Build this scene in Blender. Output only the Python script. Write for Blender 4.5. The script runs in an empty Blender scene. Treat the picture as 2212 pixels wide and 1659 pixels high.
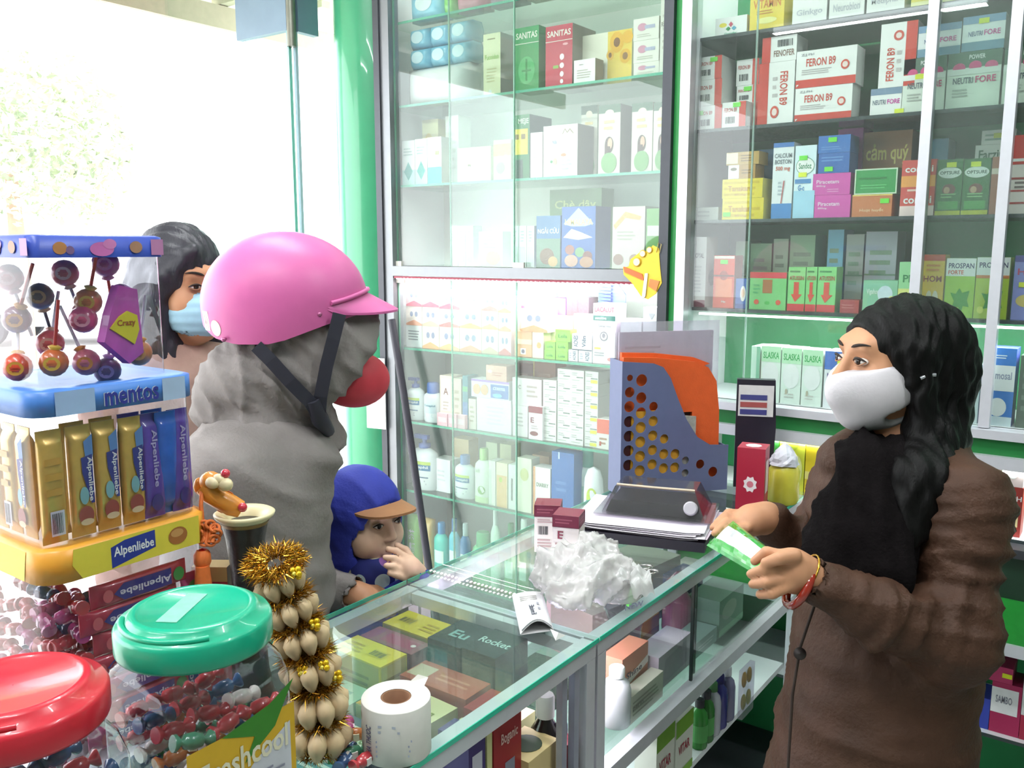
import bpy, bmesh, math, random
import numpy as np
from mathutils import Vector, Matrix

scene = bpy.context.scene
COL = scene.collection
random.seed(7)
RNG = np.random.default_rng(5)

# ------------------------------------------------------------------ camera
F, CX, CY = 1900.0, 1106.0, 829.5
PITCH, YAW, HCAM = math.radians(8.74), math.radians(36.1), 1.65
cam_d = bpy.data.cameras.new('camera')
cam_d.sensor_width = 36.0
cam_d.lens = 36.0 * F / 2212.0
cam_d.clip_start, cam_d.clip_end = 0.02, 200
cam = bpy.data.objects.new('camera', cam_d)
cam.location = (0, 0, HCAM)
cam.rotation_euler = (math.pi / 2 - PITCH, 0, YAW)
COL.objects.link(cam)
scene.camera = cam

# ------------------------------------------------------------------ sky, light, exposure
world = bpy.data.worlds.new('overcast_sky')
scene.world = world
world.use_nodes = True
wbg = world.node_tree.nodes['Background']
wbg.inputs[0].default_value = (0.93, 0.97, 1.0, 1)
wbg.inputs[1].default_value = 4.6
TUBE_W = 15.0         # watts of one ceiling tube
LED_STRENGTH = 1.0
vs = scene.view_settings
vs.view_transform = 'Standard'
vs.look = 'None'
vs.gamma = 1.0
vs.use_curve_mapping = False
vs.exposure = 0.42
scene.cycles.max_bounces = 6
scene.cycles.transparent_max_bounces = 18
scene.cycles.diffuse_bounces = 2
scene.cycles.glossy_bounces = 2
scene.cycles.use_adaptive_sampling = True
scene.cycles.adaptive_threshold = 0.1
scene.cycles.adaptive_min_samples = 16
scene.cycles.caustics_reflective = False
scene.cycles.caustics_refractive = False
scene.cycles.use_denoising = True

# ------------------------------------------------------------------ pixel <-> world
FW = np.array([-math.sin(YAW) * math.cos(PITCH), math.cos(YAW) * math.cos(PITCH), -math.sin(PITCH)])
RT = np.array([math.cos(YAW), math.sin(YAW), 0.0])
UP = np.cross(RT, FW)
CAM = np.array([0, 0, HCAM])
def ray(x, y): return FW + RT * (x - CX) / F - UP * (y - CY) / F
def on(x, y, ax, v):
    r = ray(x, y)
    return CAM + r * ((v - CAM[ax]) / r[ax])
def onX(x, y, v): return on(x, y, 0, v)
def onY(x, y, v): return on(x, y, 1, v)
def onZ(x, y, v): return on(x, y, 2, v)
def at(x, y, d): return CAM + ray(x, y) * d

# ------------------------------------------------------------------ materials
def lin(c):
    if isinstance(c, str):
        c = c.lstrip('#')
        c = tuple(int(c[i:i + 2], 16) / 255 for i in (0, 2, 4))
    return tuple((v / 12.92 if v <= 0.04045 else ((v + 0.055) / 1.055) ** 2.4) for v in c[:3])
_M = {}
def mat(col, rough=0.5, metal=0.0, var=0.06, scale=40.0, bump=0.0, bscale=200.0, alpha=1.0, emit=None, es=0.0,
        trans=0.0, sub=0.0, name=None, coat=0.0, spec=0.5, stretch=None):
    key = (col, rough, metal, var, scale, bump, bscale, alpha, emit, es, trans, sub, coat, spec, stretch)
    if key in _M: return _M[key]
    m = bpy.data.materials.new(name or 'surface')
    m.use_nodes = True
    nt = m.node_tree
    b = nt.nodes['Principled BSDF']
    L = lin(col)
    b.inputs['Base Color'].default_value = (*L, 1)
    b.inputs['Roughness'].default_value = rough
    b.inputs['Metallic'].default_value = metal
    b.inputs['Specular IOR Level'].default_value = spec
    if coat: b.inputs['Coat Weight'].default_value = coat
    if sub:
        b.inputs['Subsurface Weight'].default_value = sub
        b.inputs['Subsurface Radius'].default_value = (0.012, 0.005, 0.003)
        b.inputs['Subsurface Scale'].default_value = 0.5
    if alpha < 1: b.inputs['Alpha'].default_value = alpha
    if trans: b.inputs['Transmission Weight'].default_value = trans
    if emit:
        b.inputs['Emission Color'].default_value = (*lin(emit), 1)
        b.inputs['Emission Strength'].default_value = es
    if var or bump:
        tc = nt.nodes.new('ShaderNodeTexCoord')
        src = tc.outputs['Object']
        if stretch:
            mp = nt.nodes.new('ShaderNodeMapping')
            mp.inputs['Scale'].default_value = stretch
            nt.links.new(src, mp.inputs['Vector']); src = mp.outputs['Vector']
    if var:
        nz = nt.nodes.new('ShaderNodeTexNoise')
        nz.inputs['Scale'].default_value = scale
        nz.inputs['Detail'].default_value = 3
        nt.links.new(src, nz.inputs['Vector'])
        mx = nt.nodes.new('ShaderNodeMix'); mx.data_type = 'RGBA'
        mx.inputs[6].default_value = tuple(max(0, v * (1 - var * 2)) for v in L) + (1,)
        mx.inputs[7].default_value = tuple(min(1, v * (1 + var * 2)) for v in L) + (1,)
        nt.links.new(nz.outputs['Fac'], mx.inputs[0])
        nt.links.new(mx.outputs[2], b.inputs['Base Color'])
    if bump:
        n2 = nt.nodes.new('ShaderNodeTexNoise')
        n2.inputs['Scale'].default_value = bscale
        n2.inputs['Detail'].default_value = 4
        nt.links.new(src, n2.inputs['Vector'])
        bp = nt.nodes.new('ShaderNodeBump')
        bp.inputs['Strength'].default_value = bump
        bp.inputs['Distance'].default_value = 0.004
        nt.links.new(n2.outputs['Fac'], bp.inputs['Height'])
        nt.links.new(bp.outputs['Normal'], b.inputs['Normal'])
    if emit: m.cycles.emission_sampling = 'NONE'
    _M[key] = m
    return m

def glass(tint='#eefaf5', refl=1.0, rough=0.0, haze=0.0, name='clear_glass'):
    """thin sheet glass or clear plastic: see-through, mirrors by its Fresnel term, may carry a film of dust"""
    key = ('glass', tint, refl, rough, haze)
    if key in _M: return _M[key]
    m = bpy.data.materials.new(name)
    m.use_nodes = True
    nt = m.node_tree
    for n in list(nt.nodes): nt.nodes.remove(n)
    out = nt.nodes.new('ShaderNodeOutputMaterial')
    tr = nt.nodes.new('ShaderNodeBsdfTransparent'); tr.inputs[0].default_value = (*lin(tint), 1)
    gl = nt.nodes.new('ShaderNodeBsdfGlossy'); gl.inputs['Roughness'].default_value = rough
    ge = nt.nodes.new('ShaderNodeNewGeometry')
    def mth(op, a, b=None):
        n = nt.nodes.new('ShaderNodeMath'); n.operation = op
        for i, q in enumerate((a, b)):
            if q is None: continue
            if isinstance(q, (int, float)): n.inputs[i].default_value = q
            else: nt.links.new(q, n.inputs[i])
        return n.outputs[0]
    dt = nt.nodes.new('ShaderNodeVectorMath'); dt.operation = 'DOT_PRODUCT'
    nt.links.new(ge.outputs['Incoming'], dt.inputs[0]); nt.links.new(ge.outputs['Normal'], dt.inputs[1])
    # Schlick's law on either side of the sheet
    schl = mth('ADD', mth('MULTIPLY', mth('POWER', mth('SUBTRACT', 1.0, mth('ABSOLUTE', dt.outputs['Value'])), 5.0), 0.96), 0.04)
    mu = nt.nodes.new('ShaderNodeMath'); mu.operation = 'MULTIPLY'; mu.inputs[1].default_value = refl
    mx = nt.nodes.new('ShaderNodeMixShader')
    nt.links.new(schl, mu.inputs[0]); nt.links.new(mu.outputs[0], mx.inputs[0])
    base = tr.outputs[0]
    if haze:
        df = nt.nodes.new('ShaderNodeBsdfDiffuse'); df.inputs[0].default_value = (0.9, 0.92, 0.92, 1)
        nz = nt.nodes.new('ShaderNodeTexNoise'); nz.inputs['Scale'].default_value = 6
        mm = nt.nodes.new('ShaderNodeMath'); mm.operation = 'MULTIPLY_ADD'; mm.inputs[1].default_value = haze * .8; mm.inputs[2].default_value = haze * .6
        nt.links.new(nz.outputs['Fac'], mm.inputs[0])
        m2 = nt.nodes.new('ShaderNodeMixShader')
        nt.links.new(mm.outputs[0], m2.inputs[0]); nt.links.new(base, m2.inputs[1]); nt.links.new(df.outputs[0], m2.inputs[2])
        base = m2.outputs[0]
    nt.links.new(base, mx.inputs[1]); nt.links.new(gl.outputs[0], mx.inputs[2])
    nt.links.new(mx.outputs[0], out.inputs[0])
    _M[key] = m
    return m

# ------------------------------------------------------------------ mesh builder
class MB:
    """collects shapes in one mesh; each face keeps the index of its material"""
    def __init__(s): s.v, s.f, s.m, s.mats, s.sm = [], [], [], [], []
    def mi(s, m):
        if m not in s.mats: s.mats.append(m)
        return s.mats.index(m)
    def add(s, vs_, fs, m, smooth=False, M=None):
        k = len(s.v); i = s.mi(m)
        if M is not None: vs_ = [tuple(M @ Vector(v)) for v in vs_]
        s.v.extend([tuple(map(float, v)) for v in vs_])
        for f in fs:
            s.f.append([k + j for j in f]); s.m.append(i); s.sm.append(smooth)
        return s
    def box(s, c, d, m, M=None):
        x, y, z = c; a, b, h = d[0] / 2, d[1] / 2, d[2] / 2
        V = [(x + i * a, y + j * b, z + k * h) for k in (-1, 1) for j in (-1, 1) for i in (-1, 1)]
        return s.add(V, [(0, 2, 3, 1), (4, 5, 7, 6), (0, 1, 5, 4), (2, 6, 7, 3), (0, 4, 6, 2), (1, 3, 7, 5)], m, False, M)
    def span(s, a, b, m, M=None):
        return s.box([(p + q) / 2 for p, q in zip(a, b)], [abs(q - p) for p, q in zip(a, b)], m, M)
    def lathe(s, prof, m, n=24, c=(0, 0, 0), M=None, smooth=True, sx=1.0, sy=1.0, cap=True):
        V = []; Fs = []
        for r, z in prof:
            for k in range(n):
                a = 2 * math.pi * k / n
                V.append((c[0] + r * sx * math.cos(a), c[1] + r * sy * math.sin(a), c[2] + z))
        for i in range(len(prof) - 1):
            for k in range(n):
                j = (k + 1) % n
                Fs.append((i * n + k, i * n + j, (i + 1) * n + j, (i + 1) * n + k))
        s.add(V, Fs, m, smooth, M)
        if cap:
            if prof[0][0] > 1e-5: s.add(V[:n], [tuple(reversed(range(n)))], m, False, M)
            if prof[-1][0] > 1e-5: s.add(V[-n:], [tuple(range(n))], m, False, M)
        return s
    def tube(s, pts, r, m, n=8, smooth=True, closed=False, M=None):
        pts = [Vector(p) for p in pts]; rs = r if isinstance(r, (list, tuple, np.ndarray)) else [r] * len(pts)
        V = []; Fs = []; up = None
        N = len(pts)
        for i, p in enumerate(pts):
            if closed: t = pts[(i + 1) % N] - pts[i - 1]
            else: t = pts[min(i + 1, N - 1)] - pts[max(i - 1, 0)]
            if t.length < 1e-9: t = Vector((0, 0, 1))
            t.normalize()
            if up is None: up = Vector((0, 0, 1)) if abs(t.z) < 0.9 else Vector((1, 0, 0))
            a = t.cross(up)
            if a.length < 1e-6: a = t.cross(Vector((1, 0, 0)))
            a.normalize(); b = a.cross(t); up = b
            for k in range(n):
                w = 2 * math.pi * k / n
                V.append(tuple(p + (a * math.cos(w) + b * math.sin(w)) * rs[i]))
        rings = N if closed else N - 1
        for i in range(rings):
            i2 = (i + 1) % N
            for k in range(n):
                j = (k + 1) % n
                Fs.append((i * n + k, i2 * n + k, i2 * n + j, i * n + j))
        s.add(V, Fs, m, smooth, M)
        if not closed:
            s.add(V[:n], [tuple(range(n))], m, False, M); s.add(V[-n:], [tuple(reversed(range(n)))], m, False, M)
        return s
    def prism(s, poly, t0, t1, m, M=None, smooth=False):
        """polygon in the xz plane pushed from y=t0 to y=t1"""
        n = len(poly)
        V = [(x, t0, z) for x, z in poly] + [(x, t1, z) for x, z in poly]
        Fs = [(i, (i + 1) % n, n + (i + 1) % n, n + i) for i in range(n)]
        s.add(V, Fs, m, smooth, M)
        return s.add(V, [tuple(reversed(range(n))), tuple(range(n, 2 * n))], m, False, M)
    def ball(s, c, r, m, n=16, M=None):
        if not isinstance(r, (tuple, list)): r = (r, r, r)
        prof = [(max(math.sin(math.pi * i / (n // 2)), 1e-4), -math.cos(math.pi * i / (n // 2))) for i in range(n // 2 + 1)]
        V = []; Fs = []
        for q, z in prof:
            for k in range(n):
                a = 2 * math.pi * k / n
                V.append((c[0] + r[0] * q * math.cos(a), c[1] + r[1] * q * math.sin(a), c[2] + r[2] * z))
        for i in range(len(prof) - 1):
            for k in range(n):
                j = (k + 1) % n
                Fs.append((i * n + k, i * n + j, (i + 1) * n + j, (i + 1) * n + k))
        return s.add(V, Fs, m, True, M)
    def mesh(s, name):
        me = bpy.data.meshes.new(name)
        me.from_pydata(s.v, [], s.f)
        for m in s.mats: me.materials.append(m)
        if s.f:
            me.polygons.foreach_set('material_index', s.m)
            me.polygons.foreach_set('use_smooth', s.sm)
        me.update()
        return me
    def build(s, name, parent=None, loc=None, rot=None):
        o = bpy.data.objects.new(name, s.mesh(name))
        COL.objects.link(o)
        if parent is not None: o.parent = parent
        if loc is not None: o.location = loc
        if rot is not None: o.rotation_euler = rot
        return o

def tag(o, label=None, cat=None, group=None, kind=None):
    if label: o['label'] = label
    if cat: o['category'] = cat
    if group: o['group'] = group
    if kind: o['kind'] = kind
    return o
def empty(name, loc=(0, 0, 0), rz=0.0, label=None, cat=None, group=None):
    o = bpy.data.objects.new(name, None)
    COL.objects.link(o)
    o.empty_display_size = 0.05
    o.location = tuple(map(float, loc)); o.rotation_euler = (0, 0, rz)
    return tag(o, label, cat, group)
def dup(o, loc=None, rz=None, label=None, parent=None, rot=None):
    c = o.copy(); COL.objects.link(c); c.parent = parent
    if loc is not None: c.location = tuple(map(float, loc))
    if rz is not None: c.rotation_euler = (0, 0, rz)
    if rot is not None: c.rotation_euler = rot
    if label: c['label'] = label
    for ch in list(o.children): dup(ch, parent=c)
    return c
def struct(o): o['kind'] = 'structure'; return o

# ------------------------------------------------------------------ lettering
_T = {}
def text_geo(s, bold=0.0):
    if (s, bold) in _T: return _T[s, bold]
    cu = bpy.data.curves.new('lettering', 'FONT')
    cu.body = s; cu.resolution_u = 2; cu.offset = bold; cu.fill_mode = 'FRONT'
    ob = bpy.data.objects.new('lettering', cu)
    COL.objects.link(ob)
    dg = bpy.context.evaluated_depsgraph_get()
    me = ob.evaluated_get(dg).to_mesh()
    V = np.array([v.co[:2] for v in me.vertices]) if len(me.vertices) else np.zeros((1, 2))
    Fs = [tuple(p.vertices) for p in me.polygons]
    ob.evaluated_get(dg).to_mesh_clear()
    bpy.data.objects.remove(ob); bpy.data.curves.remove(cu)
    lo, hi = V.min(0), V.max(0)
    V = (V - lo) / np.maximum(hi - lo, 1e-6)
    _T[s, bold] = (V, Fs, float((hi - lo)[0] / max((hi - lo)[1], 1e-6)))
    return _T[s, bold]

def prints(mb, ops, P, layer=0.0004):
    """flat print on a surface; P(u, v, lift) gives the point. ops: r(ect) e(llipse) t(ext) p(olygon) l(ines) b(arcode)"""
    lift = layer
    for op in ops:
        k = op[0]
        lift += layer * 0.5
        if k == 'r':
            _, u0, v0, u1, v1, c = op
            n = 8 if abs(u1 - u0) > 0.3 else 2
            V = [P(u0 + (u1 - u0) * i / n, v, lift) for v in (v0, v1) for i in range(n + 1)]
            mb.add(V, [(i, i + 1, n + 2 + i, n + 1 + i) for i in range(n)], mat(c, 0.45))
        elif k == 'e':
            _, u, v, ru, rv, c = op
            n = 20
            mb.add([P(u + ru * math.cos(2 * math.pi * i / n), v + rv * math.sin(2 * math.pi * i / n), lift) for i in range(n)], [tuple(range(n))], mat(c, 0.45))
        elif k == 'p':
            _, pts, c = op
            mb.add([P(u, v, lift) for u, v in pts], [tuple(range(len(pts)))], mat(c, 0.45))
        elif k == 't':
            s_, u0, v0, u1, v1, c = op[1:7]
            rot = op[7] if len(op) > 7 else 0
            V, Fs, asp = text_geo(s_, 0.02)
            if rot == 90: W = [(1 - y, x) for x, y in V]
            elif rot == -90: W = [(y, 1 - x) for x, y in V]
            elif rot == 180: W = [(1 - x, 1 - y) for x, y in V]
            else: W = V
            mb.add([P(u0 + (u1 - u0) * x, v0 + (v1 - v0) * y, lift) for x, y in W], Fs, mat(c, 0.45))
        elif k == 'l':
            _, u0, v0, u1, v1, n, c = op
            for i in range(n):
                v = v0 + (v1 - v0) * (i + 0.5) / n; h = (v1 - v0) / n * 0.22
                ue = u0 + (u1 - u0) * (0.7 + 0.3 * random.random())
                mb.add([P(u0, v - h, lift), P(ue, v - h, lift), P(ue, v + h, lift), P(u0, v + h, lift)], [(0, 1, 2, 3)], mat(c, 0.5))
        elif k == 'b':
            _, u0, v0, u1, v1 = op
            n = 11
            for i in range(n):
                a = u0 + (u1 - u0) * i / n; w = (u1 - u0) / n * random.choice((0.35, 0.6, 0.75))
                mb.add([P(a, v0, lift), P(a + w, v0, lift), P(a + w, v1, lift), P(a, v1, lift)], [(0, 1, 2, 3)], mat('#333338', 0.5))

# palette
WHITE, CREAM, RED, GREEN, BLUE, YEL = '#f4f2f0', '#efe6cf', '#d8402f', '#2f9a4e', '#2f62b8', '#f1dc3c'
ALU = mat('#c9ccd4', 0.35, 0.6, 0.03, name='aluminium')
ALUG = mat('#8d9094', 0.4, 0.5, 0.03, name='grey_aluminium')
SHEET = glass('#eefaf4', 1.0)
EDGE = mat('#5fc4a4', 0.15, 0, 0.05, alpha=0.75, name='glass_edge')
# ================================================================== the room
XL, XR, YB, YN, ZC = -2.62, 2.2, 2.78, -2.4, 3.1
WALLM = mat('#dfeee2', 0.7, 0, 0.03, 3)
GREENW = mat('#46a87a', 0.3, 0, 0.10, 5, bump=0.1, bscale=30, coat=0.5, name='green_paint')
struct(MB().span((XL - 0.2, YN, -0.1), (XR, YB, 0), mat('#b9b7b2', 0.35, 0, 0.08, 4)).build('floor'))
struct(MB().span((XL - 0.2, YN, ZC), (XR, YB + 0.1, ZC + 0.1), mat('#eef0ee', 0.8, 0, 0.02, 3)).build('ceiling'))
struct(MB().span((XL - 0.2, YB, 0), (XR, YB + 0.12, ZC), mat('#3f9f63', 0.6, 0, 0.06, 4)).build('wall_back'))
struct(MB().span((XR, YN, 0), (XR + 0.12, YB, ZC), mat('#7f8c82', 0.7, 0, 0.05, 3)).build('wall_right'))
struct(MB().span((XL - 0.2, YN - 0.12, 0), (XR, YN, ZC), mat('#7f8c82', 0.7, 0, 0.05, 3)).build('wall_near'))
# lintel over the open shop front, with the rolled shutter box
struct(MB().span((XL - 0.2, YN, 2.72), (XL, YB, ZC), WALLM).build('wall_front'))
# round green pillar beside the cabinet
pc = onY(790, 560, 2.52)
pill = MB().lathe([(0.15, 0.0), (0.15, ZC)], GREENW, 48, cap=True).build('pillar', loc=(-2.53, 2.56, 0))
struct(pill)
tag(MB().box((0, 0, 0), (0.085, 0.004, 0.27), mat('#f3f1ef', 0.6)).build('paper_notice', loc=tuple(onY(812, 850, 2.345)), rot=(0, 0, 0.2)),
    'white sheet of paper hanging on the pillar behind the pink helmet', 'paper')

# open frameless glass front: one leaf swung outward, one pane fixed beside the pillar
cor = onX(634, 300, -2.74)
cxg, cyg = float(cor[0]), float(cor[1])
zf = float(onX(634, 68, -2.74)[2]); zf2 = zf + 0.33
def leaf(name, p, q):
    """upright sheet between two floor points"""
    d = Vector((q[0] - p[0], q[1] - p[1], 0)); L = d.length
    return MB().box((L / 2, 0, (zf2 + 0.02) / 2), (L, 0.012, zf2 - 0.02), glass('#f2fbf8', 0.5)), math.atan2(d.y, d.x), L
m, a, L = leaf('w', (cxg, cyg), (cxg - 0.85, cyg))
w1 = struct(m.build('window_1', loc=(cxg, cyg, 0), rot=(0, 0, a)))
STEEL = mat('#7f95a8', 0.5, 0.0, 0.05, 10)
MB().box((0.15, 0, zf + 0.11), (0.3, 0.03, 0.22), STEEL).build('patch_fitting', w1)
MB().box((0.006, 0, zf / 2), (0.012, 0.014, zf), mat('#9fd8d2', 0.2, 0, 0.02)).build('glass_edge', w1)
MB().lathe([(0.018, 0), (0.018, 0.34)], mat('#8a8a80', 0.4, 0.6), 10, c=(-0.01, 0, zf - 0.06)).build('pivot_rod', w1)
MB().box((0.05, 0, zf + 0.30), (0.16, 0.05, 0.03), mat('#77776c', 0.5, 0.4)).build('pivot_arm', w1)
m, a, L = leaf('w', (cxg, cyg + 0.02), (cxg, cyg + 0.3))
w2 = struct(m.build('window_2', loc=(cxg, cyg + 0.02, 0), rot=(0, 0, a)))
MB().box((0.06, 0, zf + 0.15), (0.10, 0.03, 0.30), STEEL).build('patch_fitting', w2)
MB().box((0.006, 0, zf / 2), (0.012, 0.014, zf), mat('#c0c4d8', 0.2, 0, 0.02)).build('glass_edge', w2)

# ------------------------------------------------------------------ street
struct(MB().span((-30, -25, -0.14), (XL - 0.2, 40, -0.04), mat('#cfcac4', 0.9, 0, 0.05, 2)).build('pavement'))
CAN = empty('canopy', (cxg - 0.6, cyg, 0), 0, 'beige canopy edge with ribbed underside over the shop door', 'canopy')
q0 = onX(350, -8, cxg - 0.75); q1 = onX(560, 42, cxg - 0.75)
cz = float(q1[2])
MB().box((-0.2, -1.0, cz - 0.02), (0.03, 4.0, 0.10), mat('#c8b4a0', 0.7)).build('fascia', CAN)
for k in range(12):
    MB().box((-0.05 + 0.0, -2.7 + k * 0.3, cz + 0.05), (0.4, 0.05, 0.03), mat('#cbbfa6', 0.7)).build('rib', CAN)
MB().box((0.1, -1.0, cz + 0.08), (0.9, 4.0, 0.03), mat('#ece6d8', 0.7)).build('roof_sheet', CAN)
# trees over the road
def tree(px, py, d, r, h, label, seed):
    g = random.Random(seed)
    b = at(px, py, d); bx, by = float(b[0]), float(b[1])
    t = empty('street_tree', (bx, by, -0.04), 0, label, 'tree', 'trees across the street')
    MB().tube([(0, 0, 0), (0.06, 0.02, h * 0.3), (-0.05, 0.05, h * 0.62)], [0.17, 0.13, 0.08], mat('#b09a86', 0.9, 0, 0.1, 6), 10).build('trunk', t)
    lv = MB()
    cols = [mat('#c4cfae', 0.8), mat('#d4d8c0', 0.8), mat('#bccab0', 0.8)]
    for i in range(5000):
        u, w = g.random() * 6.283, g.uniform(-0.9, 1)
        rr = r * (0.35 + 0.65 * g.random() ** 0.5)
        c = Vector((math.cos(u) * rr * math.sqrt(1 - w * w * 0.8), math.sin(u) * rr * math.sqrt(1 - w * w * 0.8), h * 0.72 + w * rr * 0.8))
        s = 0.06 + g.random() * 0.06
        e = Matrix.Rotation(g.random() * 6.28, 3, Vector((g.random() - .5, g.random() - .5, g.random() - .5)).normalized())
        V = [c + e @ Vector(q) * s for q in ((-1, 0, 0), (0, -0.45, 0.1), (1, 0, 0), (0, 0.45, 0.1))]
        lv.add(V, [(0, 1, 2, 3)], cols[i % 3])
    tag(lv.build('foliage', t), kind='stuff')
    return t
tree(28, 480, 12.5, 1.7, 4.4, 'pale sunlit tree with a thin trunk beyond the candy tower', 3)
# parked van
vb = at(178, 510, 16.0)
VAN = empty('van', (float(vb[0]), float(vb[1]), -0.04), YAW + math.radians(8), 'washed-out white van parked over the road behind the candy tower', 'van')
vw = mat('#f4f2f4', 0.4)
vz = float(vb[2])
MB().prism([(-2.2, 0.35), (2.2, 0.35), (2.25, 0.95), (1.75, vz - 0.22), (1.2, vz + 0.16), (-2.1, vz + 0.18), (-2.25, vz)], -0.85, 0.85, vw).build('body', VAN)
for k, (a_, b_) in enumerate(((-1.75, -1.0), (-0.85, -0.1), (0.05, 0.75))):
    MB().prism([(a_, vz - 0.34), (b_, vz - 0.34), (b_ - 0.05, vz + 0.03), (a_ + 0.05, vz + 0.03)], -0.875, -0.845, mat('#5d6a80', 0.15)).build('window_pane', VAN)
for x in (-1.4, 1.4):
    for y in (-0.85, 0.85):
        MB().lathe([(0.32, -0.1), (0.34, 0), (0.32, 0.1)], mat('#444448', 0.8), 20, M=Matrix.Translation((x, y, 0.33)) @ Matrix.Rotation(math.pi / 2, 4, 'X')).build('wheel', VAN)

# ------------------------------------------------------------------ ceiling tubes: the room's lamps, and one added as fill
def tube_light(x, y, rz, label):
    t = empty('tube_light', (x, y, ZC - 0.02), rz, label, 'lamp', 'ceiling fluorescent tubes')
    MB().box((0, 0, -0.02), (1.25, 0.07, 0.04), mat('#f0f0ee', 0.5)).build('batten', t)
    MB().tube([(-0.6, 0, -0.065), (0.6, 0, -0.065)], 0.014, mat('#ffffff', 0.5, 0, 0, emit='#f4f8ff', es=4.0), 10).build('tube', t)
    ld = bpy.data.lights.new('tube_glow', 'AREA'); ld.shape = 'RECTANGLE'; ld.size = 1.2; ld.size_y = 0.06
    ld.energy = TUBE_W; ld.color = (0.96, 1.0, 1.0)
    lo = bpy.data.objects.new('tube_glow', ld); COL.objects.link(lo); lo.parent = t; lo.location = (0, 0, -0.09)
tube_light(-1.6, 1.3, 0, 'ceiling tube light over the customer side of the counter')
tube_light(0.6, 1.2, 0, 'ceiling tube light above the aisle behind the assistant')
tube_light(-1.5, -0.9, 0, 'ceiling tube light behind the photographer on the street side')
tube_light(-0.75, 0.1, 0, 'unseen ceiling tube added as fill over the candy tower and jars')  # unseen tube, added to brighten the jars and the label roll
# ================================================================== wall cabinets
YG, YS, YI = 2.38, 2.42, 2.44          # door glass, shelf edge, front of the goods
BACKG = mat('#2f8f57', 0.45, 0, 0.06, 6, name='green_back_board')
WHB = mat('#eceef2', 0.5, 0, 0.02, 5, name='white_laminate')
SHELFG = glass('#f0faf5', 0.8)
def zat(x, y, Y=YS): return float(onY(x, y, Y)[2])
# shelf heights read off the photograph
ZL = [zat(882, 44), zat(907, 223), zat(870, 400), zat(863, 574), zat(860, 749), zat(862, 906), zat(890, 1059), zat(900, 1235)]
ZR = [zat(1513, 83), zat(1506, 281), zat(1493, 476), zat(1483, 663), zat(1630, 868), 0.94, 0.416]
LX0, LX1 = -2.335, -1.16
RX0, RX1 = -1.135, 0.75
ZTOP = 2.95

def glass_shelf(parent, x0, x1, z, y0=YS, y1=2.72, t=0.008, edge=EDGE):
    s = MB().span((x0, y0, z - t), (x1, y1, z), SHELFG).build('shelf', parent)
    MB().span((x0, y0 - 0.002, z - t), (x1, y0, z), edge).build('shelf_edge', s)
    return s
# ---- cabinet with grey aluminium frame
LC = empty('display_cabinet', ((LX0 + LX1) / 2, YG, 0), 0, 'tall glass-doored display cabinet with grey aluminium frame beside the green pillar', 'cabinet')
def LP(name, a, b, m, parent=None):
    """a part given by two world corners, kept relative to the cabinet"""
    o = MB().span((a[0] - LC.location.x, a[1] - YG, a[2]), (b[0] - LC.location.x, b[1] - YG, b[2]), m).build(name, parent or LC)
    return o
DARKA = mat('#4a4c52', 0.4, 0.4, 0.04, name='dark_aluminium')
LP('stile', (LX0, YG - 0.02, 0.06), (LX0 + 0.028, YG + 0.05, ZTOP), DARKA)
LP('stile', (LX0 + 0.028, YG - 0.012, 0.06), (LX0 + 0.068, YG + 0.04, ZTOP), ALUG)
LP('stile', (LX1 - 0.03, YG - 0.02, 0.06), (LX1, YG + 0.05, ZTOP), DARKA)
zr = ZL[3]
LP('rail', (LX0 + 0.068, YG - 0.018, zr - 0.035), (LX1 - 0.03, YG + 0.06, zr), ALUG)
LP('rail', (LX0, YG - 0.02, ZTOP), (LX1, YG + 0.05, ZTOP + 0.05), ALUG)
LP('plinth', (LX0, YG - 0.01, 0.0), (LX1, 2.74, 0.06), DARKA)
LP('top_board', (LX0, YG, ZTOP + 0.05), (LX1, 2.74, ZTOP + 0.07), WHB)
LP('back_board', (LX0, 2.725, 0.06), (LX1, 2.74, ZTOP), mat('#dfe4dc', 0.5, 0, 0.05, 4))
LP('side_board', (LX0, YG + 0.05, 0.06), (LX0 + 0.012, 2.725, ZTOP), WHB)
LP('side_board', (LX1 - 0.012, YG + 0.05, 0.06), (LX1, 2.725, ZTOP), WHB)
LP('rail', (LX0 + 0.068, YG - 0.015, ZL[7] - 0.04), (LX1 - 0.03, YG + 0.05, ZL[7] - 0.012), ALUG)
LP('floor_board', (LX0 + 0.012, YG + 0.05, ZL[7] - 0.03), (LX1 - 0.012, 2.725, ZL[7] - 0.012), WHB)
for i, z in enumerate(ZL):
    a, b = LX0 + 0.013 - LC.location.x, LX1 - 0.013 - LC.location.x
    s = MB().span((a, YS - YG, z - 0.008), (b, 2.72 - YG, z), SHELFG).build('shelf', LC)
    MB().span((a, YS - YG - 0.002, z - 0.008), (b, YS - YG, z), EDGE).build('shelf_edge', s)
xm = -1.737
DG = glass('#f8fdfb', 1.0, 0.0, 0.03)
for nm, a, b, y, z0, z1 in (('sliding_door', LX0 + 0.07, xm, YG + 0.012, zr + 0.002, ZTOP - 0.002), ('sliding_door', -2.02, LX1 - 0.032, YG + 0.024, zr + 0.002, ZTOP - 0.002),
                            ('sliding_door', LX0 + 0.07, xm + 0.01, YG + 0.012, ZL[7] - 0.01, zr - 0.037), ('sliding_door', -2.02, LX1 - 0.032, YG + 0.024, ZL[7] - 0.01, zr - 0.037)):
    d = LP(nm, (a, y, z0), (b, y + 0.005, z1), DG)
    for xe in (a, b):
        LP('glass_edge', (xe - 0.002, y - 0.0005, z0), (xe + 0.002, y + 0.0055, z1), mat('#8fc4ac', 0.2, 0, 0.03, alpha=0.7), d)
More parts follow.
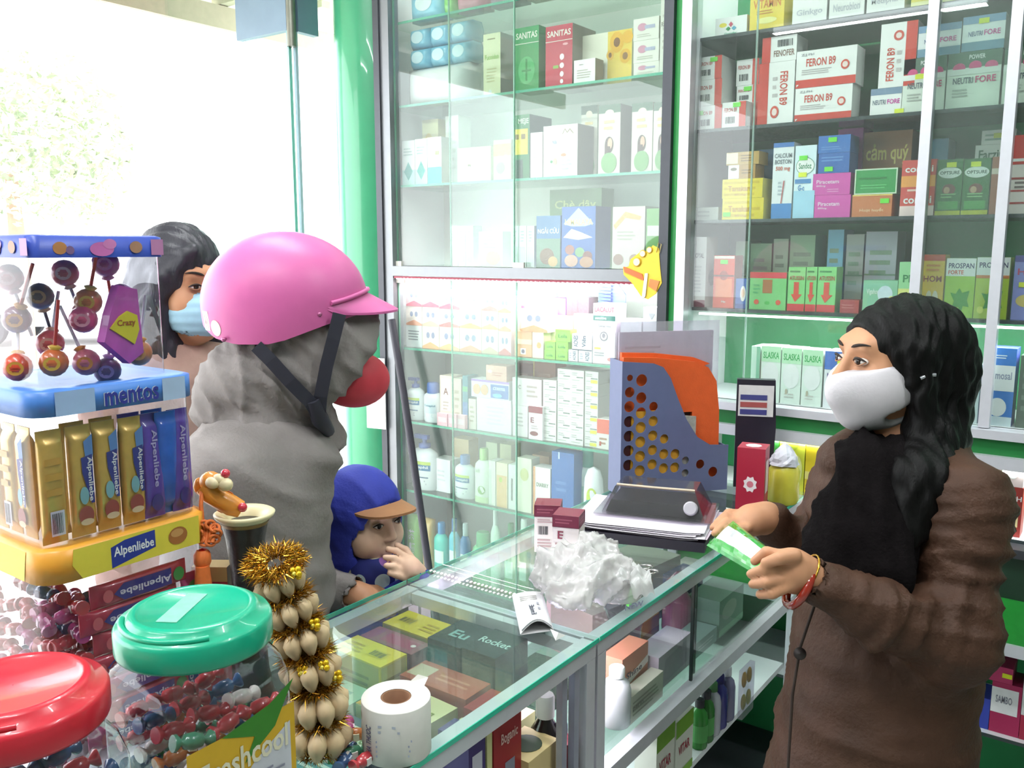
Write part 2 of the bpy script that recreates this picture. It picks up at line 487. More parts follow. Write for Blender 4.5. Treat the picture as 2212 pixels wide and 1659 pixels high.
for px, py, zz in ((858, 571, 0), (1120, 575, 0), (864, 604, 0)):
    p = onY(px, py, YG + 0.006)
    LP('finger_pull', (p[0] - 0.022, YG + 0.004, p[2] - 0.012), (p[0] + 0.022, YG + 0.012, p[2] + 0.012), mat('#f6f2e8', 0.3))
# LED strip under the middle rail
LED = mat('#ffffff', 0.5, 0, 0, emit='#fff4fa', es=9.0 * LED_STRENGTH, name='led_light')
ls = LP('led_strip', (LX0 + 0.075, YG - 0.014, zr - 0.044), (LX1 - 0.035, YG - 0.004, zr - 0.036), mat('#a03048', 0.4))
dm = MB()
n = 60
for i in range(n):
    x = LX0 + 0.09 + (LX1 - LX0 - 0.14) * i / (n - 1) - LC.location.x
    dm.box((x, -0.010, zr - 0.045), (0.006, 0.009, 0.004), LED)
tag(dm.build('led_dots', ls), kind='stuff')
ld = bpy.data.lights.new('led_glow', 'AREA'); ld.shape = 'RECTANGLE'; ld.size = 1.05; ld.size_y = 0.03; ld.energy = 6.5; ld.color = (1, 0.95, 0.97)
lo = bpy.data.objects.new('led_glow', ld); COL.objects.link(lo); lo.parent = ls; lo.location = (0, 0.055, zr - 0.05); lo.rotation_euler = (math.radians(25), 0, 0)
ld = bpy.data.lights.new('top_glow', 'AREA'); ld.shape = 'RECTANGLE'; ld.size = 1.05; ld.size_y = 0.05; ld.energy = 3.0; ld.color = (1, 1, 0.94)
lo = bpy.data.objects.new('top_glow', ld); COL.objects.link(lo); lo.parent = LC; lo.location = (0, 0.1, ZTOP - 0.02); lo.rotation_euler = (math.radians(10), 0, 0)

streak = MB().tube([onY(846, 690, 2.345), onY(872, 850, 2.33), onY(911, 1120, 2.30), onY(960, 1460, 2.26)], .014, mat('#3c3a44', .5, 0, .05), 12)  # solid dark tube for a diagonal band of unclear origin
streak.v = [(x, y, max(z, .001)) for x, y, z in streak.v]
tag(streak.build('slanted_streak'), 'dark slanted streak in front of the grey cabinet frame behind the child', 'streak')
# ---- green filler strip between the cabinets
struct(MB().span((LX1 + 0.001, YG - 0.005, 0), (RX0 - 0.001, 2.74, ZC), mat('#2c9d4c', 0.4, 0, 0.05)).build('trim_1'))

# ---- cabinet with white aluminium frame and green back
RC = empty('medicine_cabinet', (RX0, YG, 0), 0, 'wide medicine cabinet with white framed glass doors and green back behind the assistant', 'cabinet')
def RP(name, a, b, m, parent=None):
    return MB().span((a[0] - RX0, a[1] - YG, a[2]), (b[0] - RX0, b[1] - YG, b[2]), m).build(name, parent or RC)
WA = mat('#dfe0e8', 0.35, 0.3, 0.03, name='white_aluminium')
RP('stile', (RX0, YG - 0.02, 0.05), (RX0 + 0.03, YG + 0.05, ZTOP), WA)
RP('stile', (RX1 - 0.03, YG - 0.02, 0.05), (RX1, YG + 0.05, ZTOP), WA)
RP('back_board', (RX0, 2.725, 0.05), (RX1, 2.74, ZTOP), BACKG)
RP('side_board', (RX0, YG + 0.05, 0.05), (RX0 + 0.012, 2.725, ZTOP), WHB)
RP('side_board', (RX1 - 0.012, YG + 0.05, 0.05), (RX1, 2.725, ZTOP), WHB)
RP('top_board', (RX0, YG - 0.02, ZTOP), (RX1, 2.74, ZTOP + 0.03), WHB)
RP('plinth', (RX0, YG, 0), (RX1, 2.74, 0.05), DARKA)
zb = ZR[4]
RP('rail', (RX0 + 0.03, YG - 0.015, zb - 0.022), (RX1 - 0.03, YG + 0.05, zb), WA)
RP('fascia', (RX0 + 0.03, YG + 0.0, zb - 0.062), (RX1 - 0.03, YG + 0.04, zb - 0.022), mat('#237a3c', 0.4))
RP('rail', (RX0 + 0.03, YG - 0.02, zb - 0.092), (RX1 - 0.03, YG + 0.05, zb - 0.062), WA)
RP('rail', (RX0 + 0.03, YG - 0.02, 0.91), (RX1 - 0.03, YG + 0.05, 0.932), DARKA)
RP('fascia', (RX0 + 0.03, YG - 0.01, 0.69), (RX1 - 0.03, YG + 0.04, 0.80), mat('#2f9f40', 0.25))
RP('rail', (RX0 + 0.03, YG - 0.02, 0.66), (RX1 - 0.03, YG + 0.05, 0.69), WA)
RP('fascia', (RX0 + 0.03, YG + 0.0, 0.80), (RX1 - 0.03, YG + 0.04, 0.91), mat('#1f3a2a', 0.4))  # dark sheet standing in for the shade inside an open gap
for i, z in enumerate(ZR):
    sh = RP('shelf', (RX0 + 0.013, YS, z - 0.009), (RX1 - 0.013, 2.72, z), mat('#5c6f6c', 0.15, 0, 0.03, alpha=0.82) if i < 4 else WHB)
    RP('shelf_edge', (RX0 + 0.013, YS - 0.002, z - 0.009), (RX1 - 0.013, YS, z), mat('#3c4748', 0.2), sh)
for a, b, y in ((RX0 + 0.031, -0.305, YG + 0.012), (-0.49, RX1 - 0.032, YG + 0.026)):
    d = RP('sliding_door', (a, y, zb + 0.002), (b, y + 0.005, ZTOP - 0.002), DG)
for x in (-0.49, -0.312):
    RP('door_stile', (x - 0.012, YG + 0.002, zb + 0.002), (x + 0.012, YG + 0.034, ZTOP - 0.002), WA)
RP('glass_edge', (-0.938, YG + 0.030, zb + 0.002), (-0.934, YG + 0.036, ZTOP - 0.002), mat('#a9c6bb', 0.2, 0, 0.03, alpha=0.6))
for zz, en, nm in ((ZTOP - 0.02, 13.0, 'top'), (ZR[3] - 0.015, 4.5, 'shelf'), (zb - 0.095, 4.0, 'low')):
    st = RP('led_strip', (RX0 + 0.05, YG + 0.045, zz - 0.006), (RX1 - 0.05, YG + 0.053, zz), mat('#ffffff', 0.5, 0, 0, emit='#f0fff6', es=4.0))
    ld = bpy.data.lights.new('led_glow', 'AREA'); ld.shape = 'RECTANGLE'; ld.size = 1.7; ld.size_y = 0.03; ld.energy = en; ld.color = (0.96, 1, 0.97)
    lo = bpy.data.objects.new('led_glow', ld); COL.objects.link(lo); lo.parent = st
    lo.location = (0.95, 0.07, zz - 0.012); lo.rotation_euler = (math.radians(20), 0, 0)

# ================================================================== goods
def carton_mesh(w, d, h, col, side=None, top=None, name='carton'):
    mb = MB()
    a, b = w / 2, d / 2
    V = [(-a, -b, 0), (a, -b, 0), (a, b, 0), (-a, b, 0), (-a, -b, h), (a, -b, h), (a, b, h), (-a, b, h)]
    mf = mat(col, 0.42, 0, 0.03, 25); ms = mat(side or col, 0.42, 0, 0.03, 25); mt = mat(top or side or col, 0.42, 0, 0.03, 25)
    mb.add(V, [(0, 1, 5, 4)], mf); mb.add(V, [(1, 2, 6, 5), (2, 3, 7, 6), (3, 0, 4, 7)], ms); mb.add(V, [(4, 5, 6, 7)], mt); mb.add(V, [(3, 2, 1, 0)], ms)
    return mb
NEON, NEONY = '#6fe23a', '#e6ee30'
def carton(x0, x1, z0, z1, col, label, pr=(), yf=YI, dep=0.09, side=None, top=None, stick=(), name='carton', cat='box', group=None, rz=0.0, spr=()):
    w, h = x1 - x0, z1 - z0
    o = carton_mesh(w, dep, h, col, side, top).build(name, loc=((x0 + x1) / 2, yf + dep / 2, z0), rot=(0, 0, rz))
    tag(o, label, cat, group)
    if pr or spr:
        mb = MB()
        prints(mb, pr, lambda u, v, l: ((u - 0.5) * w, -dep / 2 - l, v * h))
        prints(mb, spr, lambda u, v, l: (w / 2 + l, (u - 0.5) * dep, v * h))
        mb.build('print', o)
    for u, v, c in stick:
        MB().box(((u - 0.5) * w, -dep / 2 - 0.0016, v * h), (0.022, 0.0012, 0.012), mat(c, 0.4)).build('price_sticker', o)
    return o
class Row:
    def __init__(s, z, yf=YI, dep=0.09):
        s.z, s.yf, s.dep, s.x, s.top = z, yf, dep, -99, z
        s.lim = (RX0 + .014, RX1) if z in ZR else (LX0 + .014, LX1 - .014)
        s.zmax = min([q for q in (ZR if z in ZR else ZL) if q > z + .05] + [ZTOP - .05]) - .012
        if z == ZL[4]: s.zmax = ZL[3] - .05
    def put(s, x0, x1, yt, col, label, pr=(), over=False, yf=None, dep=None, ybot=None, free=False, **k):
        yf = s.yf if yf is None else yf
        a = float(onY(x0, yt, yf)[0]); b = float(onY(x1, yt, yf)[0]); zt = float(onY((x0 + x1) / 2, yt, yf)[2])
        z0 = s.top if over else s.z
        if yf == s.yf and not free and not over:
            a = max(a, s.x + 0.0012); s.x = b
        z0 += 0.0005
        a = max(a, s.lim[0]); b = min(b, s.lim[1]); zt = min(zt, s.zmax)
        if zt < z0 + 0.012: zt = z0 + 0.012
        o = carton(a, b, z0, zt, col, label, pr, yf, dep or s.dep, **k)
        s.top = zt
        return o
T = lambda s, u0, v0, u1, v1, c, *r: ('t', s, u0, v0, u1, v1, c, *r)
R = lambda u0, v0, u1, v1, c: ('r', u0, v0, u1, v1, c)
EL = lambda u, v, ru, rv, c: ('e', u, v, ru, rv, c)
PG = lambda pts, c: ('p', pts, c)
LN = lambda u0, v0, u1, v1, n, c='#8a8a90': ('l', u0, v0, u1, v1, n, c)
BC = lambda u0, v0, u1, v1: ('b', u0, v0, u1, v1)
GY, DK, PINK, MAG, ORG = '#9a9aa2', '#33333a', '#e79bb0', '#d83fa8', '#ef8a3c'

# ------------------------------------------------------------ white-framed cabinet, topmost shelf
r = Row(ZR[0])
r.put(1546, 1614, 36, WHITE, 'white carton with green and red diamond mark next to yellow vitamin carton, top shelf', [EL(.25, .6, .12, .12, YEL), PG([(.5, .75), (.57, .6), (.5, .45), (.43, .6)], '#d0506a'), PG([(.42, .5), (.5, .38), (.42, .26), (.34, .38)], GREEN), PG([(.6, .5), (.68, .38), (.6, .26), (.52, .38)], '#37a0c0'), T('Gynofar', .3, .05, .7, .18, '#44aa88')])
r.put(1622, 1696, -22, '#f4d742', 'bright yellow vitamin carton with red lettering on the top shelf', [T('VITAMIN', .1, .56, .9, .78, '#e2862a'), LN(.2, .4, .8, .52, 2, '#d28a20'), EL(.5, .25, .3, .08, '#f8ee9a')], dep=.12)
for i, (a, b) in enumerate(((1716, 1790), (1796, 1872), (1878, 1960))):
    r.put(a, b, -60 - i * 14, WHITE, ['white carton directly to the right of the yellow vitamin carton', 'middle white carton of three on the top shelf', 'white carton on the top shelf next to the yellow ones'][i], [T(['Ginkgo', 'Neurobion', 'Mediphar'][i], .12, .15, .88, .3, '#c8c8d0'), LN(.1, .5, .6, .8, 3, '#dcdce2')])
r.put(1975, 2085, -100, '#f0df6a', 'yellow carton cut by the upper picture edge over pale blue boxes', [R(0, 0, 1, .12, '#f7f0b0')])
r.put(2095, 2260, -140, '#f3e487', 'yellow carton in the upper right corner of the cabinet', [R(0, 0, 1, .12, '#f8f3c4')])

# ------------------------------------------------------------ second shelf: red-and-white cartons
r = Row(ZR[1])
def feron(horizontal=True):
    return [R(0, 0, 1, .22, RED), T('FERON B9', .17, .56, .66, .78, '#d24a38'), LN(.1, .34, .6, .5, 3, '#b9b2b2'), EL(.82, .52, .07, .13, '#d8503c'), EL(.82, .52, .045, .08, '#f1d8d2'), PG([(.02, .03), (.06, .1), (.02, .1)], WHITE), T('Z.J PH', .08, .84, .3, .92, GY)]
def feron_small(): return [R(.72, 0, 1, 1, RED), T('FERON B9', .08, .62, .62, .78, '#c4504a'), BC(.14, .18, .56, .44)]
r.put(1506, 1560, 228, WHITE, 'small white and red carton at the foot of the leftmost stack of three', feron_small(), stick=[(.12, .72, NEON)])
r.put(1506, 1560, 172, WHITE, 'small white and red carton in the middle of the leftmost stack of three', feron_small(), over=True)
r.put(1506, 1560, 122, WHITE, 'small white and red carton on top of the leftmost stack of three', feron_small(), over=True, stick=[(.68, .85, NEON)])
r.put(1561, 1612, 220, WHITE, 'small white and red carton standing alone before a low stack, green corner sticker', feron_small(), stick=[(.62, .88, NEON)], dep=.05)
b2 = Row(ZR[1], YI + .055, .08)
b2.put(1592, 1640, 222, WHITE, 'small white carton hidden lowest behind the single red and white one', feron_small(), free=True)
b2.put(1592, 1640, 184, WHITE, 'small white carton in the second tier behind the single red and white one', feron_small(), over=True, stick=[(.5, .8, NEON)])
b2.put(1592, 1640, 128, WHITE, 'small white carton topping the short stack left of the upright red-striped carton', feron_small(), over=True)
def feron_up(): return [R(0, 0, .28, 1, RED), T('FERON B9', .6, .3, .82, .84, '#d24a38', -90), LN(.4, .4, .55, .8, 3, '#c8c0c0'), EL(.48, .2, .12, .1, '#d8503c'), EL(.48, .2, .07, .06, '#f3dcd6')]
r.put(1641, 1718, 134, WHITE, 'upright white carton with a red stripe down its edge, lettering running sideways', feron_up())
r.put(1648, 1722, 78, WHITE, 'short white and red carton standing on the upright sideways-lettered one', [R(0, 0, .25, 1, RED), T('FENOFER', .35, .2, .95, .45, '#8a6a5a'), BC(.45, .58, .9, .85)], over=True)
r.put(1719, 1842, 186, WHITE, 'long white carton with red lettering and red base band, lower of the pair', feron(), dep=.075)
r.put(1722, 1852, 104, WHITE, 'long white carton with red lettering and red base band, upper of the pair', feron(), over=True, dep=.075)
r.put(1882, 1949, 190, WHITE, 'small white and slate-blue carton under the upright one right of the long pair', [R(0, .76, 1, 1, '#7d93ae'), T('NEUTRI', .08, .4, .5, .58, '#6c7488'), T('FORE', .55, .4, .95, .58, MAG)], stick=[(.95, .1, NEONY)], dep=.07)
r.put(1905, 1984, 48, WHITE, 'upright white carton with red edge standing on the slate-blue one, lettering upward', [R(.7, .0, 1, 1, RED), T('FERON B9', .2, .1, .42, .62, '#d24a38', 90), EL(.5, .8, .14, .08, '#d8503c'), EL(.5, .8, .08, .045, '#f3dcd6'), LN(.48, .2, .62, .6, 3, '#c8c0c0')], over=True, dep=.07)
def neut(): return [R(0, .72, 1, 1, '#5f7a68'), EL(.22, .72, .12, .09, '#e0508a'), EL(.52, .74, .12, .09, '#e0508a'), EL(.82, .72, .12, .09, '#e0508a'), R(0, .6, 1, .7, '#eef0ea'), T('NEUTRI', .12, .44, .5, .55, '#5a6470'), T('FORE', .54, .44, .92, .56, '#d63a7a'), LN(.12, .2, .5, .36, 3, '#b4b8b0'), T('POWER', .4, .86, .7, .94, WHITE)]
r.put(1951, 2046, 124, '#e6ece0', 'white and green carton with pink flowers and yellow sticker, left of two alike', neut(), stick=[(.4, .66, NEONY)])
n1 = r.top
r.put(1986, 2078, 52, '#f3f4f6', 'blue-banded white carton on the flowered carton with yellow sticker', [R(0, .78, 1, 1, '#7fa3c8'), R(0, 0, 1, .26, '#7fa0b8'), T('NEUTRI', .15, .42, .48, .56, '#6c7aa0'), T('FORE', .52, .42, .9, .58, '#e05aa8')], over=True, stick=[(.3, .82, NEONY)])
r.put(2050, 2166, 110, '#e6ece0', 'white and green carton with pink flowers, right of two alike', neut())
r.put(2082, 2174, 32, '#f3f4f6', 'blue-banded white carton on the flowered carton without sticker', [R(0, .78, 1, 1, '#7fa3c8'), R(0, 0, 1, .26, '#7fa0b8'), T('NEUTRI', .15, .42, .48, .56, '#6c7aa0'), T('FORE', .52, .42, .9, .58, '#e05aa8')], over=True, stick=[(.5, .84, NEONY)])
r.put(2172, 2275, 100, '#e6ece0', 'flowered white and green carton cut by the picture edge beside the door stile', neut())

# ------------------------------------------------------------ third shelf: mixed colours
r = Row(ZR[2])
bk = Row(ZR[2], YI + .11, .1)
yl = [LN(.05, .05, .95, .95, 3, '#e0bf20'), T('Tanakan', .15, .35, .7, .65, '#c9901c'), T('40 mg', .3, .1, .6, .22, '#c9901c')]
r.put(1561, 1650, 428, '#f3d92c', 'bright yellow carton at the foot of its stack with green sticker', yl, stick=[(.12, .25, NEON)], side='#f6e67a')
r.put(1561, 1648, 386, '#f3d92c', 'bright yellow carton second in its stack under the gold ones', yl, over=True, side='#f6e67a')
r.put(1574, 1632, 356, '#b98a3a', 'gold and white carton resting on the yellow stack', [R(0, .0, .4, 1, WHITE), EL(.2, .7, .12, .12, '#7a6a50'), LN(.5, .3, .9, .7, 2, '#8a6020')], over=True, dep=.07)
r.put(1570, 1640, 328, '#c29a4c', 'gold-brown carton crowning the yellow stack', [R(0, .1, .36, .95, '#e8dcc0'), LN(.45, .2, .9, .8, 3, '#8a6020')], over=True, dep=.07)
r.put(1672, 1716, 308, '#e9edf0', 'tall white calcium carton with blue base beside the yellow stack', [R(0, 0, 1, .2, '#3a86cc'), R(0, .94, 1, 1, '#3f78c0'), T('CALCIUM', .08, .8, .92, .86, '#7a8088'), T('BOSTON', .1, .72, .9, .78, '#7a8088'), T('500 mg', .15, .62, .85, .69, '#d8705a'), LN(.3, .3, .5, .5, 4, '#b6c0c8'), PG([(.5, .2), (.62, .5), (.56, .5), (.45, .2)], '#c06060')], dep=.06)
r.put(1719, 1765, 314, '#dff0f8', 'pale blue carton with white oval badge and two stickers', [R(0, .0, 1, .38, '#a8d6ee'), EL(.5, .72, .44, .12, '#7aa890'), EL(.5, .72, .41, .11, WHITE), T('Sandoz', .2, .68, .8, .76, '#3a8a60'), R(.05, .48, .8, .54, '#4a8ac8'), T('G-c', .2, .38, .5, .46, '#4a8ac8')], stick=[(.4, .83, NEON), (.4, .6, NEONY)], dep=.06)
r.put(1757, 1838, 421, '#d84fae', 'magenta carton at the foot of the pink and blue stack', [T('Piracetam', .1, .52, .7, .7, '#f6d2ea'), T('800mg', .1, .36, .35, .46, '#f6d2ea')], side='#c84aa4')
r.put(1757, 1838, 374, '#d84fae', 'magenta carton just under the blue ones', [T('Piracetam', .1, .52, .7, .7, '#f6d2ea'), T('800mg', .1, .36, .35, .46, '#f6d2ea'), LN(.4, .1, .8, .3, 2, '#e890cc')], over=True, side='#c84aa4')
r.put(1769, 1836, 330, '#2f66b4', 'blue carton lying on the magenta pair', [LN(.1, .55, .9, .85, 2, '#5a90d0')], over=True, stick=[(.35, .2, NEON)], dep=.08)
r.put(1769, 1838, 292, '#3270be', 'blue carton topping the magenta stack with green sticker', [LN(.1, .15, .9, .4, 2, '#5a90d0')], over=True, stick=[(.45, .75, NEON)], dep=.08)
r.put(1842, 1928, 420, '#cf7a48', 'terracotta carton with green sticker under the framed green one', [T('Hoạt huyết', .2, .2, .8, .4, '#f0c8a0'), R(0, .94, 1, 1, '#f0d070')], stick=[(.82, .7, NEON)])
r.put(1848, 1940, 364, '#2f9a4c', 'green carton with a silver border lying on the terracotta one', [R(0, 0, 1, .05, '#cfe4c8'), R(0, .95, 1, 1, '#cfe4c8'), R(0, 0, .03, 1, '#cfe4c8'), R(.97, 0, 1, 1, '#cfe4c8'), LN(.1, .55, .9, .7, 1, '#1f7a38'), LN(.15, .2, .85, .4, 2, '#5ac070')], over=True)
bk.put(1868, 1972, 283, '#9a6a40', 'large brown carton with yellow lettering at the back of the third shelf', [T('cảm quý', .06, .62, .94, .86, '#e8d67a'), R(0, 0, 1, .4, '#8a5c38')], free=True)
bk.put(1812, 1866, 268, '#a8489a', 'purple carton half hidden behind the blue ones', [LN(.2, .3, .8, .8, 4, '#c080b8')], free=True)
bk.put(1640, 1690, 322, '#2f6f9a', 'dark blue carton peeping from behind the tall calcium carton', [], free=True)
cb = [R(0, .52, 1, .72, '#f2a24a'), R(0, 0, 1, .18, '#f4d8d4'), T('combi', .1, .78, .92, .9, WHITE), T('combi', .1, .22, .92, .36, WHITE), LN(.2, .42, .8, .5, 1, '#f6d0c0')]
r.put(1950, 2024, 345, '#d8524a', 'red and orange carton with white lettering, crossed by the door stile', cb)
op = [R(0, .0, 1, .08, '#c9c832'), EL(.5, .76, .46, .1, '#e9ede8'), T('OPTSURE', .12, .73, .88, .79, '#3a4a40'), EL(.5, .46, .26, .1, '#7a4038'), EL(.42, .45, .12, .06, '#c8a080'), R(.1, .1, .9, .25, '#4aa04a'), LN(.2, .3, .8, .4, 2, '#8ac080')]
r.put(2027, 2082, 344, '#36703a', 'dark green carton with white oval title, left of two alike', op, stick=[(.55, .9, NEONY)])
r.put(2084, 2142, 342, '#36703a', 'dark green carton with white oval title, right of two alike', op, stick=[(.45, .9, NEONY)])
r.put(2145, 2184, 338, '#b0654c', 'narrow red-brown carton right of the dark green pair', [R(.6, 0, 1, 1, '#d8356a'), R(0, .7, .6, .8, '#e8d0c0')])
r.put(2187, 2275, 354, '#e8dcd8', 'white striped carton by the right picture edge on the third shelf', [R(0, .2, 1, .24, '#b04040'), R(0, .45, 1, .49, '#b04040'), R(0, .7, 1, .74, '#b04040'), LN(.1, .5, .9, .68, 2, '#7a6a6a')])
r.put(2187, 2275, 290, '#d63a34', 'red carton lying on the white striped carton', [R(0, .1, 1, .2, WHITE)], over=True)
bk.put(2108, 2190, 312, '#eef0ea', 'white carton with dark green lettering behind the dark green pair', [T('Farzinc', .1, .8, .9, .93, '#2f6a48'), LN(.1, .68, .7, .74, 1, '#8aa090')], free=True)
bk.put(2122, 2196, 280, '#f0f0ec', 'white carton with yellow sticker lying highest at the back', [LN(.1, .2, .8, .8, 2, '#9ab0a0')], over=True, stick=[(.5, .6, NEONY)])
bk.put(1990, 2050, 300, '#2a6a8a', 'dark teal carton in the shade behind the combination carton', [], free=True)
r2 = Row(ZR[2], YI + .02, .06)
r2.put(1496, 1552, 448, '#cfd2cc', 'low pale grey carton in the corner left of the yellow stack', [LN(.1, .2, .8, .8, 2, '#a8aca8')], free=True)

# ------------------------------------------------------------ fourth shelf: cough syrups
r = Row(ZR[3])
bk = Row(ZR[3], YI + .12, .1)
r.put(1486, 1527, 512, '#efe6e8', 'tall white jelly carton with maroon base at the cabinet corner', [R(0, 0, 1, .1, '#8a3a58'), T('ROYAL', .15, .7, .85, .77, '#8a7a88'), LN(.15, .2, .85, .6, 8, '#d4ccd0')], spr=[EL(.55, .42, .3, .12, '#7a4a40')], dep=.08)
r.put(1543, 1588, 552, '#e2492c', 'orange-red carton with a dark round emblem next to the tall white jelly carton', [R(.02, .94, .98, .99, '#f4e4d8'), R(.1, .2, .9, .56, '#ef7a40'), EL(.5, .62, .2, .09, '#b03a28'), R(.0, .6, 1, .63, '#7a3428'), T('Ho', .42, .1, .62, .14, WHITE)], stick=[(.5, .88, NEON)], dep=.06)
r.put(1590, 1617, 602, '#3a62b4', 'small blue carton showing a woman in a white veil', [EL(.6, .5, .22, .26, '#e6ded8'), EL(.6, .52, .12, .15, '#e2b090'), R(0, 0, 1, .16, '#2a4a9a')], dep=.05)
gb = lambda: [R(0, .84, 1, 1, '#d8403c'), R(.36, .44, .62, .8, '#b0703c'), EL(.2, .2, .07, .07, '#e05a3c'), EL(.5, .18, .07, .05, '#4ab84a'), EL(.8, .2, .07, .07, '#e05a3c'), LN(.1, .4, .3, .7, 3, '#5ab870')]
r.put(1621, 1700, 588, '#7fce7c', 'wide pale green carton with red top band beside the blue veiled-woman carton', gb(), dep=.06)
ar = lambda: [R(0, 0, 1, .16, '#d84446'), PG([(.35, .66), (.65, .66), (.65, .38), (.85, .38), (.45, .2), (.2, .38), (.35, .38)], '#e0523c'), T('ATUSSIN', .08, .7, .92, .8, '#b05040'), LN(.1, .86, .9, .94, 1, '#3a8a48')]
for i, (a, b) in enumerate(((1704, 1741), (1743, 1766), (1768, 1808))):
    r.put(a, b, 577, '#8ad883', ['green carton with a red downward arrow, first of three', 'green carton with a red downward arrow, squeezed between two alike', 'green carton with a red downward arrow, third of three'][i], ar(), dep=.06)
r.put(1815, 1856, 648, '#b0484a', 'low dark red carton right of the arrow cartons', [LN(.1, .3, .9, .7, 2, '#c87070')], dep=.05)
r.put(1866, 1940, 606, '#8fc9a4', 'pale green carton with a blurred white patch above the hair', [T('Vigahom', .1, .55, .5, .75, '#e0f0e4'), EL(.65, .6, .22, .25, '#d4e4ec'), EL(.85, .4, .12, .15, '#e4e070')])
r.put(1944, 1990, 566, '#9fe0a0', 'green and yellow carton behind the near door stile', [R(0, 0, 1, .5, '#eef08a'), T('Ph', .2, .62, .7, .76, '#2a8a4a'), EL(.35, .25, .1, .08, '#7a9a3a'), EL(.45, .12, .1, .06, '#7a9a3a')], dep=.06)
r.put(1994, 2043, 550, '#f0c02c', 'golden carton with a lung drawing next to the ivy-leaf cartons', [R(0, .9, 1, 1, '#d84a30'), T('HOM', .1, .56, .9, .66, '#a03a20'), EL(.38, .26, .14, .16, '#f0e0c8'), EL(.66, .26, .14, .16, '#f0e0c8'), LN(.2, .72, .8, .86, 2, '#e08a20')], dep=.06)
def ivy(fo): return [R(0, .7, 1, 1, '#f4f0f2'), T('PROSPAN', .08, .83, .94, .92, '#3c2f6c')] + ([T('FORTE', .08, .73, .6, .8, '#e0543c')] if fo else [R(.0, .66, 1, .71, '#e0803c')]) + [PG([(.2, .42), (.38, .4), (.5, .5), (.6, .42), (.85, .46), (.78, .3), (.86, .18), (.66, .2), (.6, .08), (.5, .18), (.28, .16), (.34, .28)], '#3f9a2c'), EL(.2, .14, .1, .06, '#f0ee6a')]
r.put(2046, 2110, 558, '#a9d23a', 'lime green carton with an ivy leaf and two-line purple and red title', ivy(True), dep=.06)
r.put(2112, 2184, 556, '#bcd03a', 'yellow-green carton with an ivy leaf crossed by the far door stile', ivy(False), dep=.06)
r.put(2194, 2275, 552, '#8a90d8', 'lilac-blue carton cut by the picture edge on the syrup shelf', [R(0, .9, 1, 1, '#4a4a9a'), EL(.4, .3, .3, .1, '#d8c070'), T('Ho', .1, .7, .5, .8, '#c03a6a')], stick=[(.3, .55, NEONY)], dep=.06)
for a, b, y, c, lb in ((1590, 1618, 521, '#a9cfa4', 'pale green carton standing behind the orange-red one'), (1622, 1668, 526, '#9cc49a', 'muted green carton behind the wide red-topped carton'), (1672, 1704, 516, '#b4ccb0', 'greyish green carton behind the first arrow carton'), (1708, 1762, 508, '#a4c4a0', 'dull green carton behind the middle arrow carton'), (1790, 1824, 496, '#86c6e8', 'light blue carton at the back above the dark red one'), (1830, 1868, 506, '#b8bab4', 'grey carton at the back right of the light blue one'), (1872, 1940, 500, '#c4c6d2', 'greyish lilac carton at the back over the pale green one')):
    bk.put(a, b, y, c, lb, [LN(.15, .3, .85, .8, 4, '#90a890'), R(0, .45, 1, .47, '#7a9a80')], free=True)

# ------------------------------------------------------------ fifth level: on the middle rail
r = Row(ZR[4])
r.put(1624, 1643, 748, '#d7f2e2', 'narrow pale mint carton at the end of the white and green row', [R(.6, 0, 1, 1, '#8fd0b0')])
for i, (a, b) in enumerate(((1646, 1688), (1690, 1733), (1735, 1779))):
    r.put(a, b, 748 + i * 4, '#eefaf0', ['white carton with green slanted title, leftmost of three in the lit row', 'white carton with green slanted title, middle of three in the lit row', 'white carton with green slanted title, rightmost of three in the lit row'][i], [R(0, .72, 1, 1, '#c4f0c8'), T('SLASKA', .1, .78, .92, .9, '#3ab05a'), EL(.5, .5, .42, .22, '#ffffff'), LN(.2, .1, .7, .2, 2, '#d8d8d0'), EL(.3, .22, .06, .05, '#c8c0a8')], dep=.07)
r.put(1783, 1850, 760, '#f2f2f8', 'white and blue nasal spray carton half hidden by the face mask', [R(0, .68, 1, 1, '#3a72d0'), T('NAOXIN', .1, .5, .9, .62, '#7a6aa8')], stick=[(.55, .82, NEONY)])
r.put(2052, 2096, 806, '#eef0fa', 'white carton with sideways lettering beside the long hair', [T('XYPHAN', .2, .15, .45, .85, '#4a4a7a', 90), R(.8, 0, 1, 1, '#c8d0f0')], dep=.07)
r.put(2098, 2120, 790, '#f2f4fc', 'slim white carton between the sideways-lettered one and the blue one', [LN(.2, .2, .8, .8, 5, '#b8c0e0')], dep=.07)
r.put(2132, 2198, 752, '#2f7fd8', 'blue and white carton with a white dome picture', [R(0, .45, 1, .78, '#f4f8fc'), T('Nimosal', .12, .6, .9, .7, '#9aa0b8'), EL(.5, .24, .3, .12, '#ffffff'), R(0, 0, 1, .12, '#dfeefa'), LN(.3, .86, .7, .92, 2, '#e0f0ff')], dep=.07, side='#5a6ae0')
r.put(2206, 2290, 770, '#5a6a5c', 'dim grey-green carton at the right picture edge on the lit level', [LN(.1, .2, .8, .8, 4, '#7a8a7c')])

